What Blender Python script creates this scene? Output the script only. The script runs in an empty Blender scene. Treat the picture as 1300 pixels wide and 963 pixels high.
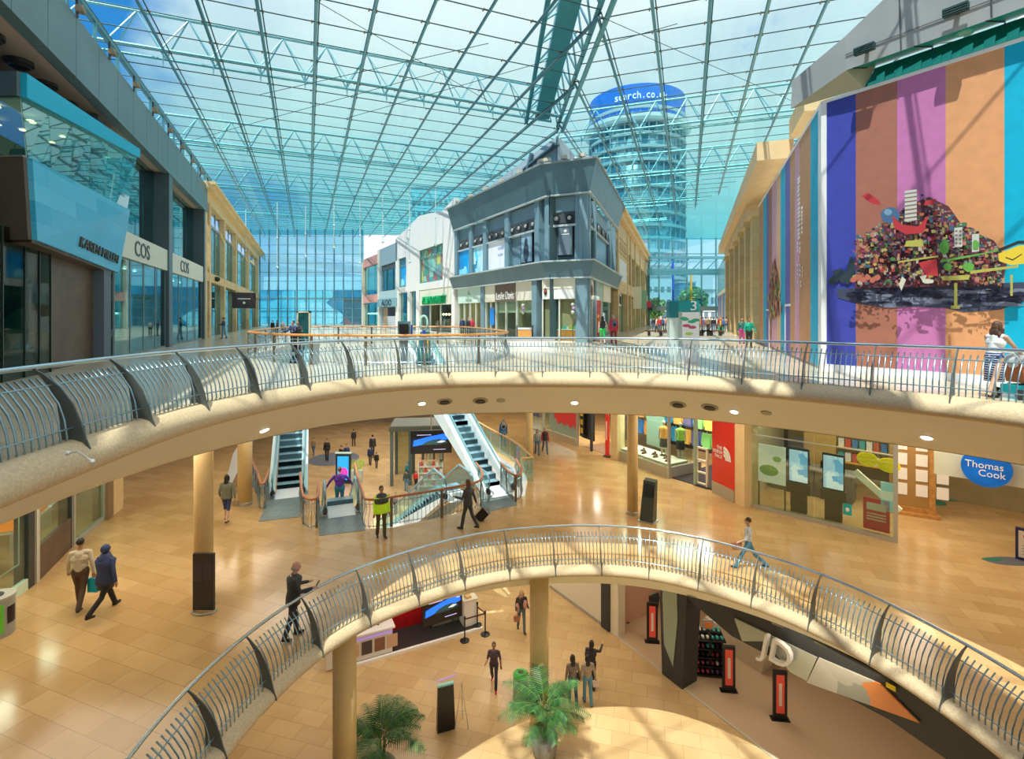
import bpy, bmesh, math, random
from math import sin, cos, pi, radians, atan2, hypot, sqrt
from mathutils import Vector, Matrix
R = random.Random(7)
SC = bpy.context.scene
COL = SC.collection
# ------------------------------------------------------------------ survey constants (metres)
F = 640.0            # focal length in pixels of the 1300 px wide frame
L1, L2, L3 = 0.0, 5.9, 11.8
E = 13.6             # eye height
HZ = 400.0

def FP(px, py, lev):
    y = (E - lev) * F / (py - HZ)
    return ((px - 650) / F * y, y)
def UP(px, py, y):
    return ((px - 650) / F * y, y, E + (HZ - py) / F * y)
def V(p, z=None):
    return Vector(p) if z is None else Vector((p[0], p[1], z))

# ------------------------------------------------------------------ materials
MATS = {}
def _new(name):
    m = bpy.data.materials.new(name); m.use_nodes = True
    nt = m.node_tree; b = nt.nodes['Principled BSDF']
    return m, nt, b
def P(name, col, rough=.5, metal=0.0, emit=0.0, ecol=None, noise=0.0, nscale=4.0, bump=0.0, spec=None):
    if name in MATS: return MATS[name]
    m, nt, b = _new(name)
    b.inputs['Base Color'].default_value = (*col, 1)
    b.inputs['Roughness'].default_value = rough
    b.inputs['Metallic'].default_value = metal
    if spec is not None: b.inputs['Specular IOR Level'].default_value = spec
    if emit:
        b.inputs['Emission Color'].default_value = (*(ecol or col), 1)
        b.inputs['Emission Strength'].default_value = emit
    tc = nt.nodes.new('ShaderNodeTexCoord'); no = nt.nodes.new('ShaderNodeTexNoise')
    no.inputs['Scale'].default_value = nscale; no.inputs['Detail'].default_value = 4
    nt.links.new(tc.outputs['Object'], no.inputs['Vector'])
    if noise:
        rp = nt.nodes.new('ShaderNodeValToRGB')
        rp.color_ramp.elements[0].position = .3; rp.color_ramp.elements[1].position = .7
        rp.color_ramp.elements[0].color = (*[c * (1 - noise) for c in col], 1)
        rp.color_ramp.elements[1].color = (*[min(1, c * (1 + noise)) for c in col], 1)
        nt.links.new(no.outputs['Fac'], rp.inputs['Fac'])
        nt.links.new(rp.outputs['Color'], b.inputs['Base Color'])
    if bump:
        bp = nt.nodes.new('ShaderNodeBump'); bp.inputs['Strength'].default_value = bump; bp.inputs['Distance'].default_value = .02
        nt.links.new(no.outputs['Fac'], bp.inputs['Height']); nt.links.new(bp.outputs['Normal'], b.inputs['Normal'])
    MATS[name] = m
    return m
def tiles(name, c1, c2, mortar, w, h, rough=.2, rot=0.0, msize=.008, swirl=.5, bump=0.0, swap=None):
    if name in MATS: return MATS[name]
    m, nt, b = _new(name)
    tc = nt.nodes.new('ShaderNodeTexCoord'); mp = nt.nodes.new('ShaderNodeMapping')
    mp.inputs['Rotation'].default_value = (0, 0, rot) if not swap else swap
    br = nt.nodes.new('ShaderNodeTexBrick')
    br.inputs['Color1'].default_value = (*c1, 1); br.inputs['Color2'].default_value = (*c2, 1); br.inputs['Mortar'].default_value = (*mortar, 1)
    br.inputs['Scale'].default_value = 1; br.inputs['Brick Width'].default_value = w; br.inputs['Row Height'].default_value = h
    br.inputs['Mortar Size'].default_value = msize; br.inputs['Mortar Smooth'].default_value = .1
    no = nt.nodes.new('ShaderNodeTexNoise'); no.inputs['Scale'].default_value = .9; no.inputs['Detail'].default_value = 5
    mx = nt.nodes.new('ShaderNodeMix'); mx.data_type = 'RGBA'; mx.blend_type = 'MULTIPLY'; mx.inputs[0].default_value = swirl
    rp = nt.nodes.new('ShaderNodeValToRGB'); rp.color_ramp.elements[0].position = .3; rp.color_ramp.elements[1].position = .7
    rp.color_ramp.elements[0].color = (.72, .68, .62, 1); rp.color_ramp.elements[1].color = (1.0, 1.0, 1.0, 1)
    nt.links.new(tc.outputs['Object'], mp.inputs['Vector']); nt.links.new(mp.outputs['Vector'], br.inputs['Vector'])
    nt.links.new(tc.outputs['Object'], no.inputs['Vector']); nt.links.new(no.outputs['Fac'], rp.inputs['Fac'])
    nt.links.new(br.outputs['Color'], mx.inputs[6]); nt.links.new(rp.outputs['Color'], mx.inputs[7])
    nt.links.new(mx.outputs[2], b.inputs['Base Color'])
    b.inputs['Roughness'].default_value = rough
    MATS[name] = m
    return m
def glass(name, tint, graze, refl=.08, rough=0.02, gcol=(.9, .97, 1), ior=1.5, base=0.0, bcol=(.3, .6, .65)):
    """thin architectural glass: tinted transparency that deepens with the path through the pane, plus a Fresnel reflection"""
    if name in MATS: return MATS[name]
    m = bpy.data.materials.new(name); m.use_nodes = True; nt = m.node_tree; nt.nodes.clear()
    N = nt.nodes.new; Lk = nt.links.new
    out = N('ShaderNodeOutputMaterial'); tr = N('ShaderNodeBsdfTransparent'); gl = N('ShaderNodeBsdfGlossy'); mx = N('ShaderNodeMixShader')
    gl.inputs['Roughness'].default_value = rough; gl.inputs['Color'].default_value = (*gcol, 1)
    lw = N('ShaderNodeLayerWeight'); lw.inputs['Blend'].default_value = .5
    rp = N('ShaderNodeValToRGB'); e = rp.color_ramp.elements
    e[0].position = .0; e[0].color = (*tint, 1); e[1].position = .95; e[1].color = (*graze, 1)
    mid = e.new(.5); mid.color = (*[t * .75 + g * .25 for t, g in zip(tint, graze)], 1); md2 = e.new(.73); md2.color = (*[t * .3 + g * .7 for t, g in zip(tint, graze)], 1)
    Lk(lw.outputs['Facing'], rp.inputs['Fac']); Lk(rp.outputs['Color'], tr.inputs['Color'])
    pw = N('ShaderNodeMath'); pw.operation = 'POWER'; pw.inputs[1].default_value = 4.0
    ad = N('ShaderNodeMath'); ad.operation = 'MULTIPLY_ADD'; ad.use_clamp = True; ad.inputs[1].default_value = (ior - 1) * 1.2; ad.inputs[2].default_value = refl
    Lk(lw.outputs['Facing'], pw.inputs[0]); Lk(pw.outputs[0], ad.inputs[0]); Lk(ad.outputs[0], mx.inputs['Fac'])
    Lk(tr.outputs[0], mx.inputs[1]); Lk(gl.outputs[0], mx.inputs[2])
    if base:
        df = N('ShaderNodeBsdfDiffuse'); df.inputs['Color'].default_value = (*bcol, 1)
        m2 = N('ShaderNodeMixShader'); m2.inputs['Fac'].default_value = base
        Lk(mx.outputs[0], m2.inputs[1]); Lk(df.outputs[0], m2.inputs[2]); Lk(m2.outputs[0], out.inputs['Surface'])
    else:
        Lk(mx.outputs[0], out.inputs['Surface'])
    MATS[name] = m
    return m
def patchwork(name, cols, scale=(1, 1, 1), rough=.3, emit=0.0, metal=0.0, rnd=1.0, smooth=False):
    """irregular coloured cells (reflections, displays, far facades)"""
    if name in MATS: return MATS[name]
    m, nt, b = _new(name); N = nt.nodes.new; Lk = nt.links.new
    tc = N('ShaderNodeTexCoord'); mp = N('ShaderNodeMapping'); mp.inputs['Scale'].default_value = scale
    vo = N('ShaderNodeTexVoronoi'); vo.inputs['Scale'].default_value = 1; vo.distance = 'CHEBYCHEV'; vo.inputs['Randomness'].default_value = rnd
    sp = N('ShaderNodeSeparateColor'); rp = N('ShaderNodeValToRGB'); rp.color_ramp.interpolation = 'LINEAR' if smooth else 'CONSTANT'
    e = rp.color_ramp.elements; n = len(cols)
    e[0].position = 0; e[0].color = (*cols[0], 1); e[1].position = 1 / n; e[1].color = (*cols[1], 1)
    for i in range(2, n): x = e.new(i / n); x.color = (*cols[i], 1)
    Lk(tc.outputs['Object'], mp.inputs['Vector']); Lk(mp.outputs['Vector'], vo.inputs['Vector'])
    Lk(vo.outputs['Color'], sp.inputs['Color']); Lk(sp.outputs[0], rp.inputs['Fac']); Lk(rp.outputs['Color'], b.inputs['Base Color'])
    b.inputs['Roughness'].default_value = rough; b.inputs['Metallic'].default_value = metal
    if emit:
        Lk(rp.outputs['Color'], b.inputs['Emission Color']); b.inputs['Emission Strength'].default_value = emit
    MATS[name] = m
    return m

# palette
STEEL = P('brushed steel', (.32, .47, .55), .28, .75)
RAILTOP = P('polished handrail steel', (.55, .66, .74), .2, .9)
FIN = P('dark steel fin', (.13, .15, .15), .4, .4)
DARK = P('dark grey cladding', (.085, .125, .15), .35, noise=.12, nscale=.6)
CHAR = P('charcoal metal', (.03, .035, .04), .4)
BLACK = P('black plastic', (.012, .012, .014), .35)
WHITE = P('white painted render', (.9, .9, .9), .5)
CREAM = P('cream render', (.80, .76, .62), .55)
SOFF = P('off white soffit paint', (.88, .87, .80), .6)
NOSE = P('honed stone nosing', (.68, .52, .32), .6, noise=.13, nscale=26, bump=.25)
STONE = tiles('yellow sandstone blocks', (.80, .60, .33), (.72, .53, .28), (.5, .36, .2), 1.2, .6, .7, swap=(radians(90), 0, 0))
STONEP = P('yellow sandstone', (.80, .60, .32), .7, noise=.08, nscale=2)
FLOOR = tiles('polished amber stone paving', (.68, .46, .22), (.58, .37, .16), (.42, .27, .12), 1.0, .5, .15, rot=radians(20), msize=.006)
FLOOR3 = tiles('pale limestone paving', (.78, .68, .52), (.70, .60, .44), (.42, .36, .28), 1.2, .6, .2, rot=radians(20), msize=.006)
FLOOR1 = tiles('warm tan stone paving', (.68, .48, .25), (.58, .39, .19), (.42, .28, .14), 1.1, .6, .25, rot=radians(15), msize=.007)
WOOD = P('orange varnished wood', (.72, .30, .08), .3, noise=.2, nscale=9)
BRASS = P('dark wood trim', (.25, .12, .05), .4)
TEALM = P('teal painted steel', (.10, .33, .40), .35, .4)
ROOFM = P('roof tube steel', (.12, .30, .36), .3, .5)
ROOFD = P('dark roof cable', (.04, .10, .11), .4, .3)
TRUSSM = P('pale blue truss steel', (.42, .68, .75), .35, .2)
GROOF = glass('roof glass', (.92, .99, .985), (.02, .50, .55), refl=.015, ior=1.22, gcol=(.45, .85, .92), base=.012, bcol=(.45, .85, .9))
GSHOP = glass('shopfront glass', (.62, .86, .84), (.3, .6, .6), refl=.16, ior=1.5, gcol=(.75, .97, 1))
GSHOPD = glass('dark shopfront glass', (.70, .74, .64), (.4, .48, .42), refl=.015, ior=1.25)
GCLEAR = glass('clear glass', (.93, .98, .96), (.6, .85, .82), refl=.03)
GBAL = glass('balustrade glass', (.78, .95, .93), (.4, .8, .8), refl=.08, base=.12, bcol=(.6, .9, .9))
GFAR = glass('curtain wall glass', (.62, .88, .95), (.3, .7, .8), refl=.12, base=.06, bcol=(.3, .7, .85))
GOFF = P('office tower glass', (.05, .25, .36), .12, .55)
SKIN = P('skin', (.62, .38, .27), .55)
SKIND = P('tanned skin', (.42, .23, .14), .55)
LAMP = P('lit lamp disc', (1, .95, .85), .4, emit=9.0, ecol=(1, .93, .8))
LAMPW = P('warm lamp', (1, .7, .35), .4, emit=8.0, ecol=(1, .62, .3))
def C(name, r, g, b, rough=.6, **k): return P(name, (r, g, b), rough, **k)

# ------------------------------------------------------------------ mesh builder
class MB:
    def __init__(s): s.v = []; s.f = []; s.m = []; s.T = None
    def add(s, vs, fs, mi=0):
        o = len(s.v)
        s.v += [tuple(s.T @ Vector(v)) if s.T else tuple(v) for v in vs]
        s.f += [tuple(i + o for i in f) for f in fs]; s.m += [mi] * len(fs)
    def box(s, x0, x1, y0, y1, z0, z1, mi=0):
        if x0 > x1: x0, x1 = x1, x0
        if y0 > y1: y0, y1 = y1, y0
        if z0 > z1: z0, z1 = z1, z0
        s.add([(x0, y0, z0), (x1, y0, z0), (x1, y1, z0), (x0, y1, z0), (x0, y0, z1), (x1, y0, z1), (x1, y1, z1), (x0, y1, z1)],
              [(0, 3, 2, 1), (4, 5, 6, 7), (0, 1, 5, 4), (1, 2, 6, 5), (2, 3, 7, 6), (3, 0, 4, 7)], mi)
        return s
    def hexa(s, p8, mi=0):
        s.add(p8, [(0, 3, 2, 1), (4, 5, 6, 7), (0, 1, 5, 4), (1, 2, 6, 5), (2, 3, 7, 6), (3, 0, 4, 7)], mi); return s
    def slab(s, a, b, c, d, th, mi=0):
        """a quad a,b,c,d given a thickness along its normal"""
        a, b, c, d = map(Vector, (a, b, c, d)); n = (b - a).cross(d - a).normalized() * th
        s.hexa([a, b, c, d, a + n, b + n, c + n, d + n], mi); return s
    def prism(s, poly, z0, z1, mi=0):
        n = len(poly)
        s.add([(p[0], p[1], z0) for p in poly] + [(p[0], p[1], z1) for p in poly],
              [tuple(range(n - 1, -1, -1)), tuple(range(n, 2 * n))] + [(i, (i + 1) % n, n + (i + 1) % n, n + i) for i in range(n)], mi)
        return s
    def yprism(s, poly, y0, y1, mi=0):
        """polygon in x,z extruded along y"""
        n = len(poly)
        s.add([(p[0], y0, p[1]) for p in poly] + [(p[0], y1, p[1]) for p in poly],
              [tuple(range(n)), tuple(range(2 * n - 1, n - 1, -1))] + [(i, n + i, n + (i + 1) % n, (i + 1) % n) for i in range(n)], mi)
        return s
    def tube(s, pts, r, n=6, mi=0, closed=False):
        pts = [Vector(p) for p in pts]; k = len(pts); rs = r if isinstance(r, (list, tuple)) else [r] * k
        vs = []
        for i, p in enumerate(pts):
            if closed: d = pts[(i + 1) % k] - pts[i - 1]
            else: d = pts[min(i + 1, k - 1)] - pts[max(i - 1, 0)]
            d.normalize(); up = Vector((0, 0, 1)) if abs(d.z) < .95 else Vector((1, 0, 0))
            a = d.cross(up).normalized(); b = a.cross(d)
            vs += [p + a * cos(2 * pi * j / n) * rs[i] + b * sin(2 * pi * j / n) * rs[i] for j in range(n)]
        fs = []
        for i in range(k if closed else k - 1):
            q = (i + 1) % k
            fs += [(i * n + j, i * n + (j + 1) % n, q * n + (j + 1) % n, q * n + j) for j in range(n)]
        if not closed: fs += [tuple(range(n - 1, -1, -1)), tuple(range((k - 1) * n, k * n))]
        s.add(vs, fs, mi); return s
    def bar(s, a, b, w, h=None, mi=0):
        a, b = Vector(a), Vector(b); h = h or w; d = (b - a).normalized()
        up = Vector((0, 0, 1)) if abs(d.z) < .95 else Vector((0, 1, 0))
        x = d.cross(up).normalized() * w / 2; y = x.cross(d).normalized() * h / 2
        s.hexa([a - x - y, a + x - y, a + x + y, a - x + y, b - x - y, b + x - y, b + x + y, b - x + y], mi); return s
    def lathe(s, prof, n=20, c=(0, 0, 0), mi=0):
        vs = []; k = len(prof)
        for r, z in prof: vs += [(c[0] + r * cos(2 * pi * j / n), c[1] + r * sin(2 * pi * j / n), c[2] + z) for j in range(n)]
        fs = []
        for i in range(k - 1): fs += [(i * n + j, i * n + (j + 1) % n, (i + 1) * n + (j + 1) % n, (i + 1) * n + j) for j in range(n)]
        fs += [tuple(range(n - 1, -1, -1)), tuple(range((k - 1) * n, k * n))]
        s.add(vs, fs, mi); return s
    def ell(s, c, r, n=12, mi=0, rot=None):
        if not isinstance(r, (tuple, list)): r = (r, r, r)
        vs = []; h = max(4, n // 2)
        for i in range(h + 1):
            t = pi * i / h; rr = max(sin(t), .02)
            for j in range(n):
                v = Vector((r[0] * rr * cos(2 * pi * j / n), r[1] * rr * sin(2 * pi * j / n), -r[2] * cos(t)))
                if rot: v = rot @ v
                vs.append(v + Vector(c))
        fs = []
        for i in range(h): fs += [(i * n + j, i * n + (j + 1) % n, (i + 1) * n + (j + 1) % n, (i + 1) * n + j) for j in range(n)]
        fs += [tuple(range(n - 1, -1, -1)), tuple(range(h * n, h * n + n))]
        s.add(vs, fs, mi); return s
    def cap(s, a, b, r0, r1, n=10, mi=0):
        a, b = Vector(a), Vector(b); d = (b - a)
        if d.length < 1e-6: return s.ell(a, r0, n, mi)
        d.normalize(); pts = []; rs = []
        for t in (-.95, -.7, -.35): pts.append(a + d * r0 * t); rs.append(r0 * sqrt(1 - t * t))
        pts += [a, b]; rs += [r0, r1]
        for t in (.35, .7, .95): pts.append(b + d * r1 * t); rs.append(r1 * sqrt(1 - t * t))
        return s.tube(pts, rs, n, mi)
    def mesh(s, name, mats, smooth=False):
        me = bpy.data.meshes.new(name); me.from_pydata(s.v, [], s.f)
        if not isinstance(mats, (list, tuple)): mats = [mats]
        for m in mats: me.materials.append(m)
        me.polygons.foreach_set('material_index', s.m)
        if smooth: me.polygons.foreach_set('use_smooth', [True] * len(me.polygons))
        me.update(); return me
    def build(s, name, mats, parent=None, smooth=False):
        o = bpy.data.objects.new(name, s.mesh(name, mats, smooth)); COL.objects.link(o)
        if parent: o.parent = parent
        return o
def rebase(o, loc):
    """move a world-space mesh object's origin to loc"""
    loc = Vector(loc); o.data.transform(Matrix.Translation(-loc)); o.location = loc; return o
def tag(o, label=None, cat=None, group=None, kind=None):
    if label: o['label'] = label
    if cat: o['category'] = cat
    if group: o['group'] = group
    if kind: o['kind'] = kind
    return o
def thing(name, label, cat, loc=(0, 0, 0), rz=0.0, group=None, kind=None):
    o = bpy.data.objects.new(name, None); COL.objects.link(o); o.empty_display_size = .2
    o.location = loc; o.rotation_euler = (0, 0, rz)
    return tag(o, label, cat, group, kind)
def inst(name, mesh, parent=None, loc=(0, 0, 0), rz=0.0):
    o = bpy.data.objects.new(name, mesh); COL.objects.link(o); o.location = loc; o.rotation_euler = (0, 0, rz)
    if parent: o.parent = parent
    return o
def copy_tree(o, loc=None, rz=None, parent=None, label=None, kids=None):
    c = o.copy(); COL.objects.link(c); c.parent = parent
    if loc is not None: c.location = loc
    if rz is not None: c.rotation_euler = (0, 0, rz)
    if label: c['label'] = label
    for ch in list(o.children): copy_tree(ch, parent=c)
    return c
def Bx(name, mat, parent, *b):
    m = MB()
    for q in b: m.box(*q)
    return m.build(name, mat, parent)
def text(s, width, mat, parent, loc, rx=pi / 2, rz=0.0, height=None, depth=.02, name='lettering', shear=0, rot=None):
    cu = bpy.data.curves.new('t', 'FONT'); cu.body = s; cu.size = 1; cu.extrude = .5; cu.align_x = 'CENTER'; cu.align_y = 'CENTER'; cu.shear = shear
    cu.resolution_u = 3
    ob = bpy.data.objects.new('t', cu); COL.objects.link(ob)
    dg = bpy.context.evaluated_depsgraph_get(); dg.update()
    me = bpy.data.meshes.new_from_object(ob.evaluated_get(dg)); COL.objects.unlink(ob); bpy.data.objects.remove(ob)
    xs = [v.co.x for v in me.vertices]; ys = [v.co.y for v in me.vertices]
    w = max(xs) - min(xs); h = max(ys) - min(ys); k = width / w; kh = height / h if height else k
    cx = (max(xs) + min(xs)) / 2; cy = (max(ys) + min(ys)) / 2
    for v in me.vertices: v.co = ((v.co.x - cx) * k, (v.co.y - cy) * kh, v.co.z * depth)
    me.materials.clear(); me.materials.append(mat); me.name = name
    o = bpy.data.objects.new(name, me); COL.objects.link(o); o.parent = parent; o.location = loc
    o.rotation_euler = rot or (rx, 0, rz)
    return o

class W:
    """a wall line on plan, p0 -> p1 left to right as seen; local x along it, local y into the building, z from level zf"""
    def __init__(s, p0, p1, zf):
        s.p0 = Vector(p0); s.p1 = Vector(p1); s.zf = zf; d = s.p1 - s.p0; s.len = d.length; s.u = d.normalized()
        s.ang = atan2(s.u.y, s.u.x); s.n = Vector((-s.u.y, s.u.x))
    def t(s, px, off=0.0):
        k = (px - 650) / F; p = s.p0 + s.n * off
        # p.x+u.x t = k (p.y+u.y t)
        return (k * p.y - p.x) / (s.u.x - k * s.u.y)
    def z(s, px, py, off=0.0):
        t = s.t(px, off); y = s.p0.y + s.n.y * off + s.u.y * t
        return E + (HZ - py) / F * y - s.zf
    def root(s, name, label, cat, t0=0.0, **k):
        p = s.p0 + s.u * t0
        return thing(name, label, cat, (p.x, p.y, s.zf), s.ang, **k)
    def P(s, t, y=0.0):
        q = s.p0 + s.u * t + s.n * y; return (q.x, q.y)
def area(loc, size, power, col, rot=(0, 0, 0), sy=None):
    l = bpy.data.lights.new('ceiling_fill', 'AREA'); l.energy = power; l.color = col; l.size = size
    if sy: l.shape = 'RECTANGLE'; l.size_y = sy
    o = bpy.data.objects.new('ceiling_fill', l); COL.objects.link(o); o.location = loc; o.rotation_euler = rot; return o
# ================================================================== camera, sky, sun
cam = bpy.data.cameras.new('camera'); co = bpy.data.objects.new('camera', cam); COL.objects.link(co); SC.camera = co
cam.sensor_fit = 'HORIZONTAL'; cam.sensor_width = 36; cam.lens = 36 * F / 1300
cam.shift_y = -(481.5 - HZ) / 1300; cam.clip_start = .05; cam.clip_end = 2000
co.location = (0, 0, E); co.rotation_euler = (pi / 2, 0, 0)
wd = bpy.data.worlds.new('sky'); SC.world = wd; wd.use_nodes = True
nt = wd.node_tree; nt.nodes.clear(); N = nt.nodes.new; Lk = nt.links.new
o_ = N('ShaderNodeOutputWorld'); bg = N('ShaderNodeBackground'); tc = N('ShaderNodeTexCoord'); mp = N('ShaderNodeMapping')
mp.inputs['Scale'].default_value = (1, 1, 1.6); mp.inputs['Location'].default_value = (.35, .1, .2)
no = N('ShaderNodeTexNoise'); no.inputs['Scale'].default_value = 2.3; no.inputs['Detail'].default_value = 9; no.inputs['Roughness'].default_value = .52; no.inputs['Distortion'].default_value = .35
rp = N('ShaderNodeValToRGB'); rp.color_ramp.elements[0].position = .44; rp.color_ramp.elements[1].position = .56
# more open blue towards the upper left (direction -x), cloudier to the right
sx = N('ShaderNodeSeparateXYZ'); mr = N('ShaderNodeMapRange'); mr.inputs['From Min'].default_value = -.62; mr.inputs['From Max'].default_value = -.25
mr.inputs['To Min'].default_value = -.15; mr.inputs['To Max'].default_value = .20
ad = N('ShaderNodeMath'); ad.operation = 'ADD'
sky = N('ShaderNodeValToRGB'); e = sky.color_ramp.elements
e[0].position = .0; e[0].color = (.42, .66, .88, 1); e[1].position = .75; e[1].color = (.02, .17, .62, 1); x = e.new(.35); x.color = (.06, .33, .80, 1)
cl = N('ShaderNodeValToRGB'); cl.color_ramp.elements[0].color = (.70, .78, .92, 1); cl.color_ramp.elements[0].position = .5; cl.color_ramp.elements[1].color = (1, 1, 1, 1); cl.color_ramp.elements[1].position = .68
mx = N('ShaderNodeMix'); mx.data_type = 'RGBA'
Lk(tc.outputs['Generated'], mp.inputs['Vector']); Lk(mp.outputs[0], no.inputs['Vector']); Lk(tc.outputs['Generated'], sx.inputs[0])
Lk(sx.outputs['X'], mr.inputs['Value']); Lk(no.outputs['Fac'], ad.inputs[0]); Lk(mr.outputs[0], ad.inputs[1])
Lk(ad.outputs[0], rp.inputs['Fac']); Lk(sx.outputs['Z'], sky.inputs['Fac']); Lk(ad.outputs[0], cl.inputs['Fac'])
Lk(rp.outputs['Color'], mx.inputs[0]); Lk(sky.outputs['Color'], mx.inputs[6]); Lk(cl.outputs['Color'], mx.inputs[7])
Lk(mx.outputs[2], bg.inputs['Color']); bg.inputs['Strength'].default_value = 1.15; Lk(bg.outputs[0], o_.inputs['Surface'])
sl = bpy.data.lights.new('sun', 'SUN'); sl.energy = 5.5; sl.angle = .01; sl.color = (1, .95, .86)
so = bpy.data.objects.new('sun', sl); COL.objects.link(so)
so.rotation_euler = Vector((1.4, 2.4, -5.8)).to_track_quat('-Z', 'Y').to_euler()
SC.view_settings.view_transform = 'Standard'; SC.view_settings.look = 'None'; SC.view_settings.exposure = 0.0
SC.cycles.max_bounces = 9; SC.cycles.transparent_max_bounces = 24; SC.cycles.diffuse_bounces = 4; SC.cycles.glossy_bounces = 4
SC.cycles.use_denoising = True; SC.cycles.sample_clamp_indirect = 8; SC.cycles.caustics_reflective = False; SC.cycles.caustics_refractive = False

# ================================================================== the two ring openings
def resample(pts, step, closed=True):
    n = len(pts); out = []
    def cr(a, b, c, d, t):
        return .5 * ((2 * b) + (-a + c) * t + (2 * a - 5 * b + 4 * c - d) * t * t + (-a + 3 * b - 3 * c + d) * t ** 3)
    P_ = [Vector(p) for p in pts]; dense = []
    rng = range(n) if closed else range(n - 1)
    for i in rng:
        a = P_[(i - 1) % n] if closed or i else P_[0]; b = P_[i]; c = P_[(i + 1) % n]; d = P_[(i + 2) % n] if closed or i < n - 2 else P_[n - 1]
        for k in range(24): dense.append(cr(a, b, c, d, k / 24))
    if closed: dense.append(dense[0])
    else: dense.append(P_[-1])
    L = [0]
    for i in range(1, len(dense)): L.append(L[-1] + (dense[i] - dense[i - 1]).length)
    m = max(2, round(L[-1] / step)); j = 0
    for i in range(m if closed else m + 1):
        s = L[-1] * i / m
        while j < len(L) - 2 and L[j + 1] < s: j += 1
        t = (s - L[j]) / max(1e-9, L[j + 1] - L[j]); out.append(dense[j].lerp(dense[j + 1], t))
    return out
def smooth(pts, it=3):
    for _ in range(it): pts = [(pts[i - 1] + pts[i] * 2 + pts[(i + 1) % len(pts)]) / 4 for i in range(len(pts))]
    return pts
px3 = [(43, 466), (143, 454), (199, 447.9), (300, 440), (377, 435.3), (460, 431.3), (560, 429.2), (690, 428.8), (830, 429.6), (909, 431.4), (1000, 433.8), (1154, 439), (1300, 444.6)]
px2 = [(235, 874), (312, 804), (379, 757), (443, 723), (500, 705), (600, 677), (700, 667), (790, 667), (850, 674), (950, 697), (1050, 730), (1150, 775), (1250, 830), (1300, 858)]
R3 = [((x - 650) / F * (.7 * F / (y - HZ)), .7 * F / (y - HZ)) for x, y in px3] + [(10.9, 7.4), (10.3, 4.8), (8.4, 2.4), (5.5, .95), (2.5, .5), (0, .45), (-2.5, .72), (-4.8, 1.9), (-6.1, 4.2)]
R2 = [((x - 650) / F * (6.6 * F / (y - HZ)), 6.6 * F / (y - HZ)) for x, y in px2] + [(9.3, 7), (8.5, 4.5), (5.8, 1.9), (1.9, 1.0), (-2, 1.9), (-4.7, 4.2), (-5.7, 7)]
def ring(pts):
    q = resample(smooth(resample(pts, .35), 14), .2)
    cen = sum(q, Vector((0, 0))) / len(q)
    return q
def normals(q):
    n = len(q); out = []
    for i in range(n):
        d = q[(i + 1) % n] - q[i - 1]; d.normalize(); out.append(Vector((d.y, -d.x)))
    c = sum(q, Vector((0, 0))) / n
    if (c - q[0]).dot(out[0]) < 0: out = [-v for v in out]
    return out
LEAN = .5
def base_of(q):
    return resample([p + m * LEAN for p, m in zip(q, normals(q))][::2], .2)
T3 = ring(R3); T2 = ring(R2); B3 = base_of(T3); B2 = base_of(T2)

def sweep(name, q, prof, z, mat, parent=None, sm=True):
    nn = normals(q); n = len(q); k = len(prof); m = MB()
    m.add([(p.x + v.x * o, p.y + v.y * o, z + h) for p, v in zip(q, nn) for o, h in prof],
          [(i * k + j, i * k + j + 1, ((i + 1) % n) * k + j + 1, ((i + 1) % n) * k + j) for i in range(n) for j in range(k - 1)])
    return m.build(name, mat, parent, smooth=sm)
NOSEP = [(-.3, .0), (-.26, .07), (-.12, .12), (0, .12), (.12, .08), (.22, -.02), (.29, -.14), (.27, -.26), (.2, -.32), (.12, -.33)]
SOFP = [(.13, -.32), (.05, -.37), (-.6, -.72), (-1.3, -1.13), (-1.9, -1.45), (-2.15, -1.52)]
NOSE2 = [(-.3, .0), (-.26, .07), (-.12, .12), (0, .12), (.10, .09), (.18, .03), (.22, -.05), (.20, -.13), (.14, -.17), (.08, -.18)]
SOF2 = [(.09, -.17), (.02, -.21), (-.5, -.45), (-1.3, -.95), (-1.9, -1.45), (-2.15, -1.52)]
for lev, q, i in ((L3, B3, 1), (L2, B2, 2)):
    t = tag(sweep('trim_%d' % i, q, NOSEP if i == 1 else NOSE2, lev, NOSE), 'rounded honed stone edge of the %s ring opening' % ('upper' if i == 1 else 'lower'), 'edge', kind='structure')
    sweep('soffit', q, SOFP if i == 1 else SOF2, lev, SOFF, t)

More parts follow.
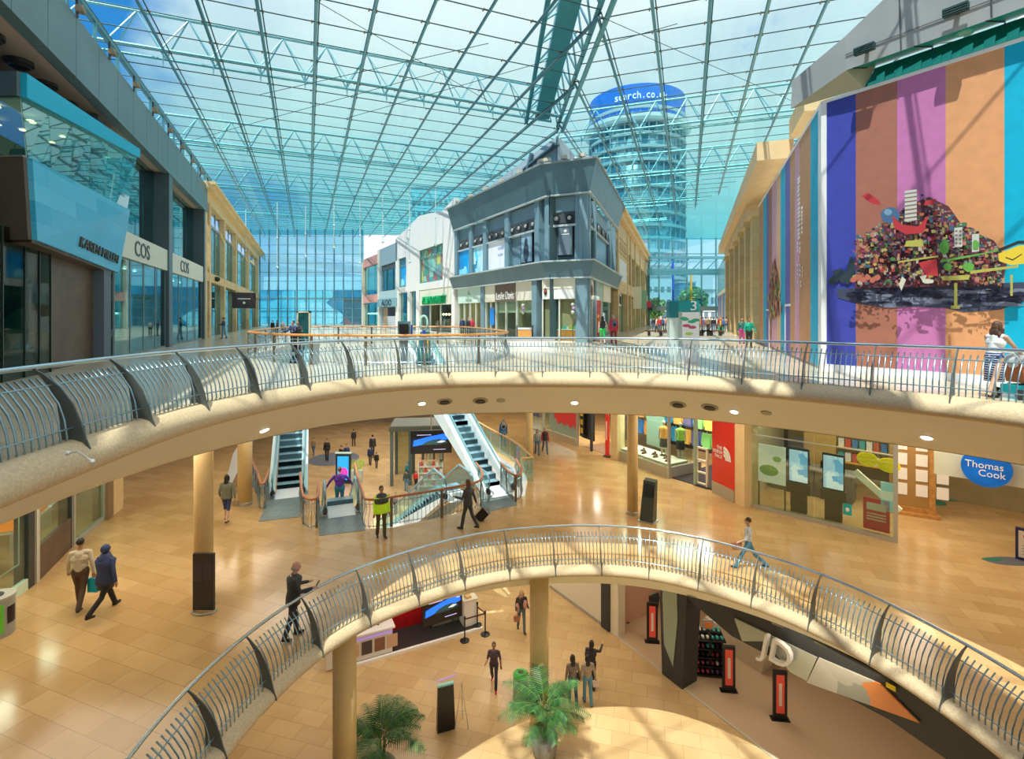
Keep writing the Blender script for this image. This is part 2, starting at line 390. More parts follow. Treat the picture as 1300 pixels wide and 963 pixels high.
# recessed lights and loudspeakers in the sloping white soffit of each ring (all seen as little ellipses)
def on_soffit(q, px, lev, o=-1.0, h=-.95, lo=0.0):
    """point of the sloping soffit of ring q seen in column px (far side)"""
    nn = normals(q); best = None
    for i, (p, v) in enumerate(zip(q, nn)):
        if v.y > .2 or p.y < 2: continue
        s = p + v * o; e_ = abs(650 + F * s.x / s.y - px)
        if best is None or e_ < best[0]: best = (e_, s, v)
    return best[1], best[2]
def soffit_disc(name, q, px, lev, kind, label, group, o=-1.0):
    h = -.37 + (o - .05) / (-1.95) * (-1.08)
    s, v = on_soffit(q, px, lev, o)
    t = thing(name, label, 'loudspeaker' if kind else 'downlight', (s.x, s.y, lev + h - .01), atan2(v.y, v.x) - pi / 2, group)
    t.rotation_euler = (radians(30), 0, atan2(v.y, v.x) - pi / 2 + pi * 0)
    if kind == 1:
        MB().lathe([(.24, -.02), (.24, .01), (.15, .015)], 20).build('trim_ring', C('grey grille rim', .45, .42, .34), t)
        MB().lathe([(.16, -.05), (.15, -.02), (.06, .0)], 16).build('speaker_cone', C('dark speaker cone', .05, .05, .05), t)
    elif kind == 2:
        MB().lathe([(.14, -.02), (.14, .01)], 16).build('blank_plate', C('grey cover plate', .5, .47, .38), t)
    else:
        MB().lathe([(.13, -.015), (.13, .01)], 16).build('trim_ring', C('white lamp rim', .8, .8, .75), t)
        MB().lathe([(.1, -.03), (.1, -.01)], 16).build('lamp', LAMP, t)
    return t
for px, o in ((334, -1.2), (540, -.9), (731, -1.0), (933, -1.0), (1176, -1.15)):
    soffit_disc('recessed_downlight', B3, px, L3, 0, 'small bright recessed downlight in the upper ring soffit', 'downlights in the upper soffit', o)
for px in (569, 608, 857, 900): soffit_disc('ceiling_loudspeaker', B3, px, L3, 1, 'round grey loudspeaker grille in the upper ring soffit', 'loudspeakers in the upper soffit', -.85)
for px in (636, 970): soffit_disc('ceiling_sensor', B3, px, L3, 2, 'small blank grey disc beside the loudspeakers in the upper soffit', 'blank discs in the upper soffit', -.85)
for px in (874, 908, 983, 1040): soffit_disc('ceiling_sensor', B2, px, L2, 2, 'beige disc on the slope under the lower ring edge', 'discs under the lower ring', -.25)

# ================================================================== curved steel railings
BALP = [(-.02, .0), (0, .16), (-.03, .4), (-.11, .62), (-.24, .82), (-.38, .96)]
def fin_mesh():
    m = MB(); out = [(.25, -.10), (.16, .14), (.10, .35), (.0, .6), (-.16, .83), (-.36, 1.0), (-.5, 1.09)]
    inn = [(-.16, .08), (-.17, .14), (-.16, .35), (-.20, .6), (-.30, .83), (-.43, 1.0), (-.52, 1.08)]
    vs = []; 
    for a, b in zip(out, inn): vs += [(-.012, a[0], a[1]), (.012, a[0], a[1]), (-.012, b[0], b[1]), (.012, b[0], b[1])]
    fs = []
    for i in range(len(out) - 1):
        a = i * 4; b = a + 4
        fs += [(a, a + 1, b + 1, b), (a + 2, b + 2, b + 3, a + 3), (a, b, b + 2, a + 2), (a + 1, a + 3, b + 3, b + 1)]
    fs += [(0, 2, 3, 1), (b, b + 1, b + 3, b + 2)]
    m.add(vs, fs); return m.mesh('post', FIN)
def bal_mesh(r=.014):
    m = MB(); m.tube([(0, y, z) for y, z in BALP], r, 5); return m
FINM = fin_mesh(); BALM = bal_mesh().mesh('baluster', STEEL, True)
def ring_railing(q, lev, label, cat='railing'):
    nn = normals(q); n = len(q); L = 0; acc = [0]
    for i in range(n): L += (q[(i + 1) % n] - q[i]).length; acc.append(L)
    c = sum(q, Vector((0, 0))) / n
    t = thing('curved_steel_railing', label, cat, (c.x, c.y, lev))
    loc0 = Vector((c.x, c.y, 0))
    def ringtube(name, o, h, r, mat):
        m = MB(); m.tube([(p.x + v.x * o - c.x, p.y + v.y * o - c.y, h) for p, v in zip(q, nn)], r, 8, closed=True)
        return m.build(name, mat, t, True)
    ringtube('handrail', -.5, 1.1, .036, RAILTOP)
    ringtube('upper_rail', -.27, .86, .012, STEEL); ringtube('lower_rail', .0, .28, .012, STEEL)
    def at(s):
        s %= L
        import bisect
        i = bisect.bisect_right(acc, s) - 1; i = min(i, n - 1); f = (s - acc[i]) / (acc[i + 1] - acc[i])
        p = q[i].lerp(q[(i + 1) % n], f); v = nn[i].lerp(nn[(i + 1) % n], f).normalized(); return p, v
    npost = round(L / 1.42); per = 13; vis = []
    for k in range(npost):
        for j in range(per):
            s = L * (k + j / per) / npost; p, v = at(s)
            px = 650 + F * p.x / p.y if p.y > .5 else -1e9; seen = p.y > 1.5 and -60 < px < 1360
            if lev == L2: seen = seen and p.y > 7.2
            ang = atan2(v.y, v.x) - pi / 2
            if j == 0:
                if seen or k % 1 == 0: inst('post', FINM, t, (p.x - c.x, p.y - c.y, 0), ang)
            else: vis.append((0 if seen else 1, hypot(p.x, p.y), p.x - c.x, p.y - c.y, ang))
    vis.sort()
    for a in vis[:100]: inst('baluster', BALM, t, (a[2], a[3], 0), a[4])
    m = MB()
    for a in vis[100:]:
        m.T = Matrix.Translation((a[2], a[3], 0)) @ Matrix.Rotation(a[4], 4, 'Z')
        m.tube([(0, y, z) for y, z in BALP], .014, 5)
    tag(m.build('baluster_run', STEEL, t, True), kind='stuff')
    return t
ring_railing(B3, L3, 'curved steel railing round the upper ring opening, with dark fin posts')
ring_railing(B2, L2, 'curved steel railing round the lower ring opening, below the first')
# loose cable tie end clipped to a fin of the upper railing
m = MB(); a = V(UP(86, 575, 6.1)); m.tube([a, a + V((.12, .0, .02)), a + V((.3, 0, -.1))], .012, 5); m.ell(a + V((.3, 0, -.1)), .03, 8); m.ell(a, .03, 8)
tag(rebase(m.build('barrier_hook', C('white rope hook', .7, .7, .66)), a), 'small pale hook and cord clipped to a fin of the upper railing', 'hook')

# ================================================================== floors with openings
def flat(name, outer, holes, z, mat, parent=None):
    cu = bpy.data.curves.new('c', 'CURVE'); cu.dimensions = '2D'; cu.fill_mode = 'BOTH'
    for poly in [outer] + holes:
        sp = cu.splines.new('POLY'); sp.points.add(len(poly) - 1); sp.use_cyclic_u = True
        for i, p in enumerate(poly): sp.points[i].co = (p[0], p[1], 0, 1)
    ob = bpy.data.objects.new('c', cu); COL.objects.link(ob); dg = bpy.context.evaluated_depsgraph_get(); dg.update()
    me = bpy.data.meshes.new_from_object(ob.evaluated_get(dg)); COL.objects.unlink(ob); bpy.data.objects.remove(ob)
    me.materials.clear(); me.materials.append(mat)
    o = bpy.data.objects.new(name, me); COL.objects.link(o); o.location.z = z - (parent.location.z if parent else 0)
    if parent: o.parent = parent
    return o
def off(q, d): return [tuple(p + v * d) for p, v in zip(q, normals(q))]
VOID3 = [tuple(p) for p in resample([(-10.5, 20.9), (-8.3, 18.9), (-5.7, 18.2), (-2.9, 18.3), (-1.0, 19.4), (-.35, 21.2), (-.7, 23.8), (-2.4, 29.3), (-3.5, 31.2), (-6, 31.6), (-12.5, 31.6), (-13.3, 30.6), (-12.6, 26.5), (-11.4, 22.2)], .5)]
VOID2 = [FP(335, 634, L2), FP(352, 622, L2), FP(383, 622, L2), FP(387, 668, L2), FP(404, 668, L2), FP(407, 642, L2), FP(457, 642, L2), FP(465, 671, L2), FP(500, 669, L2), FP(560, 656, L2), FP(608, 645, L2), FP(606, 622, L2), FP(645, 622, L2), FP(650, 632, L2),
         (.55, 21.5), (.75, 24.2), (-2.5, 31.7), (-5.5, 40), (-9, 60), (-28, 60), (-15.5, 28), (-12.6, 22)]
OUT = [(-45, -9), (34, -9), (40, 20), (44, 84), (-44, 84)]
f3 = tag(flat('floor', [(-30, -9), (24, -9), (24, 14), (45, 84), (-45, 84)], [off(B3, -.28), VOID3], L3, FLOOR3), 'pale stone floor of the top shopping level', 'floor', kind='structure')
flat('underside', [(-30, -9), (24, -9), (24, 14), (45, 84), (-45, 84)], [off(B3, -2.1), VOID3], L3 - 1.52, SOFF, f3)
f2 = tag(flat('floor', OUT, [off(B2, -.28), VOID2], L2, FLOOR), 'polished amber stone floor of the middle level', 'floor', kind='structure')
flat('underside', OUT, [off(B2, -2.1), VOID2], L2 - 1.52, SOFF, f2)
f1 = tag(flat('floor', OUT, [], L1, FLOOR1), 'tan stone floor of the lowest level', 'floor', kind='structure')
def lip(poly, z0, z1, parent, mat=SOFF):
    m = MB(); n = len(poly)
    for i in range(n):
        a, b = poly[i], poly[(i + 1) % n]; m.add([(a[0], a[1], z0), (b[0], b[1], z0), (b[0], b[1], z1), (a[0], a[1], z1)], [(0, 1, 2, 3)])
    return m.build('slab_edge', mat, parent)
lip(VOID3, -1.52, 0, f3); lip(VOID2, -1.52, 0, f2, WHITE)
# surrounding walls that close the levels out of view
def wallbox(name, a, b, z0, z1, th, mat, label):
    a, b = Vector(a), Vector(b); u = (b - a).normalized(); nrm = Vector((-u.y, u.x)) * th
    return tag(MB().prism([a, b, b + nrm, a + nrm], z0, z1).build(name, mat), label, 'wall', kind='structure')
wallbox('wall_back', (30, -9), (-30, -9), L1, 24, .3, CREAM, 'plain wall behind the viewpoint')
wallbox('wall_far', (-44, 64), (40, 64), L1, L2 - 1.6, .3, C('dim far wall', .35, .27, .18, noise=.3, nscale=.4), 'dim far wall of the lowest level')
wallbox('wall_far', (-44, 67), (44, 67), L2, L3 - 1.6, .3, C('dim middle wall', .45, .33, .2, noise=.3, nscale=.4), 'dim far wall of the middle level')

# ================================================================== columns
COLM = P('ochre column plaster', (.78, .58, .28), .45, noise=.05, nscale=2)
def column(x, y, r, z0, z1, label, mat=COLM):
    t = thing('round_column', label, 'column', (x, y, z0), kind='structure')
    m = MB(); m.lathe([(r, 0), (r, z1 - z0)], 28); m.build('shaft', mat, t, True)
    m = MB(); m.lathe([(r + .012, 0), (r + .012, .12), (r, .13)], 28); m.build('base_ring', C('steel base ring', .5, .5, .45, .35, metal=.6), t)
u3, u2 = L3 - .45, L2 - .35
x, y = (258.5 - 650) / F * 13.75, 13.75; column(x, y, .235, L2, u3, 'ochre column directly behind the black notice stand')
x, y = FP(311, 640, L2); column(x, y, .27, L2, u3, 'ochre column beside the up escalator on the left')
x, y = FP(803, 652, L2); column(x, y, .205, L2, u3, 'slim ochre column beside the leaning dark terminal')
x, y = FP(672, 599, L2); column(x, y, .17, L2, u3, 'slender ochre column by the glass escalator balustrade')
column((437.5 - 650) / F * 13.6, 13.6, .31, L1, u2, 'thick ochre column under the ring, left of the red car stand')
column((684.5 - 650) / F * 16.6, 16.6, .31, L1, u2, 'thick ochre column under the ring, behind the potted palm')
column(12.0, 24.5, .25, L2, u3, 'ochre column hidden among the middle level shops')

# ================================================================== glass roof
RH = E + 13.0
def clip_line(poly, p, d):
    """segment of the line p+t d inside the convex polygon"""
    t0, t1 = -1e9, 1e9; n = len(poly)
    c = Vector((sum(a[0] for a in poly) / n, sum(a[1] for a in poly) / n))
    for i in range(n):
        a = Vector(poly[i]); b = Vector(poly[(i + 1) % n]); nn_ = Vector((-(b - a).y, (b - a).x))
        if nn_.dot(c - a) < 0: nn_ = -nn_
        den = nn_.dot(d); num = nn_.dot(a - p)
        if abs(den) < 1e-9:
            if num > 0: return None
        elif den > 0: t0 = max(t0, num / den)
        else: t1 = min(t1, num / den)
    return (t0, t1) if t1 - t0 > .3 else None
RL = [(-10.9, -4), (4.9, -4), (3.2, 35.4), (1.2, 83), (-46.4, 83)]
RR = [(4.9, -4), (22, -4), (22, 20), (36.8, 88), (1.0, 88), (3.2, 35.4)]
RSL = [(22, 20), (22, -4)]
TRUSS_PTS = []
def roof(poly, d, label, tr_u, v_sp=2.27, u_sp=1.86, v0=0.0):
    d = Vector(d).normalized(); pr = Vector((d.y, -d.x))
    t = thing('ceiling', label, 'glass roof', (0, 0, RH), kind='structure')
    m = MB(); m.add([(p[0], p[1], .22) for p in poly], [tuple(range(len(poly)))]); m.build('glass', GROOF, t)
    vs = [Vector(p).dot(pr) for p in poly]; us = [Vector(p).dot(d) for p in poly]
    k = math.ceil((min(vs) - v0) / v_sp)
    while v0 + k * v_sp < max(vs):
        v = v0 + k * v_sp; k += 1; r = clip_line(poly, pr * v, d)
        if not r: continue
        a = pr * v + d * r[0]; b = pr * v + d * r[1]
        MB().tube([(a.x, a.y, -.12), (b.x, b.y, -.12)], .075, 6).build('rafter', ROOFM, t)
        MB().tube([(a.x + pr.x * .12, a.y + pr.y * .12, .12), (b.x + pr.x * .12, b.y + pr.y * .12, .12)], .03, 5).build('cable', ROOFD, t)
    k = math.ceil(min(us) / u_sp); m = MB(); fit = MB()
    while k * u_sp < max(us):
        u = k * u_sp; k += 1; r = clip_line(poly, d * u, pr)
        if not r: continue
        a = d * u + pr * r[0]; b = d * u + pr * r[1]
        MB().tube([(a.x, a.y, .1), (b.x, b.y, .1)], .028, 5).build('glazing_bar', ROOFD, t)
        if u < 60:
            j = math.ceil((r[0] - v0) / v_sp)
            while v0 + j * v_sp < r[1]:
                p = d * u + pr * (v0 + j * v_sp); j += 1
                for s in (-1, 1): fit.bar((p.x - pr.x * .16, p.y - pr.y * .16, .1 + .0), (p.x + pr.x * .16, p.y + pr.y * .16, .1), .05); 
                for s in (-1, 1):
                    q0 = p + pr * .16 * s
                    fit.bar((q0.x - d.x * .1, q0.y - d.y * .1, .08), (q0.x + d.x * .1, q0.y + d.y * .1, .08), .05, .05)
    tag(fit.build('spider_fitting', C('bronze spider fitting', .22, .17, .08, .4), t), kind='stuff')
    # triangular lattice trusses standing on top of the glass
    for u in tr_u:
        r = clip_line(poly, d * u, pr)
        if not r: continue
        tt = thing('roof_truss', 'pale blue triangular lattice truss above the glass roof', 'roof truss', (0, 0, RH), group='lattice trusses over the glass roof', kind='structure')
        def Q(w, uu, z): p = d * (u + uu) + pr * w; return (p.x, p.y, z)
        w0, w1 = r[0] + .2, r[1] - .3
        MB().tube([Q(w0, -.55, .5), Q(w1, -.55, .5)], .075, 6).build('bottom_chord', TRUSSM, tt)
        MB().tube([Q(w0, .55, .5), Q(w1, .55, .5)], .075, 6).build('bottom_chord', TRUSSM, tt)
        MB().tube([Q(w0, 0, 2.5), Q(w1, 0, 2.5)], .08, 6).build('top_chord', TRUSSM, tt)
        m = MB(); n = max(2, round((w1 - w0) / 2.3))
        for i in range(n):
            a = w0 + (w1 - w0) * i / n; b = w0 + (w1 - w0) * (i + 1) / n; c = (a + b) / 2
            for s in (-.55, .55):
                m.tube([Q(a, s, .5), Q(c, 0, 2.5)], .042, 5); m.tube([Q(b, s, .5), Q(c, 0, 2.5)], .042, 5)
            m.tube([Q(a, -.55, .5), Q(a, .55, .5)], .04, 4)
            m.tube([Q(a, 0, -.1), Q(a, 0, .5)], .04, 4)
        m.build('web', TRUSSM, tt)
    return t
dL = (-.4063, 1); dR = (.3475, 1)
roof(RL, dL, 'glass roof over the left mall with slim tubes and cables', [31, 46, 60, 75], v0=.35)
roof(RR, dR, 'glass roof over the right mall with slim tubes and cables', [19, 38, 50, 62, 74], v0=.9)
# deep lattice girder and blue box beam over the seam of the two roofs
t = thing('seam_girder', 'deep lattice girder and broad blue beam over the roof seam', 'girder', (0, 0, RH), kind='structure')
SA, SB = Vector((4.9, -4)), Vector((3.2, 35.4)); sd = (SB - SA).normalized(); sp_ = Vector((sd.y, -sd.x))
def SQ(u, w, z): p = SA + sd * u + sp_ * w; return (p.x, p.y, z)
LS = (SB - SA).length
MB().bar(SQ(0, -1.1, 2.3), SQ(LS, -1.1, .9), 1.0, .35).build('box_beam', C('blue box beam', .10, .38, .50, .4), t)
for w, z0, z1 in ((-2.2, 1.3, .5), (.0, .35, .25), (-.5, 3.0, 2.0), (.35, -.1, -.1)):
    MB().tube([SQ(0, w, z0), SQ(LS, w, z1)], .13, 7).build('chord', TEALM, t)
m = MB(); n = 20
for i in range(n):
    a, b = LS * i / n, LS * (i + 1) / n; c = (a + b) / 2; f = i / n
    zt = 3.0 - f; 
    m.tube([SQ(a, 0, .3), SQ(c, -.5, zt)], .06, 5); m.tube([SQ(b, 0, .3), SQ(c, -.5, zt)], .06, 5)
    m.tube([SQ(a, -2.2, 1.3 - .8 * f), SQ(c, -.5, zt)], .06, 5); m.tube([SQ(b, -2.2, 1.3 - .8 * f), SQ(c, -.5, zt)], .06, 5)
m.build('web', TRUSSM, t)
# thin stay cables slung under the glass and hangers over the far left mall
def stay(a, b, r=.018): 
    m = MB(); m.tube([a, b], r, 4); o = m.build('stay_cable', ROOFD); tag(o, 'thin diagonal stay cable under the glass roof', 'cable', 'stay cables under the roof', 'structure')
    rebase(o, a)
for (x0, y0), (x1, y1) in (((365, -20), (640, 140)), ((560, 90), (200, 190)), ((760, 20), (1010, 130)), ((440, 150), (860, 30)), ((620, 55), (330, 120))):
    def rp_(px, py): 
        yy = 12.6 * F / (HZ - py); return ((px - 650) / F * yy, yy, E + 12.6)
    stay(rp_(x0, y0), rp_(x1, y1))
for px, Y, dz in ((312, 62, 5), (352, 58, 7.5), (388, 60, 6), (424, 56, 5.5), (457, 58, 7), (486, 55, 5), (520, 52, 7.5), (553, 50, 6)):
    x = (px - 650) / F * Y; a = Vector((x, Y, RH)); m = MB(); m.tube([a, a - Vector((0, 0, dz))], .045, 5); m.ell(a - Vector((0, 0, dz)), .16, 6); m.ell(a - Vector((0, 0, dz * .55)), .12, 6)
    tag(rebase(m.build('hanger_rod', C('pale hanger rod', .55, .75, .78)), a), 'pale vertical hanger rod below the far left roof', 'hanger', 'hanger rods under the far roof', 'structure')
# ================================================================== top level, left side
WL = W((-8.01 - .4063 * 2, 2), (-8.01 - .4063 * 83, 83), L3)
T = WL.t
FT = [T(54) * 0 - 3, 0]   # facade runs on past the frame
tA, tB, tC = T(141), T(212), T(258)        # column lines
GREY = P('blue grey cladding panel', (.13, .22, .25), .4, noise=.1, nscale=.5)
GREYD = P('brown soffit board', (.46, .38, .32), .6)  # even brown of the board itself
wl = WL.root('wall_left', 'dark grey cladding fascia and columns of the left shops', 'wall', kind='structure')
zf0, zf1 = WL.z(135, 146), WL.z(255, 231)
m = MB(); x = -6
while x < tC + .2:                       # fascia panels with open joints
    x2 = min(x + 2.0, tC + .4); m.box(x, x2 - .03, -.25, .1, zf0, zf1); x = x2
m.box(-6, tC + .4, -.15, .15, zf0 + .02, zf1 - .05)
m.build('fascia', GREY, wl)
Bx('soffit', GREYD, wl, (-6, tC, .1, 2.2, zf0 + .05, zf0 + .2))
Bx('roof_deck', DARK, wl, (-6, tC, .1, 6, zf1 - .5, zf1 - .3))
for a in (tA, tB, tC - .3): Bx('column', DARK, wl, (a - .45, a + .35, .3 if a == tA else -.2, 1.9, 0, zf0))
Bx('upper_back', DARK, wl, (-6, tA, 5.5, 5.7, 0, zf0))
m = MB(); m.tube([(-6, -.1, zf1 + .95), (tC + 60, -.1, zf1 + .95)], .09, 6)
for i in range(45): m.box(i * 2.4 - 6, i * 2.4 - 5.9, -.15, -.05, zf1, zf1 + .95)
m.build('gutter_pipe', TEALM, wl)
for x in range(-2, 44, 3):
    t = WL.root('floodlight', 'small floodlight bracketed on the left parapet', 'floodlight', x, group='floodlights along the left parapet')
    t.location = (*WL.P(x, -.35), L3 + zf1 + .25)
    MB().box(-.14, .14, -.12, .1, -.1, .1).build('lamp_head', C('bronze lamp', .28, .22, .15), t); MB().box(-.03, .03, .05, .12, -.3, .4).build('bracket', CHAR, t)
# round black soffit spotlights
def spot(px, py):
    t = WL.t(px, 1.0); p = WL.P(t, 1.0)
    s = thing('soffit_spotlight', 'round black ribbed spotlight recessed in the left soffit', 'spotlight', (p[0], p[1], L3 + zf0 + .05), 0, 'black spotlights in the left soffit')
    MB().lathe([(.36, 0), (.36, -.12), (.27, -.14)], 20).build('trim_ring', CHAR, s)
    MB().lathe([(.27, -.02), (.26, -.22), (.16, -.26)], 20).build('lamp_barrel', BLACK, s)
for a, n in ((tA, 6), (tB, 5), (tC, 6)):
    w = 9.2 if a != tA else 10
    for i in range(n): 
        t = a - 1.3 - i * w / n; p = WL.P(t, 1.0)
        s = thing('soffit_spotlight', 'round black ribbed spotlight recessed in the left soffit', 'spotlight', (p[0], p[1], L3 + zf0 + .05), 0, 'black spotlights in the left soffit')
        MB().lathe([(.36, 0), (.36, -.12), (.27, -.14)], 20).build('trim_ring', CHAR, s)
        MB().lathe([(.27, -.02), (.26, -.22), (.16, -.26)], 20).build('lamp_barrel', BLACK, s)

# ---- COS shopfronts
REFL = patchwork('teal shop interior', [(.02, .10, .10), (.05, .20, .19), (.10, .30, .28), (.03, .13, .14), (.16, .38, .36), (.05, .17, .2)], (.22, .3, .55), .6)
SIGNW = C('cream sign board', .70, .72, .62, .5)
def cos_shop(t0, t1, which, tx):
    s = WL.root('shopfront', 'teal glazed clothes shopfront with cream COS sign, %s' % which, 'shopfront', t0)
    w = t1 - t0; zs0, zs1 = WL.z(253, 357), WL.z(253, 357) + 1.15
    Bx('sign_board', SIGNW, s, (0, w, -.12, .12, zs0, zs1))
    text('COS', 2.3, CHAR, s, (tx * w, -.14, (zs0 + zs1) / 2), height=.72)
    m = MB(); n = 4
    for i in range(n): m.box(w * i / n + .01, w * (i + 1) / n - .01, 0, .03, .1, zs0)
    m.build('display_window', GSHOP, s)
    m = MB()
    for i in range(n + 1): m.box(w * i / n - .03, w * i / n + .03, -.02, .05, 0, zs0)
    m.box(0, w, -.03, .06, 0, .1); m.build('mullion', C('thin grey mullion', .25, .32, .32), s)
    m = MB()
    for i in range(n): m.box(w * i / n + .02, w * (i + 1) / n - .02, .5, .53, zs1, zf0)
    m.build('upper_window', GSHOP, s)
    Bx('ledge', SIGNW, s, (0, w, .12, .6, zs1 - .1, zs1))
    Bx('interior', REFL, s, (0, w, 4.6, 4.8, 0, zf0), (w - .05, w, .6, 4.6, 0, zf0))
    Bx('interior_floor', C('shop floor', .25, .27, .24, .15), s, (0, w, .1, 4.6, .01, .03), (0, w, .6, 4.6, zs0 - .1, zs0 + .1))
    m = MB()
    for i in range(5): m.lathe([(.08, 0), (.08, .03)], 8, (w * (i + .5) / 5, 1.2, zs0 - .16))
    m.build('ceiling_lamps', LAMP, s)
    return s
cos_shop(tA + .35, tB - .45, 'nearer of the two', .42)
cos_shop(tB + .35, tC - .75, 'farther of the two', .36)
# ---- mannequins
def mannequin(loc, rz, top, low, label):
    t = thing('mannequin', label, 'mannequin', loc, rz)
    m = MB(); m.ell((0, 0, 1.66), (.08, .09, .12), 10); m.cap((0, 0, 1.45), (0, 0, 1.58), .045, .04)
    for s in (-1, 1): m.cap((s * .09, 0, .85), (s * .1, 0, .06), .08, .045); m.cap((s * .21, .0, 1.38), (s * .25, .02, .85), .05, .03)
    m.build('figure', C('pale mannequin', .7, .62, .55), t, True)
    MB().lathe([(.17, .75), (.2, .95), (.15, 1.12), (.19, 1.3), (.2, 1.42), (.07, 1.5)], 14).build('jacket', top, t, True)
    MB().lathe([(.2, .45), (.22, .5), (.19, .92), (.16, .95)], 14).build('skirt', low, t, True)
    MB().lathe([(.22, 0), (.22, .02)], 14).build('base', C('steel plate', .4, .4, .4, .3, metal=.8), t)
PINK = C('salmon cloth', .80, .36, .28); YEL = C('yellow green cloth', .62, .62, .10)
p = WL.P(T(157), .9); mannequin((*p, L3), .5, PINK, YEL, 'mannequin in salmon top and yellow skirt in the nearer COS window')
p = WL.P(T(168), 1.3); mannequin((*p, L3), .5, C('slate cloth', .3, .35, .38), C('navy cloth', .03, .05, .15), 'mannequin in grey top and navy skirt beside the salmon one')
p = WL.P(T(226), .8); mannequin((*p, L3), .5, C('white cloth', .8, .8, .75), C('beige cloth', .5, .45, .35), 'mannequin in white top in the farther COS window')
p = WL.P(T(243), .8); mannequin((*p, L3), .5, C('pale green cloth', .5, .6, .5), C('grey cloth', .3, .3, .3), 'mannequin in pale green top beside the stone pier')
t = WL.root('changing_screen', 'tall pale screen panel inside the farther COS shop', 'screen', T(238)); MB().box(-.7, .7, 1.6, 1.7, 0, 3.3).build('panel', C('pale screen', .5, .58, .52), t); MB().box(-.75, .75, 1.55, 1.75, 3.3, 3.36).build('top_rail', CHAR, t)
t = WL.root('display_mirror', 'dark framed standing mirror behind the nearer COS mannequins', 'mirror', T(176)); MB().box(-.6, .6, 1.9, 2.0, .0, 2.0).build('mirror_glass', C('dark mirror', .05, .12, .12, .1), t)
m = MB(); [m.box(*b) for b in ((-.68, -.6, 1.85, 2.05, 0, 2.08), (.6, .68, 1.85, 2.05, 0, 2.08), (-.6, .6, 1.85, 2.05, 2.0, 2.08))]; m.build('frame', C('pale frame', .6, .66, .6), t)
for i, px in enumerate((186, 193, 200, 232)):
    t = WL.root('display_table', 'low display table of folded clothes and trinkets behind COS glass', 'table', T(px), group='display tables inside COS')
    MB().box(-.6, .6, 1.6, 2.4, .75, .8).box(-.55, -.5, 1.65, 1.7, 0, .75).box(.5, .55, 1.65, 1.7, 0, .75).box(-.55, -.5, 2.3, 2.35, 0, .75).box(.5, .55, 2.3, 2.35, 0, .75).build('table_frame', C('pale oak', .6, .5, .35), t)
    m = MB()
    for k in range(6): m.box(-.5 + k * .18, -.38 + k * .18, 1.8, 2.1, .8, .9 + .08 * (k % 3), k % 3)
    m.build('folded_stock', [C('white cloth', .8, .8, .75), PINK, C('sky cloth', .4, .6, .75)], t)

# ---- KAREN MILLEN
s = thing('shopfront', 'dark boutique shopfront with tilted blue metal panel reading KAREN MILLEN', 'shopfront', (0, 0, L3))
def U3(px, py, y): p = UP(px, py, y); return Vector((p[0], p[1], p[2] - L3))
METB = tiles('blue metal shingle panels', (.02, .40, .68), (.10, .54, .82), (.02, .28, .48), 1.5, .55, .3, msize=.004, swirl=.25, swap=(radians(90), 0, 0))
METB.node_tree.nodes['Principled BSDF'].inputs['Metallic'].default_value = .0
a, b, c, d = U3(40.5, 304, 13.9), U3(147, 345.6, 21.3), U3(161, 266, 21.8), U3(34, 200, 13.8)
n0 = (b - a).cross(c - a).normalized() * .12; n0 = n0 if n0.x > 0 else -n0
m = MB(); m.add([a + n0, b + n0, c + n0, d + n0, a, b, c, d], [(0, 1, 2), (0, 2, 3), (0, 4, 5, 1), (1, 5, 6, 2), (2, 6, 7, 3), (3, 7, 4, 0), (4, 7, 6, 5)]); m.build('blue_panel', METB, s)
bk = Vector((-1.5, -.6, 0))
BRN = C('brown metal panel', .13, .10, .08, .5); WOODD = P('dark brown timber panel', (.12, .075, .05), .45, noise=.25, nscale=1.5)
wa, wd_ = Vector((*WL.P(0, 0.3), a.z)), Vector((*WL.P(0, .3), d.z))
def back(p, y=.6):
    q = (Vector((p.x, p.y)) - WL.p0); t = q.dot(WL.u); w_ = WL.P(t, y); return Vector((w_[0], w_[1], p.z))
def leftof(p, k=9.0):    # the box's end face runs on to the left beyond the frame
    return p + Vector((-k, .6, 0))
m = MB(); m.slab(leftof(a), a, d, leftof(d), .1); m.build('end_panel', BRN, s)
m = MB(); m.slab(leftof(d), d, d + Vector((0, 0, .04)), leftof(d) + Vector((0, 0, .04)), .12); m.build('ledge', C('pale ledge', .3, .28, .25), s)
m = MB(); m.slab(leftof(a), a, b, leftof(b), -.08); m.build('underside', WOODD, s)
e, f, g, h = U3(26, 123, 14.3), U3(173, 200, 22.2), U3(173, 189, 22.2), U3(26, 92, 14.3)
BLUES = P('bright blue metal band', (.0, .46, .72), .35, .1)
m = MB(); m.slab(e, h, g, f, -.15); m.build('top_band', BLUES, s)
m = MB(); m.slab(leftof(e), e, h, leftof(h), .1); m.build('top_band_return', C('dark top return', .10, .16, .17), s)
m = MB(); m.slab(leftof(h), h, g, leftof(g), .05); m.build('box_roof', CHAR, s)
m = MB(); m.slab(leftof(e), e, f, leftof(f), .05); m.build('lit_ceiling', C('lit shop ceiling', .62, .52, .36, .6, emit=.18), s)
dz = Vector((0, 0, .0))
m = MB(); ng = 6
for i in range(ng):
    q = lambda A, B, k: A.lerp(B, k)
    m.slab(q(d, c, (i + .01) / ng), q(e, f, (i + .01) / ng), q(e, f, (i + .99) / ng), q(d, c, (i + .99) / ng), -.02)
m.slab(leftof(d), d, e, leftof(e), .02)
m.build('upper_glazing', GSHOP, s)
m = MB(); m.slab(leftof(d), d, c, leftof(c), .04); m.build('upper_floor', C('upper shop floor', .12, .12, .11), s)
m = MB()
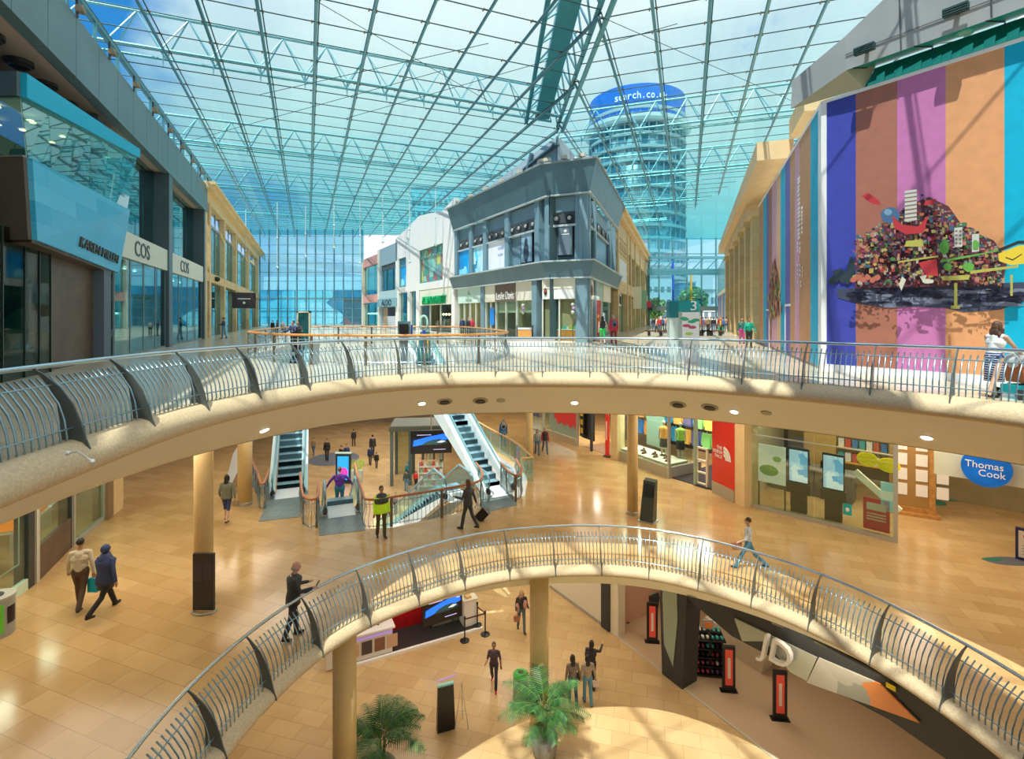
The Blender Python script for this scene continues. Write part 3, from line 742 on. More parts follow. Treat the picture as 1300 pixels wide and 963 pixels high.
for i in range(9):
    q = e.lerp(f, (i + .5) / 9) + Vector((-1.2 - (i % 2) * .9, .2, -.04)); m.lathe([(.09, 0), (.09, .02)], 8, q)
for i in range(6): m.lathe([(.1, 0), (.1, .02)], 8, e + Vector((-1.3 - (i % 3) * 1.4, .6 + i * .35, -.04)))
m.build('ceiling_lamp', LAMPW, s)
# lettering lies in the tilted panel
tl = (b - a).normalized(); up_ = (c - b) - tl * (c - b).dot(tl); up_.normalize(); nn_ = tl.cross(up_)
o = text('KAREN MILLEN', 4.5, C('dark bronze letter', .06, .05, .03, .4), s, (0, 0, 0), height=.34, depth=.06)
o.matrix_local = Matrix.Translation(a.lerp(b, .66) + up_ * .50 + nn_ * .15 + Vector((.0, -.02, 0))) @ Matrix((tl, up_, nn_)).transposed().to_4x4()
# lower storefront
zb = WL.z(147, 346)
Bx('timber_wall', WOODD, wl, (T(70), T(132) , .35, .5, 0, 4.2)); 
for px in (70, 56, 38, 10): 
    t = T(px); Bx('dark_mullion', C('green black mullion', .03, .05, .045, .3), wl, (t - .015, t + .015, .09, .14, 0, 4.2))
Bx('dark_display_window', GSHOPD, wl, (-4, T(70), .12, .15, 0, 4.2))
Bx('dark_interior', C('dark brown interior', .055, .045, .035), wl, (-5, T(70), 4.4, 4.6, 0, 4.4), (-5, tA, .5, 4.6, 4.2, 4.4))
Bx('end_pier', C('slate panel', .12, .16, .2), wl, (T(132), T(141), .0, .4, 0, 4.0))
# flower poster, shelf, chandelier and handbag inside
tp = T(20.5); st = WL.root('flower_poster', 'tall poster of purple flowers on pale green in the boutique window', 'poster', tp)
Bx('poster_sheet', C('pale green poster', .50, .55, .28, .5, emit=.5), st, (-.55, .55, .65, .7, WL.z(20, 452) , WL.z(20, 400)))
zc = (WL.z(20, 452) + WL.z(20, 400)) / 2 + .2; m = MB(); r_ = random.Random(3)
for i in range(16): m.ell((r_.uniform(-.3, .3), .63, zc + r_.uniform(-.35, .3)), (r_.uniform(.05, .13), .01, r_.uniform(.05, .12)), 8, i % 2)
m.build('flower', [C('purple petal', .16, .06, .35), C('dark green leaf', .05, .09, .04)], st)
m = MB(); [m.box(*b_) for b_ in ((-.6, -.55, .6, .72, zc - 1.3, zc + 1.1), (.55, .6, .6, .72, zc - 1.3, zc + 1.1))]; m.build('frame', C('teal frame', .1, .3, .3), st)
t = WL.root('chandelier', 'glowing cluster of small lamps hanging in the dark boutique', 'lamp', T(20)); m = MB()
for i in range(7): m.ell((-.6 + i * .2, 2.2 + (i % 2) * .3, WL.z(20, 369)), .05, 8)
m.build('bulb', LAMPW, t); m = MB()
for i in range(7): m.tube([(-.6 + i * .2, 2.2 + (i % 2) * .3, WL.z(20, 369)), (-.2 + i * .06, 2.3, 4.2)], .008, 4)
m.build('cord', CHAR, t)
t = WL.root('chandelier', 'second lamp cluster above, close under the boutique ceiling', 'lamp', T(22)); m = MB()
for i in range(4): m.ell((-.4 + i * .3, 2.2, WL.z(20, 336)), .05, 8)
m.build('bulb', LAMPW, t); MB().tube([(-.4, 2.2, WL.z(20, 336)), (.5, 2.2, WL.z(20, 336))], .01, 4).build('bar', CHAR, t)
t = WL.root('display_plinth', 'pale display plinth with cream lampshade at the left frame edge', 'plinth', T(2)); MB().box(-.9, .4, 1.0, 1.7, 0, 1.0).build('plinth_body', C('pale plinth', .5, .45, .35), t); MB().lathe([(.3, 1.1), (.25, 1.7)], 14, (-.2, 1.3, 0)).build('lamp_shade', C('cream shade', .9, .75, .4, emit=.4), t)
t = thing('handbag', 'pale handbag standing in the upper corner window of the boutique', 'handbag', tuple(d + Vector((-.55, .35, L3 + .04))))
MB().hexa([(-.25, -.08, 0), (.25, -.08, 0), (.25, .08, 0), (-.25, .08, 0), (-.2, -.05, .3), (.2, -.05, .3), (.2, .05, .3), (-.2, .05, .3)]).build('bag_body', C('pale leather', .55, .5, .42), t)
MB().tube([(-.15, 0, .3), (-.1, 0, .45), (.1, 0, .45), (.15, 0, .3)], .015, 5).build('handle', C('pale leather', .55, .5, .42), t)
p = d.lerp(c, .62) + Vector((-1.1, .3, L3)); mannequin(tuple(p), .4, C('crimson cloth', .6, .03, .08), C('crimson cloth', .6, .03, .08), 'mannequin in a crimson dress behind the upper boutique window')
t = thing('clothes_stand', 'dark T shaped garment stand beside the crimson mannequin', 'stand', tuple(d.lerp(c, .5) + Vector((-1.5, .3, L3))))
MB().tube([(0, 0, 0), (0, 0, 1.7)], .03).tube([(-.6, 0, 1.7), (.9, 0, 1.6)], .03).build('stand_frame', CHAR, t)

# ---- yellow stone shops beyond
s = WL.root('wall_left', 'yellow sandstone front of the far left shops', 'wall', tC, kind='structure')
TT = lambda px: WL.t(px) - tC
zt = WL.z(262, 236); zc0 = WL.z(262, 256); zb0, zb1 = WL.z(260.6, 356), WL.z(254, 341.5); Wd = TT(328.5)
MB().box(-.4, Wd, -.1, .6, zc0, zt - .45).box(-.5, Wd + .2, -.6, .6, zt - .5, zt - .2).box(-.5, Wd + .2, -.9, .6, zt - .2, zt).build('cornice', STONEP, s)
Bx('storey_band', STONE, s, (-.3, Wd, -.12, .6, zb0, zb1))
pier = [TT(p_) for p_ in (264.5, 283.5, 298.5, 314.5, 326.5)]
for a in pier: Bx('pier', STONE, s, (a - .42, a + .42, -.15, .4, 0, zc0))
Bx('pier', STONE, s, (-.3, .5, -.2, 1.2, 0, zc0))
for i in range(4):
    a, b = pier[i] + .42, pier[i + 1] - .42
    w_ = tag(Bx('window_%d' % (i + 1), GSHOP, s, (a, b, .3, .33, zb1, zb1 + (zc0 - zb1) * .74)), kind='structure')
    m = MB(); n = 3
    for k in range(n + 1): x = a + (b - a) * k / n; m.box(x - .05, x + .05, .24, .36, zb1, zc0)
    m.box(a, b, .24, .36, zb1 + (zc0 - zb1) * .74, zb1 + (zc0 - zb1) * .78); m.build('window_frame', C('grey frame', .28, .36, .38), s)
    Bx('shop_window', GSHOP, s, (a, b, .25, .28, 0, zb0))
    m = MB()
    for k in range(n + 1): x = a + (b - a) * k / n; m.box(x - .05, x + .05, .2, .32, 0, zb0)
    m.build('shop_mullion', C('grey frame', .28, .36, .38), s)
Bx('backing', REFL, s, (0, Wd, 3.5, 3.7, 0, zc0))
Bx('side_return', STONE, s, (Wd - .3, Wd, .5, 4, 0, zc0))
a = TT(306); Bx('shop_entrance', BLACK, s, (TT(303), TT(311), .4, .6, 0, WL.z(306, 388)))
t = WL.root('projecting_sign', 'dark square hanging sign with tiny white lettering on the sandstone front', 'sign', T(292), )
zz0, zz1 = WL.z(292, 391), WL.z(292, 371)
MB().box(-.08, .08, -2.4, -.2, zz0, zz1).build('sign_panel', C('plum brown sign', .06, .045, .06), t)
MB().box(-.02, .02, -.3, .2, zz1 - .1, zz1 - .02).build('bracket', CHAR, t)
MB().box(-.085, -.08, -1.9, -.7, (zz0 + zz1) / 2 + .12, (zz0 + zz1) / 2 + .22).ell((-.09, -1.3, (zz0 + zz1) / 2 - .25), (.02, .14, .12), 8).build('lettering', WHITE, t)
t = WL.root('dome_camera', 'small black dome camera on the sandstone band', 'camera', T(271)); m = MB(); m.ell((0, -.3, (zb0 + zb1) / 2), .22, 12); m.box(-.1, .1, -.3, 0, (zb0 + zb1) / 2 + .1, (zb0 + zb1) / 2 + .2); m.build('camera_body', BLACK, t, True)

# ================================================================== top level, corner block
WA = W(WX := (21.63 - .5614 * 48.35, 48.35), (2.4, 34.3), L3)
WB = W((2.4, 34.3), (5.0, 33.1), L3)
WC = W((5.0, 33.1), (5.0 + .336 * 14.2, 47.3), L3)
SLATE = P('slate blue render', (.20, .33, .41), .45, noise=.08, nscale=.7)
SLATED = P('dark slate cladding', (.12, .22, .27), .4, noise=.1, nscale=.6)
cb = thing('wall_far', 'slate grey two storey corner block with flared bands', 'wall', (0, 0, L3), kind='structure')
zP, zQ, zb2, zb3 = 11.85, 9.9, 5.35, 4.35
def flare(name, zlo, zhi, o0, o1, mat):
    lo = []; hi = []
    pts = [Vector(WA.p0), Vector(WB.p0), Vector(WC.p0), Vector(WC.p1)]
    ns = [WA.n, (WA.n + WB.n).normalized(), (WB.n + WC.n).normalized() * 1.25, WC.n]
    for p_, n_ in zip(pts, ns): lo.append(p_ - n_ * o0); hi.append(p_ - n_ * o1)
    m = MB(); k = len(pts); vs = [(q.x, q.y, zlo) for q in lo] + [(q.x, q.y, zhi) for q in hi] + [(q.x, q.y, zhi) for q in pts] + [(q.x, q.y, zlo) for q in pts]
    fs = []
    for i in range(k - 1): fs += [(i, i + 1, k + i + 1, k + i), (k + i, k + i + 1, 2 * k + i + 1, 2 * k + i), (3 * k + i, 3 * k + i + 1, i + 1, i), (2 * k + i, 2 * k + i + 1, 3 * k + i + 1, 3 * k + i)]
    fs += [(0, k, 2 * k, 3 * k), (k - 1, 4 * k - 1, 3 * k - 1, 2 * k - 1)]
    m.add(vs, fs); return m.build(name, mat, cb)
flare('parapet_band', zQ, zP, .15, .75, SLATED); flare('parapet_cap', zP, zP + .12, .85, .85, C('cap', .3, .36, .38)); flare('sill_line', zQ - .1, zQ, .25, .25, C('pale ledge line', .5, .58, .6))
flare('storey_band', zb3, zb2, .2, .55, SLATED); flare('storey_cap', zb2, zb2 + .1, .65, .65, C('pale ledge line', .5, .58, .6)); flare('storey_line', zb3 - .1, zb3, .25, .25, C('pale ledge line', .5, .58, .6))
def wbox(w, name, mat, parent_xyz, *bx):
    """boxes in wall coordinates joined as a child of the block"""
    m = MB(); m.T = Matrix.Translation((w.p0.x, w.p0.y, 0)) @ Matrix.Rotation(w.ang, 4, 'Z')
    for q in bx: m.box(*q)
    return m.build(name, mat, parent_xyz)
core = [WA.P(-.0, .4), WA.P(WA.len, .4), WB.P(WB.len, .35), WC.P(WC.len, .4), (8, 60), (-4, 62)]
MB().prism([WA.P(0, 3.2), WA.P(WA.len, 2.6), WC.P(0, 2.6), WC.P(WC.len, 3.2), (9, 58), (-2, 60)], 0, zP).build('core', C('dark teal core', .06, .12, .14), cb)
wbox(WA, 'upper_wall', SLATE, cb, (0, WA.len, .4, .6, zb2, zQ)); wbox(WB, 'upper_wall', SLATE, cb, (0, WB.len, .3, .6, zb2, zQ)); wbox(WC, 'upper_wall', SLATE, cb, (0, WC.len, .4, .6, zb2, zQ))
wbox(WA, 'pilaster', SLATE, cb, (WA.t(612.5) - .3, WA.t(612.5) + .3, -.05, .5, 0, zb3))
for px in (579, 597.5, 615.6, 643.5, 682): 
    t = WA.t(px); wbox(WA, 'pilaster', SLATE, cb, (t - .3, t + .3, -.05, .5, 0 if px == 615.5 else zb2, zQ))
wbox(WA, 'pilaster', SLATE, cb, (WA.len - .35, WA.len, .0, .5, zb2, zQ))
for px, wd2 in ((695, .1), (738, .42)): 
    t = WB.t(px); wbox(WB, 'pilaster', SLATE, cb, (t - wd2, t + wd2, .0, .5, 0 if px > 700 else zb2, zQ))
for px in (748.5, 756, 775, 781): 
    t = WC.t(px); wbox(WC, 'pilaster', SLATE, cb, (t - .25, t + .25, -.05, .5, 0 if px < 770 else zb2, zQ))
# plant room on the roof, its ridge just under the glass
PLANT = tiles('grey standing seam cladding', (.55, .66, .74), (.50, .60, .68), (.2, .28, .33), 1.6, 6, .45, msize=.02, swap=(radians(90), 0, 0))
A_, B_, C_, D_ = Vector((-3.8, 47.5)), Vector((3.3, 36.2)), Vector((6.3, 36.9)), Vector((8.2, 46))
m = MB(); m.add([(*A_, zP), (*B_, zP), (*C_, zP), (*D_, zP), (*A_, zP + .9), (B_.x, B_.y, 14.7), (C_.x - 1.6, C_.y + .5, 13.6), (*D_, zP + .6)], [(0, 1, 5, 4), (1, 2, 6, 5), (2, 3, 7, 6), (4, 5, 6, 7), (0, 4, 7, 3)])
m.build('plant_room', PLANT, cb)
MB().bar((-2, 45.0, zP + .4), (3.2, 36.0, 14.0), .5, .12).bar((1.0, 39.6, zP), (1.6, 38.8, 14.2), .5, .2).build('plant_strut', SLATED, cb)
m = MB()
for w, a0, a1, n in ((WA, 2, WA.len, 6), (WB, .2, 2.6, 3), (WC, 1, 12, 5)):
    for i in range(n):
        q = w.P(a0 + (a1 - a0) * i / (n - 1), -.5)
        t = thing('floodlight', 'small pale floodlight on the corner block parapet', 'floodlight', (q[0], q[1], L3 + zP + .12), w.ang, 'floodlights on the corner parapet')
        MB().box(-.22, .22, -.15, .1, .12, .34).build('lamp_head', C('pale lamp head', .7, .62, .5), t); MB().box(-.03, .03, -.03, .03, 0, .12).build('bracket', CHAR, t)
# window bays of the upper storey
BLUP = patchwork('blue graphic window', [(.0, .22, .62), (.0, .35, .8), (.05, .5, .9), (.0, .12, .45), (.25, .7, .95)], (.9, .9, .5), .35, emit=.25, smooth=True)
CYANP = patchwork('cyan figure graphic', [(.05, .5, .75), (.6, .85, .9), (.02, .2, .35), (.1, .65, .85)], (1.6, 1, .7), .35, emit=.2, smooth=True)
VENT = C('dark vent panel', .07, .08, .09, .5)
def bay(w, px0, px1, label, mat, content=None, recess=.15, nv=3, py0=None, py1=None):
    t0, t1 = w.t(px0), w.t(px1); s = w.root('window_bay', label, 'window', t0); wdt = t1 - t0
    zv0, zv1 = zQ - 2.0, zQ - 1.15
    Bx('transom_panel', SLATE, s, (0, wdt, .2, .35, zv1, zQ - .1))
    Bx('vent_panel', VENT, s, (0, wdt, .15, .35, zv0, zv1))
    m = MB()
    for i in range(nv):
        c = ((i + .5) * wdt / nv, .14, (zv0 + zv1) / 2); k = m.v.__len__()
        m.tube([(c[0], .16, c[2]), (c[0], .06, c[2])], [.3, .26], 14); m.tube([(c[0], .06, c[2]), (c[0], .0, c[2])], [.14, .12], 10, 1)
    m.build('vent_nozzle', [CHAR, C('grey nozzle', .5, .52, .52)], s)
    Bx('sill', C('pale ledge line', .5, .58, .6), s, (0, wdt, .0, .35, zv0 - .14, zv0))
    Bx('window_pane', mat, s, (.08, wdt - .08, recess, recess + .06, zb2 + .15, zv0 - .14))
    m = MB(); m.box(0, .1, .02, .3, zb2 + .1, zv0 - .1); m.box(wdt - .1, wdt, .02, .3, zb2 + .1, zv0 - .1); m.box(0, wdt, .02, .3, zb2 + .05, zb2 + .18); m.build('window_frame', SLATED, s)
    return s, wdt
bay(WA, 581, 596, 'upper window with bright blue graphic, at the left end of the slate block', BLUP, nv=2)
bay(WA, 599, 613.5, 'upper window with cyan figure graphic, second from left on the slate block', CYANP, nv=2)
s, wdt = bay(WA, 617.5, 641.5, 'upper window filled by a white and pale blue poster', P('white poster film', (.85, .88, .95), .4, emit=.1), nv=3)
Bx('poster_mark', C('pale blue print', .45, .6, .85), s, (wdt * .55, wdt * .85, .13, .15, 7.1, 7.3), (wdt * .55, wdt * .8, .13, .15, 6.6, 6.75))
s, wdt = bay(WA, 645.5, 680, 'recessed upper bay with a framed standing figure poster', SLATE, nv=4, recess=.3)
Bx('poster_frame', BLACK, s, (wdt * .42, wdt * .85, .12, .28, 5.6, 8.0)); Bx('poster_sheet', C('blue grey photo poster', .30, .48, .62, .3), s, (wdt * .45, wdt * .82, .1, .12, 5.7, 7.9))
m = MB(); m.ell((wdt * .63, .09, 7.2), (.22, .02, .25), 10); m.ell((wdt * .63, .09, 6.4), (.38, .02, .75), 10); m.build('poster_figure', C('dark figure print', .05, .08, .11), s)
s, wdt = bay(WB, 697, 731, 'chamfered corner bay with a dark framed poster', SLATE, nv=2, recess=.3)
Bx('poster_frame', BLACK, s, (wdt * .30, wdt * .90, .08, .28, 5.75, 8.0)); Bx('poster_sheet', C('smoky grey poster', .16, .22, .27, .3), s, (wdt * .34, wdt * .86, .05, .08, 5.85, 7.9))
MB().ell((wdt * .6, .04, 7.45), (.12, .01, .1), 8).box(wdt * .45, wdt * .75, .035, .05, 7.2, 7.26).build('poster_mark', WHITE, s)
bay(WC, 749.5, 755, 'narrow dark bay on the shaded right face of the slate block', GSHOP, nv=1)
bay(WC, 757.5, 773.5, 'wide dark bay on the shaded right face of the slate block', C('deep blue glazing', .02, .05, .12, .2), nv=3)
# ---- ground floor shops of the corner
CREAMS = P('cream shop fascia', (.86, .82, .68), .5); 
def shop(w, px0, px1, label, sign, fascia_h=1.35, glassmat=GCLEAR, inner=None, zt_=None, door=None, depth=3.0, mull=2, light=True, cat='shopfront'):
    t0, t1 = w.t(px0), w.t(px1); s = w.root('shopfront', label, cat, t0); wd_ = t1 - t0; zt_ = zt_ or (zb3 - .1)
    Bx('fascia', sign, s, (0, wd_, .05, .25, zt_ - fascia_h, zt_))
    m = MB()
    for i in range(mull): m.box(wd_ * i / mull + .04, wd_ * (i + 1) / mull - .04, .2, .23, .08, zt_ - fascia_h)
    m.build('display_window', glassmat, s)
    m = MB()
    for i in range(mull + 1): x_ = wd_ * i / mull; m.box(x_ - .05, x_ + .05, .12, .28, 0, zt_ - fascia_h)
    m.box(0, wd_, .12, .28, 0, .08); m.build('mullion', C('pale mullion', .7, .7, .64), s)
    Bx('interior', inner or C('warm interior', .55, .40, .22), s, (0, wd_, depth, depth + .1, 0, zt_), (0, .05, .3, depth, 0, zt_), (wd_ - .05, wd_, .3, depth, 0, zt_), (0, wd_, .3, depth, zt_ - .4, zt_ - .3))
    if light:
        m = MB()
        for i in range(4): m.lathe([(.12, 0), (.12, .03)], 8, (wd_ * (i + .5) / 4, 1.2, zt_ - .46))
        m.build('ceiling_lamp', LAMP, s)
    return s, wd_
s, w1 = shop(WA, 580.5, 610, 'pale teal and white shopfront with a crown emblem, left end of the slate block', C('mint fascia', .62, .82, .76), mull=4, inner=C('tan panel interior', .55, .42, .25))
m = MB()
for i in range(5): m.ell((w1 * .5 + (i - 2) * .22, .02, 3.75 - abs(i - 2) * .1), (.09, .03, .12), 8)
m.tube([(w1 * .5, .0, 3.2), (w1 * .5, .0, 4.05)], .05, 5); m.box(w1 * .5 - .6, w1 * .5 + .6, -.01, .05, 3.15, 3.28); m.build('emblem', C('silver green emblem', .35, .5, .42), s)
s, w1 = shop(WA, 615, 627.5, 'cream narrow shopfront with a blue poster, left of the jeweller', CREAMS, mull=2)
Bx('poster', C('blue window poster', .02, .25, .75, .4, emit=.2), s, (w1 * .45, w1 * .85, .1, .14, 1.0, 2.4))
s, w1 = shop(WA, 627.8, 653.5, 'jeweller shopfront with a brown sign in white lettering', C('taupe sign', .20, .14, .12), mull=2, inner=C('tan back wall', .50, .38, .22))
text('Leslie Davis', w1 * .86, WHITE, s, (w1 * .5, .03, 3.35), height=.62)
Bx('beam', C('cream bulkhead', .72, .62, .42), s, (0, w1, .35, .5, 2.0, 3.0))
s, w1 = shop(WA, 654, 677, 'cream open shopfront joined to the jeweller, flowers inside', CREAMS, mull=1, glassmat=GCLEAR, inner=C('tan back wall', .50, .38, .22))
Bx('beam', C('cream bulkhead', .72, .62, .42), s, (0, w1, .35, .5, 2.0, 2.9)); Bx('back_counter', C('dark showcase', .06, .05, .04, .2), s, (0, w1, 1.5, 2.2, 0, 1.9))
t_ = WA.t(679.3); wbox(WA, 'pilaster', SLATE, cb, (t_ - .32, t_ + .32, -.1, .5, 0, zb3))
s, w1 = shop(WB, 688, 731, 'white fronted corner cafe shop with a small red and black crest', WHITE, mull=2, inner=C('brown cafe interior', .22, .13, .09))
Bx('upper_fascia', CREAMS, s, (0, w1, .02, .06, 3.6, 4.25))
MB().ell((.25, .0, 3.4), (.12, .04, .26), 10).ell((.25, -.03, 3.45), (.08, .03, .1), 8, 1).build('emblem', [C('black crest', .05, .03, .02), C('red crest', .6, .06, .04)], s)
for i, (a, z_) in enumerate(((.28, 2.2), (.62, 2.05))):
    t = WB.root('pendant_lamp', 'glowing cream drum lamp hanging in the corner cafe, %s' % ('left one' if not i else 'right one'), 'lamp', WB.t(688) + w1 * a)
    MB().lathe([(.2, z_), (.2, z_ + .75)], 12, (0, 1.5, 0)).build('lamp_shade', C('glowing shade', 1, .82, .5, emit=1.6), t); MB().tube([(0, 1.5, z_ + .75), (0, 1.5, 3.8)], .015, 4).build('cord', CHAR, t)
for w, px, nm in ((WA, 668.5, 'jeweller window'), (WB, 729, 'corner cafe window')):
    t = w.root('balloon_string', 'string of white and lilac balloons by the %s' % nm, 'balloons', w.t(px)); t.location.z = L3
    m = MB(); 
    for k in range(3): m.ell((.05 * (k % 2), -.3, 2.5 - k * .25), .13, 12, k % 2)
    m.tube([(0, -.3, 1.5), (0, -.3, 0.0)], .02, 4, 2); m.build('balloon', [C('white balloon', .6, .62, .55), C('lilac balloon', .45, .3, .5), CHAR], t, True)
t = WB.root('cafe_counter', 'orange wood counter with bright stock in the corner cafe', 'counter', WB.t(704)); 
MB().box(0, 2.0, .35, 1.0, 0, .8).build('counter_body', P('orange wood veneer', (.72, .27, .06), .4), t); MB().box(-.03, 2.03, .32, 1.03, .8, .85).build('counter_top', C('white counter top', .8, .8, .75), t)
m = MB()
for i in range(9): m.box(.08 + i * .21, .24 + i * .21, .45, .85, .85, 1.0 + .2 * R.random(), i % 4)
m.build('stock', [C('yellow pack', .7, .6, .1), C('green pack', .2, .5, .15), C('teal pack', .1, .5, .45), C('cream pack', .8, .75, .6)], t)
t = thing('pram_stall', 'small orange and white trolley by the jeweller, behind the railing', 'stall', (*FP(666, 438, L3), L3)); 
MB().box(-.4, .4, -.3, .3, .25, .95).build('trolley_body', C('orange box', .9, .42, .1), t); MB().box(-.42, .42, -.32, .32, .95, 1.05).build('trolley_top', WHITE, t); MB().box(-.5, -.44, -.3, .3, 0, 1.2).box(.44, .5, -.3, .3, 0, 1.2).build('handle', CHAR, t)
t = thing('blue_bench', 'long low blue edged counter in front of the jeweller', 'counter', (*FP(655, 440, L3), L3)); MB().box(-1.7, 2.2, -.3, .3, .0, .45).build('bench_body', WHITE, t); MB().box(-1.75, 2.25, -.35, .35, .45, .55).build('bench_edge', C('bright blue edge', .02, .3, .8), t)
# right face of the corner
s, w1 = shop(WC, 749, 754.5, 'cream narrow shopfront round the corner with an oval mark', CREAMS, mull=1, inner=C('tan back wall', .50, .38, .22)); MB().ell((w1 / 2, .0, 3.5), (.25, .04, .4), 10).build('emblem', C('brown oval mark', .3, .12, .06), s)
s, w1 = shop(WC, 756, 766, 'shopfront with a grey green sign and a dark red banner', C('grey green sign', .45, .6, .56), mull=1, inner=C('dark interior', .08, .03, .03))
Bx('banner', C('dark red banner', .45, .02, .04, .5), s, (.2, w1 * .62, .0, .05, .1, 2.9)); m = MB()
m.tube([(w1 * .32 + .5 * cos(a_ * .5), -.03, 1.3 + .5 * sin(a_ * .5)) for a_ in range(9)], .07, 5); m.build('banner_swirl', C('gold swirl', .75, .35, .1), s)
s, w1 = shop(WC, 767, 776, 'cream shopfront at the far end of the slate block', CREAMS, mull=1)
# ---- yellow stone building on the right of the corner block
WD = W(WC.p1, (WC.p1.x + .336 * 43, WC.p1.y + 43), L3)
s = WD.root('wall_far', 'yellow sandstone building behind the slate corner block', 'wall', kind='structure')
zt = 11.85
MB().box(0, WD.len, -.9, .6, zt - .35, zt).box(0, WD.len, -.55, .6, zt - .8, zt - .35).build('cornice', STONEP, s)
tq = [WD.t(p_) for p_ in (795, 799.5, 805, 811.5, 817.5, 822)]
MB().box(0, tq[0], -.1, .4, zb3, zt - .8).box(0, WD.len, -.05, .4, zt - 3.0, zt - .8).box(0, WD.len, -.15, .4, zb3 - .3, zb3 + .9).build('stone_front', STONE, s)
for a in [.4] + tq: Bx('pier', STONE, s, (a - .35, a + .35, -.2, .5, 0, zt - .8))
m = MB()
for i in range(5): m.box(1.0 + i * 1.5, 2.0 + i * 1.5, -.16, -.1, 8.3, 9.0); 
m.box(.8, 9, -.16, -.1, 9.3, 9.45).box(.8, 9, -.16, -.1, 7.9, 8.05).build('stone_relief', C('carved stone', .55, .38, .18), s)
Bx('window_band', GSHOP, s, (tq[0], WD.len, .3, .33, zb3 + .9, zt - 3)); Bx('arch_window', C('white arched infill', .75, .8, .8), s, (1.5, tq[0] - 1, -.14, -.1, zb3 + .9, zb3 + 3.0)); Bx('shop_glass', GSHOP, s, (0, WD.len, .3, .33, 0, zb3 - .3)); Bx('backing', C('brown backing', .2, .13, .08), s, (0, WD.len, 3, 3.2, 0, zt - 1))
for px, col, nm in ((800, C('cream pennant', .8, .78, .65), 'cream pennant sign with a small crest'), (808.5, C('green pennant', .25, .5, .35), 'green pennant sign'), (816, C('round red sign', .6, .05, .1), 'small red sign')):
    t = WD.root('projecting_sign', nm + ' on the far sandstone shops', 'sign', WD.t(px)); MB().box(-.06, .06, -1.3, -.35, 2.6 if px != 816 else 3.0, 5.2 if px < 810 else 4.0).build('sign_panel', col, t); MB().box(-.02, .02, -.4, 0, 3.8, 3.9).build('bracket', CHAR, t)
s, w1 = shop(WD, 783, 789.5, 'cream framed shopfront with dark script on the far sandstone front', C('script sign', .75, .8, .78), zt_=4.1)
MB().box(w1 * .15, w1 * .3, -.02, .04, 2.95, 3.8).box(w1 * .45, w1 * .55, -.02, .04, 3.0, 3.9).box(w1 * .7, w1 * .85, -.02, .04, 2.9, 3.7).build('lettering', BLACK, s)

# ================================================================== left mall, right hand side: white, blue and pink fronts
WE = W((21.63 - .5614 * 64.8, 64.8), (WA.p0.x, WA.p0.y), L3)
s = WE.root('wall_right', 'tall white rendered front between the slate block and the far shops', 'wall', kind='structure')
zw = [WE.z(502.5, 303), WE.z(578, 250)]
tw = lambda px: WE.t(px)
def bracket(ta, tb, za, zb_): return (ta, tb, 0, .4, za, zb_)
wz0, wz1 = WE.z(532, 360), WE.z(562, 308); vz0, vz1 = WE.z(511, 364), WE.z(511, 327)
a0, a1, a2, a3, a4, a5 = tw(502), tw(506), tw(515.5), tw(532), tw(562), WE.len
fz = WE.z(550, 366)
MB().yprism([(a0, 0), (a0, zw[0]), (a1, zw[0] + .2), (a1, 0)], 0, .5).yprism([(a1, vz1), (a1, zw[0] + .2), (a2, zw[0] + .6), (a2, vz1)], 0, .5).yprism([(a1, fz), (a1, vz0), (a2, vz0), (a2, fz)], 0, .5).yprism([(a2, fz), (a2, zw[0] + .6), (a3, zw[0] + 1.4), (a3, fz)], 0, .5)\
    .yprism([(a3, wz1), (a3, zw[0] + 1.4), (a4, zw[1] - .7), (a4, wz1)], 0, .5).box(a3, a4, 0, .5, fz, wz0).yprism([(a4, fz), (a4, zw[1] - .7), (a5, zw[1]), (a5, fz)], 0, .5)\
    .box(tw(517), tw(520), 0, .5, 0, fz).box(tw(528), tw(532), 0, .5, 0, fz).box(tw(573), a5, 0, .5, 0, fz).build('white_front', WHITE, s)
MULTI = patchwork('multicoloured window graphic', [(.05, .3, .25), (.1, .5, .35), (.6, .6, .1), (.02, .15, .3), (.5, .15, .1), (.05, .4, .5), (.3, .6, .5)], (1.1, 1, 1.0), .35, emit=.15, smooth=True)
for nm, b_, mat_, lb in (('window_7', (a3, a4, .3, .36, wz0, wz1), MULTI, 0), ('window_8', (a1, a2, .3, .36, vz0, vz1), BLUP, 0)):
    w_ = tag(Bx(nm, mat_, s, b_), kind='structure'); x0, x1, _, _, z0_, z1_ = b_
    m = MB(); [m.box(*q) for q in ((x0, x0 + .15, .1, .4, z0_, z1_), (x1 - .15, x1, .1, .4, z0_, z1_), (x0, x1, .1, .4, z0_, z0_ + .15), (x0, x1, .1, .4, z1_ - .15, z1_), (x0, x1, .2, .3, z1_ - 1.0, z1_ - .85))]
    for i in range(5): xc = x0 + (x1 - x0) * (i + .5) / 5; m.bar((xc - .25, .2, z1_ - .85), (xc + .25, .2, z1_ - .15), .08)
    m.build('window_frame', C('teal grey frame', .15, .3, .3), s)
s2, w1 = shop(WE, 532.5, 572, 'cream shopfront with raised green lettering, produce on display inside', C('pale cream fascia', .80, .82, .70), fascia_h=WE.z(550, 370) - WE.z(550, 391), zt_=fz, mull=3, inner=C('brown timber interior', .28, .17, .08), depth=4)
text('HOLLAND & BARRETT', w1 * .74, C('green letter', .0, .35, .12, .5), s2, (w1 * .5, -.05, WE.z(552, 380.5)), height=.85, depth=.15)
m = MB()
for i in range(7): m.ell((w1 * (.25 + i * .09), 2.0, 1.9), .13, 8)
m.build('pendant_bulb', LAMPW, s2)
m = MB()
for i in range(10): m.box(w1 * .2 + i * .5, w1 * .2 + i * .5 + .4, 1.2, 1.9, .5, 1.0 + .2 * (i % 3), i % 4)
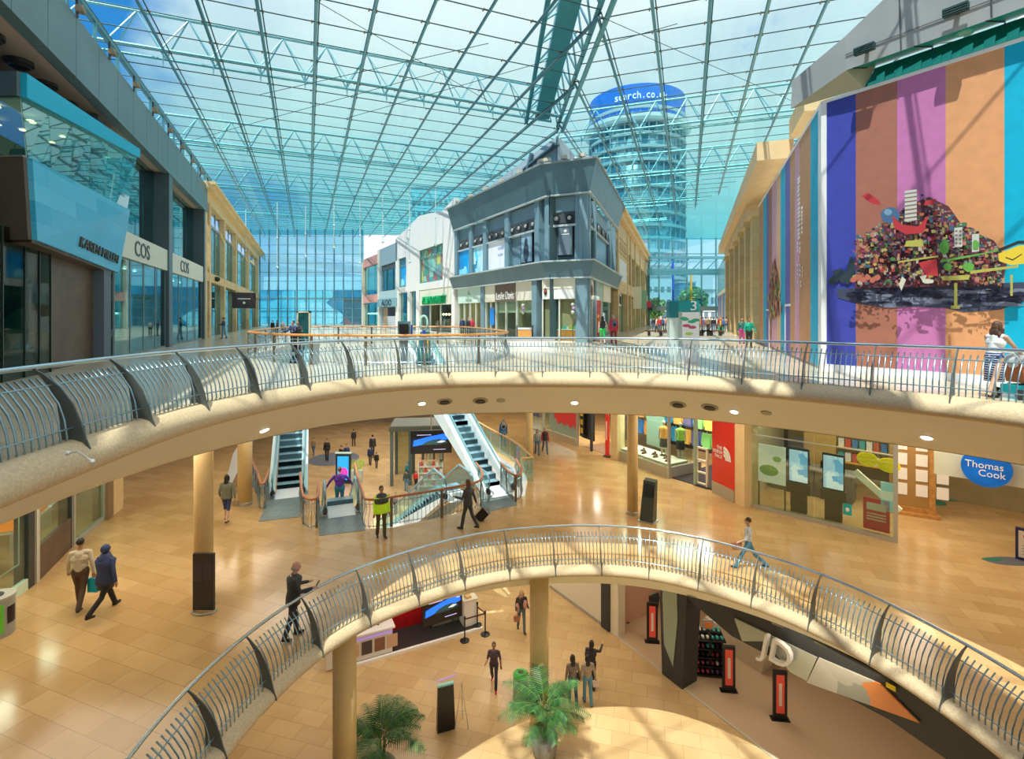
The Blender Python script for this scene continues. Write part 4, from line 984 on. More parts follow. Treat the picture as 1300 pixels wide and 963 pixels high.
m.build('stock', [C('orange pack', .85, .25, .08), C('white pack', .85, .85, .8), C('red pack', .6, .08, .05), C('sage pack', .4, .55, .4)], s2)
Bx('side_window', GSHOP, s, (a1, a2, .3, .35, 0, fz)); Bx('side_window', GSHOP, s, (tw(520), tw(528), .3, .35, 0, fz)); Bx('backing', REFL, s, (a0, a3, 3, 3.2, 0, fz))
# blue grey front
s = thing('shopfront', 'blue grey shopfront with a dark lettered sign, left of the white front', 'shopfront', (*WE.P(0), L3), WE.ang)
WG = W((21.63 - .5614 * 81, 81), (WE.p0.x, WE.p0.y), L3); s.location = (*WG.p0, L3); s.rotation_euler = (0, 0, WG.ang); g = WG.t; gz = WG.z
x0, x1 = g(482), WG.len
Bx('upper_cladding', C('blue grey cladding', .28, .42, .50), s, (x0, x1, 0, .4, gz(492, 335), gz(492, 318) + .6), (x0, g(484), 0, .4, 0, gz(492, 335)))
Bx('upper_window', GSHOP, s, (g(484), x1, .2, .24, gz(492, 368), gz(492, 338))); Bx('vent_band', VENT, s, (g(484), x1, .1, .2, gz(492, 342), gz(492, 336)))
Bx('middle_band', C('pale blue band', .45, .62, .68), s, (x0, x1, -.1, .3, gz(492, 380), gz(492, 369)))
Bx('sign_board', C('mid blue sign', .22, .42, .52), s, (x0, x1, -.3, .2, gz(492, 389), gz(492, 379)))
text('ALDO', (x1 - x0) * .55, BLACK, s, ((x0 + x1) / 2 + .3, -.35, gz(492, 384)), height=.8) 
Bx('doorway', C('dark navy doorway', .02, .02, .05), s, (g(490), x1, .25, .3, gz(492, 401), gz(492, 390))); Bx('lower_display', C('pale lilac display', .5, .58, .7), s, (g(490), x1, .25, .3, 0, gz(492, 401))); Bx('side_panel', C('tan side panel', .42, .33, .25), s, (x0, g(490), .25, .3, 0, gz(492, 390)))
# pink front
s = thing('shopfront', 'pink brick shopfront with big teal windows at the far end of the left mall', 'shopfront', (*WG.p0, L3), WG.ang)
PB = tiles('pink brick', (.78, .42, .38), (.70, .36, .33), (.6, .4, .38), .5, .15, .7, swap=(radians(90), 0, 0))
x0, x1 = g(461), g(480)
Bx('brick_band', PB, s, (x0, x1, 0, .5, gz(470, 337), gz(470, 326)), (x0, x1, 0, .5, gz(470, 384), gz(470, 374))); Bx('pier', C('cream pier', .75, .72, .62), s, (x0 - .6, x0, -.1, .5, 0, gz(470, 330)), (x1, g(482), -.1, .5, 0, gz(470, 322)))
Bx('upper_window', GSHOP, s, (x0, x1, .3, .35, gz(470, 374), gz(470, 337))); Bx('lower_window', GSHOP, s, (x0, x1, .3, .35, 0, gz(470, 384))); Bx('backing', REFL, s, (x0, WG.len, 2.5, 2.7, 0, gz(470, 330)))
Bx('light_strip', LAMP, s, (x0 + .5, x1 - .3, .6, .7, gz(470, 398) - .1, gz(470, 398) + .15))
# far end glazing of the left mall
FY = 83.5
def fx(px, y=FY): return (px - 650) / F * y
gt = tag(Bx('window_9', GFAR, None, (fx(318), fx(462), FY, FY + .05, L3, E + (400 - 292) / F * FY)), 'tall curtain wall closing the left mall', 'window', kind='structure')
m = MB(); i = 0; px = 318
while px < 463: m.box(fx(px) - .07, fx(px) + .07, FY - .15, FY + .1, L3, L3 + 16); px += 11.8
z_ = L3 + 1.4
while z_ < L3 + 15: m.box(fx(318), fx(462), FY - .06, FY + .06, z_, z_ + .07); z_ += 1.5
m.build('mullion', C('slate blue mullion', .12, .28, .38), gt)
OFF1 = patchwork('mirrored office glass', [(.05, .35, .55), (.12, .55, .72), (.04, .22, .38), (.3, .68, .75), (.1, .5, .45), (.5, .8, .88), (.05, .40, .62), (.35, .55, .5)], (.12, .12, .13), .3, emit=.25)
t = thing('office_building', 'mirrored blue office building outside the left mall glazing', 'building', (-38, 112, 0)); MB().box(-30, 17, -3, 10, 0, E + 5.5).build('glass_front', OFF1, t)
m = MB()
for i in range(16): m.box(-30 + i * 3, -29.85 + i * 3, -3.1, -2.9, 4, E + 5.5)
for i in range(5): m.box(-30, 17, -3.1, -2.9, 6 + i * 2.8, 6.2 + i * 2.8)
m.build('facade_grid', C('slate blue mullion', .12, .28, .38), t)
t = thing('office_building', 'white roofline building with rooftop lettering beyond the left glazing', 'building', (-34, 130, 0)); MB().box(-30, 20, 0, 12, 0, E + 10).build('facade', C('pale blue white facade', .75, .85, .92), t)
t = thing('brick_building', 'red banded building outside between the glazing and the pink shopfront', 'building', (fx(452, 96), 96, 0)); MB().box(-2.4, 2.4, 0, 5, 0, E + 3.0).build('facade', patchwork('red and grey bands', [(.5, .12, .12), (.1, .15, .2), (.55, .6, .62)], (.05, .05, .45), .6), t); MB().box(-2.6, 2.6, -.2, 5, E + 3.0, E + 3.4).build('roof_edge', DARK, t)
# ================================================================== top level, right side: striped hoarding
H0, H1 = Vector((10.15, 16.5)), Vector((10.15 + .712 * 9.5, 7.0))
WH = W(H0, H1, L3)                                        # big face
WS = W((4.22 + .3586 * 32.2, 32.2), (10.15, 16.5), L3)    # receding face
HT = 6.9 + 1.8
STR = {'indigo': (.055, .07, .42), 'rust': (.42, .16, .11), 'magenta': (.60, .20, .46), 'orange': (.80, .37, .17), 'cyan': (.0, .46, .72), 'violet': (.16, .13, .52), 'sand': (.62, .30, .14), 'pink': (.72, .38, .52), 'peach': (.82, .50, .30)}
def SM(k): return P('vinyl ' + k, STR[k], .5, noise=.07, nscale=3)
hb = WH.root('wall_right', 'hoarding wall of broad vinyl stripes facing the ring', 'hoarding', kind='structure')
e_ = [WH.t(p) for p in (1045, 1086.5, 1139, 1200.5, 1275)] + [WH.len]
for i, k in enumerate(('indigo', 'rust', 'magenta', 'orange', 'cyan')): Bx('stripe', SM(k), hb, (max(.12, e_[i]) if i == 0 else e_[i], e_[i + 1], 0, .1, .22, HT))
Bx('white_skirting', WHITE, hb, (0, WH.len, -.03, .1, 0, .22)); Bx('white_edge', WHITE, hb, (-.02, .14, -.03, .15, 0, HT)); Bx('top_edge', WHITE, hb, (0, WH.len, -.03, .1, HT, HT + .1))
# poster picture: a fanciful island town, as flat printed shapes
pc = WH.root('island_mural', 'printed fantasy island town picture across the striped hoarding', 'mural')
def q(px, py): return (WH.t(px), WH.z(px, py))
rr = random.Random(11)
def blob(cx, cy, rx, ry, n=14, j=.18): return [(cx + rx * cos(2 * pi * i / n) * (1 + rr.uniform(-j, j)), cy + ry * sin(2 * pi * i / n) * (1 + rr.uniform(-j, j))) for i in range(n)]
def rct(x, y, w, h, s=0): return [(x, y), (x + w, y - s), (x + w, y - s + h), (x, y + h)]
def shapes(name, items, y=.012):
    """all flat shapes of one printed picture, in one sheet, each a hair in front of the last"""
    m = MB(); mats = []; 
    for col, shs in items:
        mats.append(C('mural ink %d' % len(MATS), *col, .55))
        for sh in shs:
            pts = [q(*p_) for p_ in sh]; y += .0005; m.add([(a, -y, b) for a, b in pts], [tuple(range(len(pts)))], len(mats) - 1)
    return m.build(name, mats, pc)
it = [((.06, .07, .13), [[(1062, 366), (1088, 366), (1140, 364), (1210, 362), (1300, 358), (1312, 378), (1270, 393), (1225, 396), (1200, 391), (1160, 389), (1120, 390), (1085, 384), (1064, 378)]]),
      ((.20, .22, .32), [blob(rr.uniform(1080, 1300), rr.uniform(368, 388), rr.uniform(6, 20), rr.uniform(1, 3)) for _ in range(40)]), ((.02, .02, .05), [blob(rr.uniform(1080, 1300), rr.uniform(366, 386), rr.uniform(5, 16), rr.uniform(1, 3)) for _ in range(30)]),
      ((.03, .05, .07), [blob(1066, 348, 8, 7), blob(1082, 340, 5, 13), blob(1058, 356, 6, 5), blob(1075, 352, 10, 8)]),
      ((.12, .04, .06), [[(1086, 366), (1088, 330), (1108, 305), (1128, 285), (1150, 262), (1180, 250), (1205, 262), (1225, 290), (1262, 305), (1280, 330), (1272, 362)]])]
cols = [(.45, .05, .05), (.50, .32, .20), (.08, .22, .08), (.55, .48, .40), (.10, .05, .08), (.48, .16, .08), (.25, .32, .26), (.05, .14, .22), (.48, .40, .10), (.32, .07, .16), (.03, .02, .04), (.60, .20, .16)]
for k, c_ in enumerate(cols * 3):
    sh = []
    for _ in range(30):
        x_ = rr.uniform(1092, 1272); top = 250 + abs(x_ - 1180) * .62 if x_ < 1180 else 250 + (x_ - 1180) * .72
        y_ = rr.uniform(top, 360); w_ = rr.uniform(1.5, 6); h_ = rr.uniform(1.5, 6)
        sh.append(rct(x_, y_, w_, h_, rr.uniform(-1, 1)) if rr.random() < .55 else blob(x_, y_, w_ * .6, h_ * .5, 7, .3))
    it.append((c_, sh))
it += [((.62, .64, .58), [rct(1158, 246, 15, 38, 2), rct(1220, 292, 10, 24, 1), rct(1242, 300, 9, 22, 1)]), ((.30, .16, .16), [rct(1158, 249 + i * 5, 15, 1.6, 2) for i in range(7)] + [rct(1221, 295 + i * 5, 3, 2, .3) for i in range(4)] + [rct(1226, 295 + i * 5, 3, 2, .3) for i in range(4)]),
       ((.07, .15, .30), [blob(1140, 276, 12, 10, 16, .04)]), ((.20, .35, .50), [blob(1137, 272, 5, 4, 10, .1)]),
       ((.52, .04, .05), [[(1142, 276), (1155, 288), (1175, 290), (1188, 276), (1182, 298), (1160, 300), (1145, 292)], [(1184, 258), (1198, 256), (1194, 263), (1182, 264)], [(1104, 252), (1112, 248), (1118, 252), (1126, 258), (1128, 264), (1118, 262), (1110, 257)], [(1175, 335), (1198, 330), (1200, 352), (1185, 350)]]),
       ((.14, .42, .07), [[(1203, 332), (1262, 322), (1274, 318), (1274, 321), (1240, 328), (1203, 335)], blob(1212, 340, 5, 5), blob(1238, 340, 7, 6), blob(1247, 313, 4, 6), blob(1208, 316, 6, 9)]),
       ((.50, .46, .10), [[(1150, 333), (1200, 326), (1200, 328), (1150, 335)], [(1160, 308), (1180, 306), (1182, 315), (1158, 315)], [(1203, 352), (1240, 350), (1238, 356), (1206, 357)], rct(1220, 360, 4, 30), rct(1216, 388, 11, 4), rct(1290, 350, 3, 26), [(1240, 345), (1300, 338), (1300, 341), (1240, 349)]]),
       ((.85, .62, .05), [[(1275, 324), (1300, 314), (1312, 313), (1312, 336), (1290, 338), (1276, 333)]]), ((.03, .03, .03), [[(1275, 318), (1300, 308), (1312, 308), (1312, 312), (1300, 312), (1276, 322)], [(1284, 328), (1293, 331), (1304, 324), (1304, 325.5), (1293, 332.5), (1284, 329.5)]]),
       ((.70, .68, .55), [blob(1188, 358, 7, 3), [(1177, 352), (1186, 350), (1182, 360)], [(1151, 362), (1155, 352), (1160, 356), (1154, 370)]]), ((.55, .16, .10), [blob(1094 + 6 * i, 356 - (i % 2) * 3, 4, 3.5) for i in range(6)])]
shapes('mural_print', it)
# receding face
hs = WS.root('wall_right', 'receding hoarding wall of narrower vinyl stripes', 'hoarding', kind='structure')
ed = [964, 969, 973, 976, 980, 986, 991, 997, 1003, 1009, 1015, 1029, 1039.5]
ks = ['sand', 'cyan', 'violet', 'rust', 'pink', 'peach', 'cyan', 'violet', 'sand', 'pink', 'sand', 'cyan']
for i, k in enumerate(ks): Bx('stripe', SM(k), hs, (max(0, WS.t(ed[i])), min(WS.len - .0, WS.t(ed[i + 1])), 0, .1, .1, HT))
Bx('top_edge', WHITE, hs, (0, WS.len, -.03, .15, HT, HT + .1))
Bx('return_edge', WHITE, hs, (WS.len - .45, WS.len, -.02, .08, 0, HT))
ml = WS.root('island_mural', 'narrow printed picture of a red plant like tower on the receding hoarding', 'mural'); 
m = MB(); cs_ = [C('mural leaf %d' % k, *c_) for k, c_ in enumerate(((.55, .08, .07), (.60, .30, .18), (.14, .26, .06), (.22, .05, .12), (.42, .40, .10)))]
for k in range(190):
    px = 984 + rr.gauss(0, 3.0); py = rr.uniform(328 + abs(px - 984) * 6, 402); t_, z_ = WS.t(px), WS.z(px, py); w_ = rr.uniform(.08, .3); h_ = rr.uniform(.08, .3); y_ = -.01 - k * .0004
    m.add([(t_ - w_, y_, z_), (t_, y_, z_ - h_), (t_ + w_, y_, z_), (t_, y_, z_ + h_)], [(0, 1, 2, 3)], k % 5)
m.build('mural_print', cs_, ml)
# white upright lines of writing (too slanted to read) and two low white door outlines
wr = WS.root('hoarding_caption', 'faint white upright caption lines on the receding hoarding', 'caption'); m = MB()
for px, y0, y1, w_ in ((1014.5, 225, 300, .22), (1018.5, 262, 298, .12), (1013, 307, 322, .08), (1016, 307, 322, .08), (1013, 335, 350, .06), (1016, 335, 352, .06), (1019, 338, 350, .06), (1013, 356, 362, .06), (1017, 356, 362, .06)):
    yy = y0
    while yy < y1: z_ = WS.z(px, yy); m.box(WS.t(px) - w_, WS.t(px) + w_, -.02, -.01, z_ - .10, z_); yy += 4.4 + rr.random() * 2
m.build('caption_print', WHITE, wr)
Bx('white_line', WHITE, hs, (WS.t(973), WS.t(977), -.03, 0, 2.05, 2.15), (WS.t(976.6), WS.t(977), -.03, 0, 0, 2.15), (WS.t(997), WS.t(1004), -.03, 0, 2.2, 2.3), (WS.t(997), WS.t(997.3), -.03, 0, 0, 2.2))
# grey canopy above, with teal glazed clerestory and its soffit
cn = thing('wall_right', 'pale grey canopy fascia over a teal soffit above the hoarding', 'canopy', (0, 0, L3), kind='structure')
CG = P('pale grey canopy panel', (.42, .44, .46), .5, noise=.06, nscale=.7); TG = P('sea green soffit panel', (.02, .34, .28), .35, noise=.15, nscale=.6)
def HP(t, y, z): a_ = WH.P(t, y); return (a_[0], a_[1], z)
z1 = HT + .72
m = MB(); m.add([HP(1.2, .0, HT + .1), HP(11.6, .0, HT + .1), HP(11.6, .3, z1), HP(1.2, .3, z1)], [(0, 1, 2, 3)]); m.build('clerestory', C('dark teal glazing', .01, .20, .17, .2), cn)
m = MB(); m.add([HP(.9, -.5, z1 - .1), HP(11.6, -.5, z1 - .1), HP(11.6, .3, z1 + .05), HP(1.4, .3, z1 + .05)], [(0, 1, 2, 3)]); m.build('soffit', TG, cn)
m = MB()
for i in range(7): t_ = 1.1 + i * 1.5; m.bar(HP(t_, -.51, z1 - .11), HP(t_ + .2, .28, z1 + .03), .03); m.bar(HP(t_ + .2, .26, HT + .1), HP(t_ + .2, .27, z1), .03)
m.build('soffit_joint', CHAR, cn)
m = MB(); vs = [HP(.9, -.5, z1 - .1), HP(11.6, -.5, z1 - .1), HP(11.6, -.75, z1 + 2.6), HP(2.3, -.7, z1 + 1.7), HP(.9, -.6, z1 + .9)]; m.add(vs, [(0, 1, 2, 3, 4)])
vs2 = [HP(-.9, -.2, HT + .1), HP(.9, -.5, z1 - .1), HP(.9, -.6, z1 + .9), HP(-.8, -.3, HT + 1.0)]; m.add(vs2, [(0, 1, 2, 3)])
m.build('fascia', CG, cn)
m = MB(); m.add([HP(-.9, -.2, HT + .1), HP(1.2, .0, HT + .1), HP(1.4, .3, z1 + .05), HP(.9, -.5, z1 - .1)], [(0, 1, 2, 3)]); m.build('corner_soffit', C('khaki soffit panel', .42, .42, .30), cn)
m = MB()
for i in range(5): a_ = HP(2.3 + i * 1.9, -1.12, 0); m.bar(HP(2.3 + i * 1.9, -.52, z1 - .08), HP(2.3 + i * 1.9, -.74, z1 + 2.2), .025)
m.bar(HP(.9, -.57, z1 + .35), HP(11.5, -.57, z1 + .35), .02); m.build('fascia_joint', C('fascia joint', .12, .13, .14), cn)
m = MB()
for i in range(30):
    t_ = 1.3 + i * .22; h_ = .1 + .16 * abs(sin(i * 1.7)); m.add([HP(t_, -.04, HT + .1), HP(t_ + .22, -.05, HT + .1), HP(t_ + .25, -.06 - .05 * (i % 2), HT + .1 + h_), HP(t_ + .02, -.05, HT + .1 + h_ * .8)], [(0, 1, 2, 3)])
tag(m.build('torn_film', C('turquoise protective film', .05, .62, .55, .3), cn))
for px, py in ((1097, 62), (1213, 12)):
    t_ = WH.t(px, -.8); a_ = HP(t_, -.72, WH.z(px, py, -.8)); t = thing('floodlight', 'black louvred floodlight on the grey canopy, %s' % ('lower left one' if px < 1150 else 'upper right one'), 'floodlight', (a_[0], a_[1], a_[2] + L3), WH.ang)
    m = MB(); m.box(-.26, .26, -.14, .02, -.1, .1); [m.box(-.25, .25, -.17, -.14, -.09 + .06 * i, -.06 + .06 * i) for i in range(3)]; m.build('lamp_head', C('dark green lamp', .02, .06, .06), t); MB().box(-.05, .05, 0, .15, -.06, .06).build('bracket', CHAR, t)
for t0 in (3.6, 7.4):
    a_ = HP(t0, -.15, z1 - .05); t = thing('soffit_downlight', 'round teal downlight in the canopy soffit', 'downlight', (a_[0], a_[1], a_[2] + L3), 0, 'canopy downlights'); MB().lathe([(.2, -.03), (.2, .05)], 16).build('trim_ring', C('teal ring', .1, .5, .42), t); MB().lathe([(.14, -.04), (.14, 0)], 16).build('lamp', C('pale teal lens', .3, .6, .5), t)
# tiny canopy over the receding hoarding: stone cornice of the building behind
WY = W((4.22 + .3586 * 62, 62), (4.22 + .3586 * 24, 24), L3)
s = WY.root('wall_right', 'yellow sandstone front and jutting cornice beyond the hoarding', 'wall', kind='structure'); wy = WY.t
tA_, tB_ = wy(924.5), wy(966)
MB().box(0, WY.len - .5, -1.0, .6, 9.4, 10.3).box(wy(926), wy(950) + 4, -.5, .6, 8.6, 9.4).build('cornice', P('pale timber look stone', (.80, .58, .32), .6, noise=.06, nscale=1.5), s)
MB().box(wy(990), wy(990) + 3.5, .4, 1.4, 10.3, 11.2).build('cornice', STONEP, s)
for px in (925, 931, 937, 944, 952, 961): a_ = wy(px); Bx('pier', STONE, s, (a_ - .55, a_ + .55, -.35, .5, 0, 8.7)) ; MB().box(a_ - .7, a_ + .7, -.5, .5, 8.2, 8.6).build('capital', STONEP, s)
Bx('window_band', GSHOP, s, (0, wy(966), .35, .38, 0, 8.7)); Bx('spandrel', STONE, s, (0, wy(966), .1, .5, 4.2, 4.9)); Bx('backing', C('olive backing', .25, .25, .16), s, (0, wy(966), 3, 3.2, 0, 8.7))
# teal glass and striped panels beyond, then the end wall of the right mall
WZ = W((4.22 + .3586 * 86, 86), (4.22 + .3586 * 62, 62), L3)
s = WZ.root('wall_right', 'teal glass and striped panels near the far end of the right mall', 'wall', kind='structure')
Bx('glass_band', C('pale teal glazing', .30, .55, .52, .2), s, (0, WZ.len, 0, .1, 5.2, 9.6)); Bx('cream_band', CREAM, s, (0, WZ.len, -.1, .1, 4.8, 5.3))
for i in range(12): Bx('stripe', SM(['violet', 'cyan', 'pink', 'sand'][i % 4]), s, (WZ.len * i / 12, WZ.len * (i + 1) / 12, -.02, .05, 0, 4.8))
RY = 87.0
gt = tag(Bx('window_10', GFAR, None, (fx(822, RY), fx(934, RY), RY, RY + .05, L3 + 3.2, E + 98 / F * RY)), 'tall glazed end wall of the right mall', 'window', kind='structure')
m = MB()
for px in (824, 836.5, 854, 872, 890.5, 909, 926): m.box(fx(px, RY) - .09, fx(px, RY) + .09, RY - .2, RY + .1, L3, E + 98 / F * RY)
for py in (322, 346, 368, 391, 396): z_ = E + (400 - py) / F * RY; m.box(fx(822, RY), fx(934, RY), RY - .1, RY + .1, z_ - .06, z_ + .06)
m.build('mullion', C('teal mullion', .10, .30, .33), gt)
Bx('blue_mast', C('bright blue mast', .02, .12, .8), gt, (fx(853.5, RY) - .12, fx(853.5, RY) + .12, RY - .5, RY - .3, L3 + 3, E + 75 / F * RY))
Bx('yellow_mast', C('yellow mast', .8, .5, .03), gt, (fx(876.5, RY) - .12, fx(876.5, RY) + .12, RY - .5, RY - .3, L3 + 3, E + 55 / F * RY))
Bx('entrance_canopy', C('dark canopy', .10, .14, .14), gt, (fx(822, RY), fx(928, RY), RY - 3, RY + .2, L3 + 2.6, L3 + 3.3))
t = thing('bridge_truss', 'teal lattice footbridge inside the far glazing of the right mall', 'bridge', (0, 84, 0)); m = MB()
for py in (327, 343, 347): z_ = E + (400 - py) / F * 84; m.bar((fx(822, 84), 0, z_), (fx(930, 84), 0, z_), .45)
m.build('chord', TEALM, t); m = MB()
for i in range(7): a_, b_ = 822 + i * 18, 840 + i * 18; m.bar((fx(a_, 84), 0, E + 55 / F * 84), (fx(min(b_, 930), 84), 0, E + 73 / F * 84), .18)
m.build('web', TEALM, t)

# ---- outside
WT = patchwork('tower glass and panels', [(.03, .16, .24), (.08, .30, .40), (.30, .50, .58), (.05, .22, .32)], (.45, .45, .33), .3)
t = thing('round_tower', 'tall round office tower with a blue sign crown seen through the roof', 'tower', (37.5, 152, 0))
zt = E + 272 / F * 152; Rt = 13.8
MB().lathe([(Rt, 0), (Rt, zt - 6)], 40).build('shaft', WT, t, True)
m = MB(); z_ = E + 10
while z_ < zt - 7: m.lathe([(Rt + .1, z_), (Rt + .5, z_ + .1), (Rt + .5, z_ + .9), (Rt + .1, z_ + 1)], 40); z_ += 3.6
m.build('floor_band', C('pale floor band', .45, .58, .62), t)
m = MB()
for i in range(40): a_ = 2 * pi * i / 40; m.box(Rt * cos(a_) - .2, Rt * cos(a_) + .2, Rt * sin(a_) - .2, Rt * sin(a_) + .2, 0, zt - 7)
m.build('fin', C('tower fin', .25, .40, .46), t)
MB().lathe([(Rt + 1.0, zt - 11), (Rt + 1.8, zt - 10.5), (Rt + 1.8, zt - 9.5), (Rt + .5, zt - 9.4)], 40).build('cornice', C('pale cornice', .7, .8, .82), t)
MB().lathe([(Rt + .2, zt - 9), (Rt + .2, zt - 1), (Rt - .5, zt - .6)], 40).build('sign_crown', C('royal blue sign crown', .02, .16, .60, .4, emit=.35), t)
for ch, a_ in zip('search.co.uk', range(12)):
    g_ = radians(-126 + a_ * 5.0); 
    text(ch, .95 if ch != '.' else .3, C('white sign letter', .9, .95, 1, .4, emit=.5), t, ((Rt + .5) * cos(g_), (Rt + .5) * sin(g_), zt - 4.5 - (.5 if ch == '.' else 0) + (.27 if ch in 'hk' else 0)), rz=g_ + pi / 2, height=1.9 if ch in 'hk' else (.4 if ch == '.' else 1.35), depth=.2)
for x, y, w, d_, h, c_, lb in ((33, 118, 9, 6, E + 9, (.62, .74, .78), 'pale slab office beyond the right glazing, left of the blue tower'), (43.5, 125, 4, 6, E + 8, (.05, .25, .45), 'deep blue glass tower block beyond the right glazing'), (27, 100, 8, 5, E + 1.6, (.80, .80, .76), 'low white rendered house beyond the right glazing'), (41.5, 104, 7, 6, E + 5, (.72, .76, .78), 'white sloped modern building at the right of the far glazing'), (-14, 135, 26, 8, E + 34, (.45, .72, .82), 'pale high block beyond the left roof')):
    t = thing('office_building', lb, 'building', (x, y, 0)); MB().box(-w / 2, w / 2, 0, d_, 0, h).build('facade', C('facade ' + lb[:12], *c_, .5), t); m = MB(); n = max(3, int(w / 1.4))
    for j in range(int(h / 3)):
        for i in range(n): m.box(-w / 2 + w * (i + .2) / n, -w / 2 + w * (i + .75) / n, -.05, .05, j * 3 + 1, j * 3 + 2.3)
    m.build('window', C('grey blue pane', .16, .26, .32, .2), t); MB().box(-w / 2 - .2, w / 2 + .2, -.2, d_, h, h + .4).build('roof_edge', C('roof edge', .4, .45, .48), t)
gr = tag(Bx('ground', P('town ground', (.42, .42, .38), .8, noise=.15, nscale=.1), None, (-200, 220, 84.5, 400, L3 - .6, L3 - .02)), 'grey paved ground outside the mall', 'ground', kind='structure')
def tree(x, y, h, r, label):
    t = thing('street_tree', label, 'tree', (x, y, L3)); MB().tube([(0, 0, 0), (.1, 0, h * .4), (0, 0, h * .7)], [.3, .22, .12], 7).build('tree_trunk', C('bark', .12, .08, .05), t)
    m = MB(); q_ = random.Random(int(x * 10))
    for i in range(420):
        a_, b_ = q_.uniform(0, 2 * pi), q_.uniform(-1, 1); k = q_.random() ** .33; p_ = Vector((r * k * sqrt(1 - b_ * b_) * cos(a_), r * k * sqrt(1 - b_ * b_) * sin(a_), h * .68 + r * .95 * k * b_)); s_ = q_.uniform(.2, .5)
        n_ = Vector((q_.uniform(-1, 1), q_.uniform(-1, 1), q_.uniform(-1, 1))).normalized(); u_ = n_.orthogonal().normalized() * s_; v_ = n_.cross(u_)
        m.add([p_ - u_ - v_, p_ + u_ - v_, p_ + u_ + v_, p_ - u_ + v_], [(0, 1, 2, 3)], i % 3)
    m.build('crown', [C('leaf green', .12, .30, .05), C('leaf mid', .20, .42, .08), C('leaf pale', .32, .52, .14)], t)
tree(35.2, 98, 7.0, 2.7, 'bushy green street tree outside the right glazing'); tree(27.5, 97, 4.5, 1.8, 'small green tree at the left of the right glazing'); tree(31.5, 110, 5, 2.2, 'low green tree behind the white house outside')

# ================================================================== things standing on the top level
def wood_rail(path, label, lev, closed=False, step=.14, post_every=9, wood=WOOD, smooth_=True):
    q_ = [Vector(p_) for p_ in path]
    if smooth_: q_ = resample(path, step, closed)
    c = sum(q_, Vector((0, 0))) / len(q_); t = thing('balustrade', label, 'balustrade', (c.x, c.y, lev)); L_ = lambda p_, z: (p_.x - c.x, p_.y - c.y, z)
    MB().tube([L_(p_, 1.08) for p_ in q_], .045, 8, closed=closed).build('handrail', wood, t, True)
    MB().tube([L_(p_, .92) for p_ in q_], .014, 5, closed=closed).build('upper_rail', STEEL, t); MB().tube([L_(p_, .12) for p_ in q_], .014, 5, closed=closed).build('lower_rail', STEEL, t)
    n = len(q_); bars = []
    for i, p_ in enumerate(q_):
        d_ = (q_[(i + 1) % n] - q_[i - 1]) if closed or 0 < i < n - 1 else (q_[1] - q_[0] if i == 0 else q_[-1] - q_[-2]); ang = atan2(d_.y, d_.x)
        if i % post_every == 0: inst('post', WPOST, t, L_(p_, 0), ang)
        else: bars.append((p_, ang))
    bars.sort(key=lambda b: b[0].length)
    for p_, ang in bars[:95]: inst('baluster', WBAL, t, L_(p_, 0), ang)
    if len(bars) > 95:
        m = MB()
        for p_, ang in bars[95:]:
            m.T = Matrix.Translation(L_(p_, 0)) @ Matrix.Rotation(ang, 4, 'Z'); m.tube([(0, o, z) for o, z in SB_], .011, 4)
        tag(m.build('baluster_run', STEEL, t), kind='stuff')
    return t
SB_ = [(0, .06), (-.05, .25), (-.02, .5), (.06, .72), (.03, .92), (0, 1.06)]
WBAL = MB().tube([(0, o, z) for o, z in SB_], .011, 5).mesh('baluster', STEEL, True)
WPOST = MB().box(-.05, .05, -.02, .02, 0, 1.05).mesh('post', C('bronze post', .2, .17, .13, .35, metal=.5))
v3 = [Vector(p_) for p_ in off([Vector(p_) for p_ in VOID3], -.15)]
wood_rail([tuple(p_) for p_ in v3], 'wood topped balustrade round the far escalator opening on the top level', L3, True, .3, 7, smooth_=True)
DIRS = C('teal board face', .0, .30, .33, .4); 
x, y = FP(866, 459, L3); t = thing('directory_totem', 'white and teal directory totem numbered 3', 'totem', (x, y, L3), radians(-6)); zz = 1.0
def ty(py): return E + (400 - py) / F * y - L3
MB().box(-.52, -.05, -.25, .25, 0, ty(382)).build('side_fin', C('pale grey fin', .55, .66, .64), t)
MB().box(-.52, .58, -.27, .27, ty(395.5), ty(381.5)).build('top_board', DIRS, t); Bx('side_board', C('dark teal board', .0, .18, .22), t, (-.54, -.2, -.28, .28, ty(403), ty(383)))
MB().box(-.2, .58, -.25, .25, 0, ty(396)).build('white_panel', WHITE, t)
text('3', .22, WHITE, t, (.36, -.29, ty(388)), height=.36)
m = MB(); 
for i, (a_, b_, c_) in enumerate(((.05, 405, 0), (.3, 408, 0), (0, 404, 0), (.45, 406, 0), (.1, 413, 1), (.32, 415, 1), (.2, 423, 2))): m.ell((a_, -.26, ty(b_)), (.15, .012, .06), 10, c_)
m.build('map_print', [C('green map patch', .05, .4, .25), C('crimson map patch', .55, .08, .2), C('lime map patch', .5, .65, .1)], t)
x, y = FP(513, 462, L3); t = thing('payphone_kiosk', 'dark box headed information kiosk behind the railing, left of the curved totem', 'kiosk', (x, y, L3), .15); y_ = y
MB().hexa([(-.22, -.2, 1.0), (.26, -.2, 1.0), (.24, .2, 1.0), (-.2, .2, 1.0), (-.22, -.12, 1.58), (.24, -.12, 1.58), (.22, .2, 1.58), (-.18, .2, 1.58)]).build('screen_head', C('steel teal housing', .10, .20, .23, .3), t); Bx('screen', BLACK, t, (-.16, .17, -.215, -.15, 1.08, 1.48)); MB().box(.25, .3, -.1, .2, 1.0, 1.45).build('side_panel', C('royal blue panel', .03, .05, .5), t)
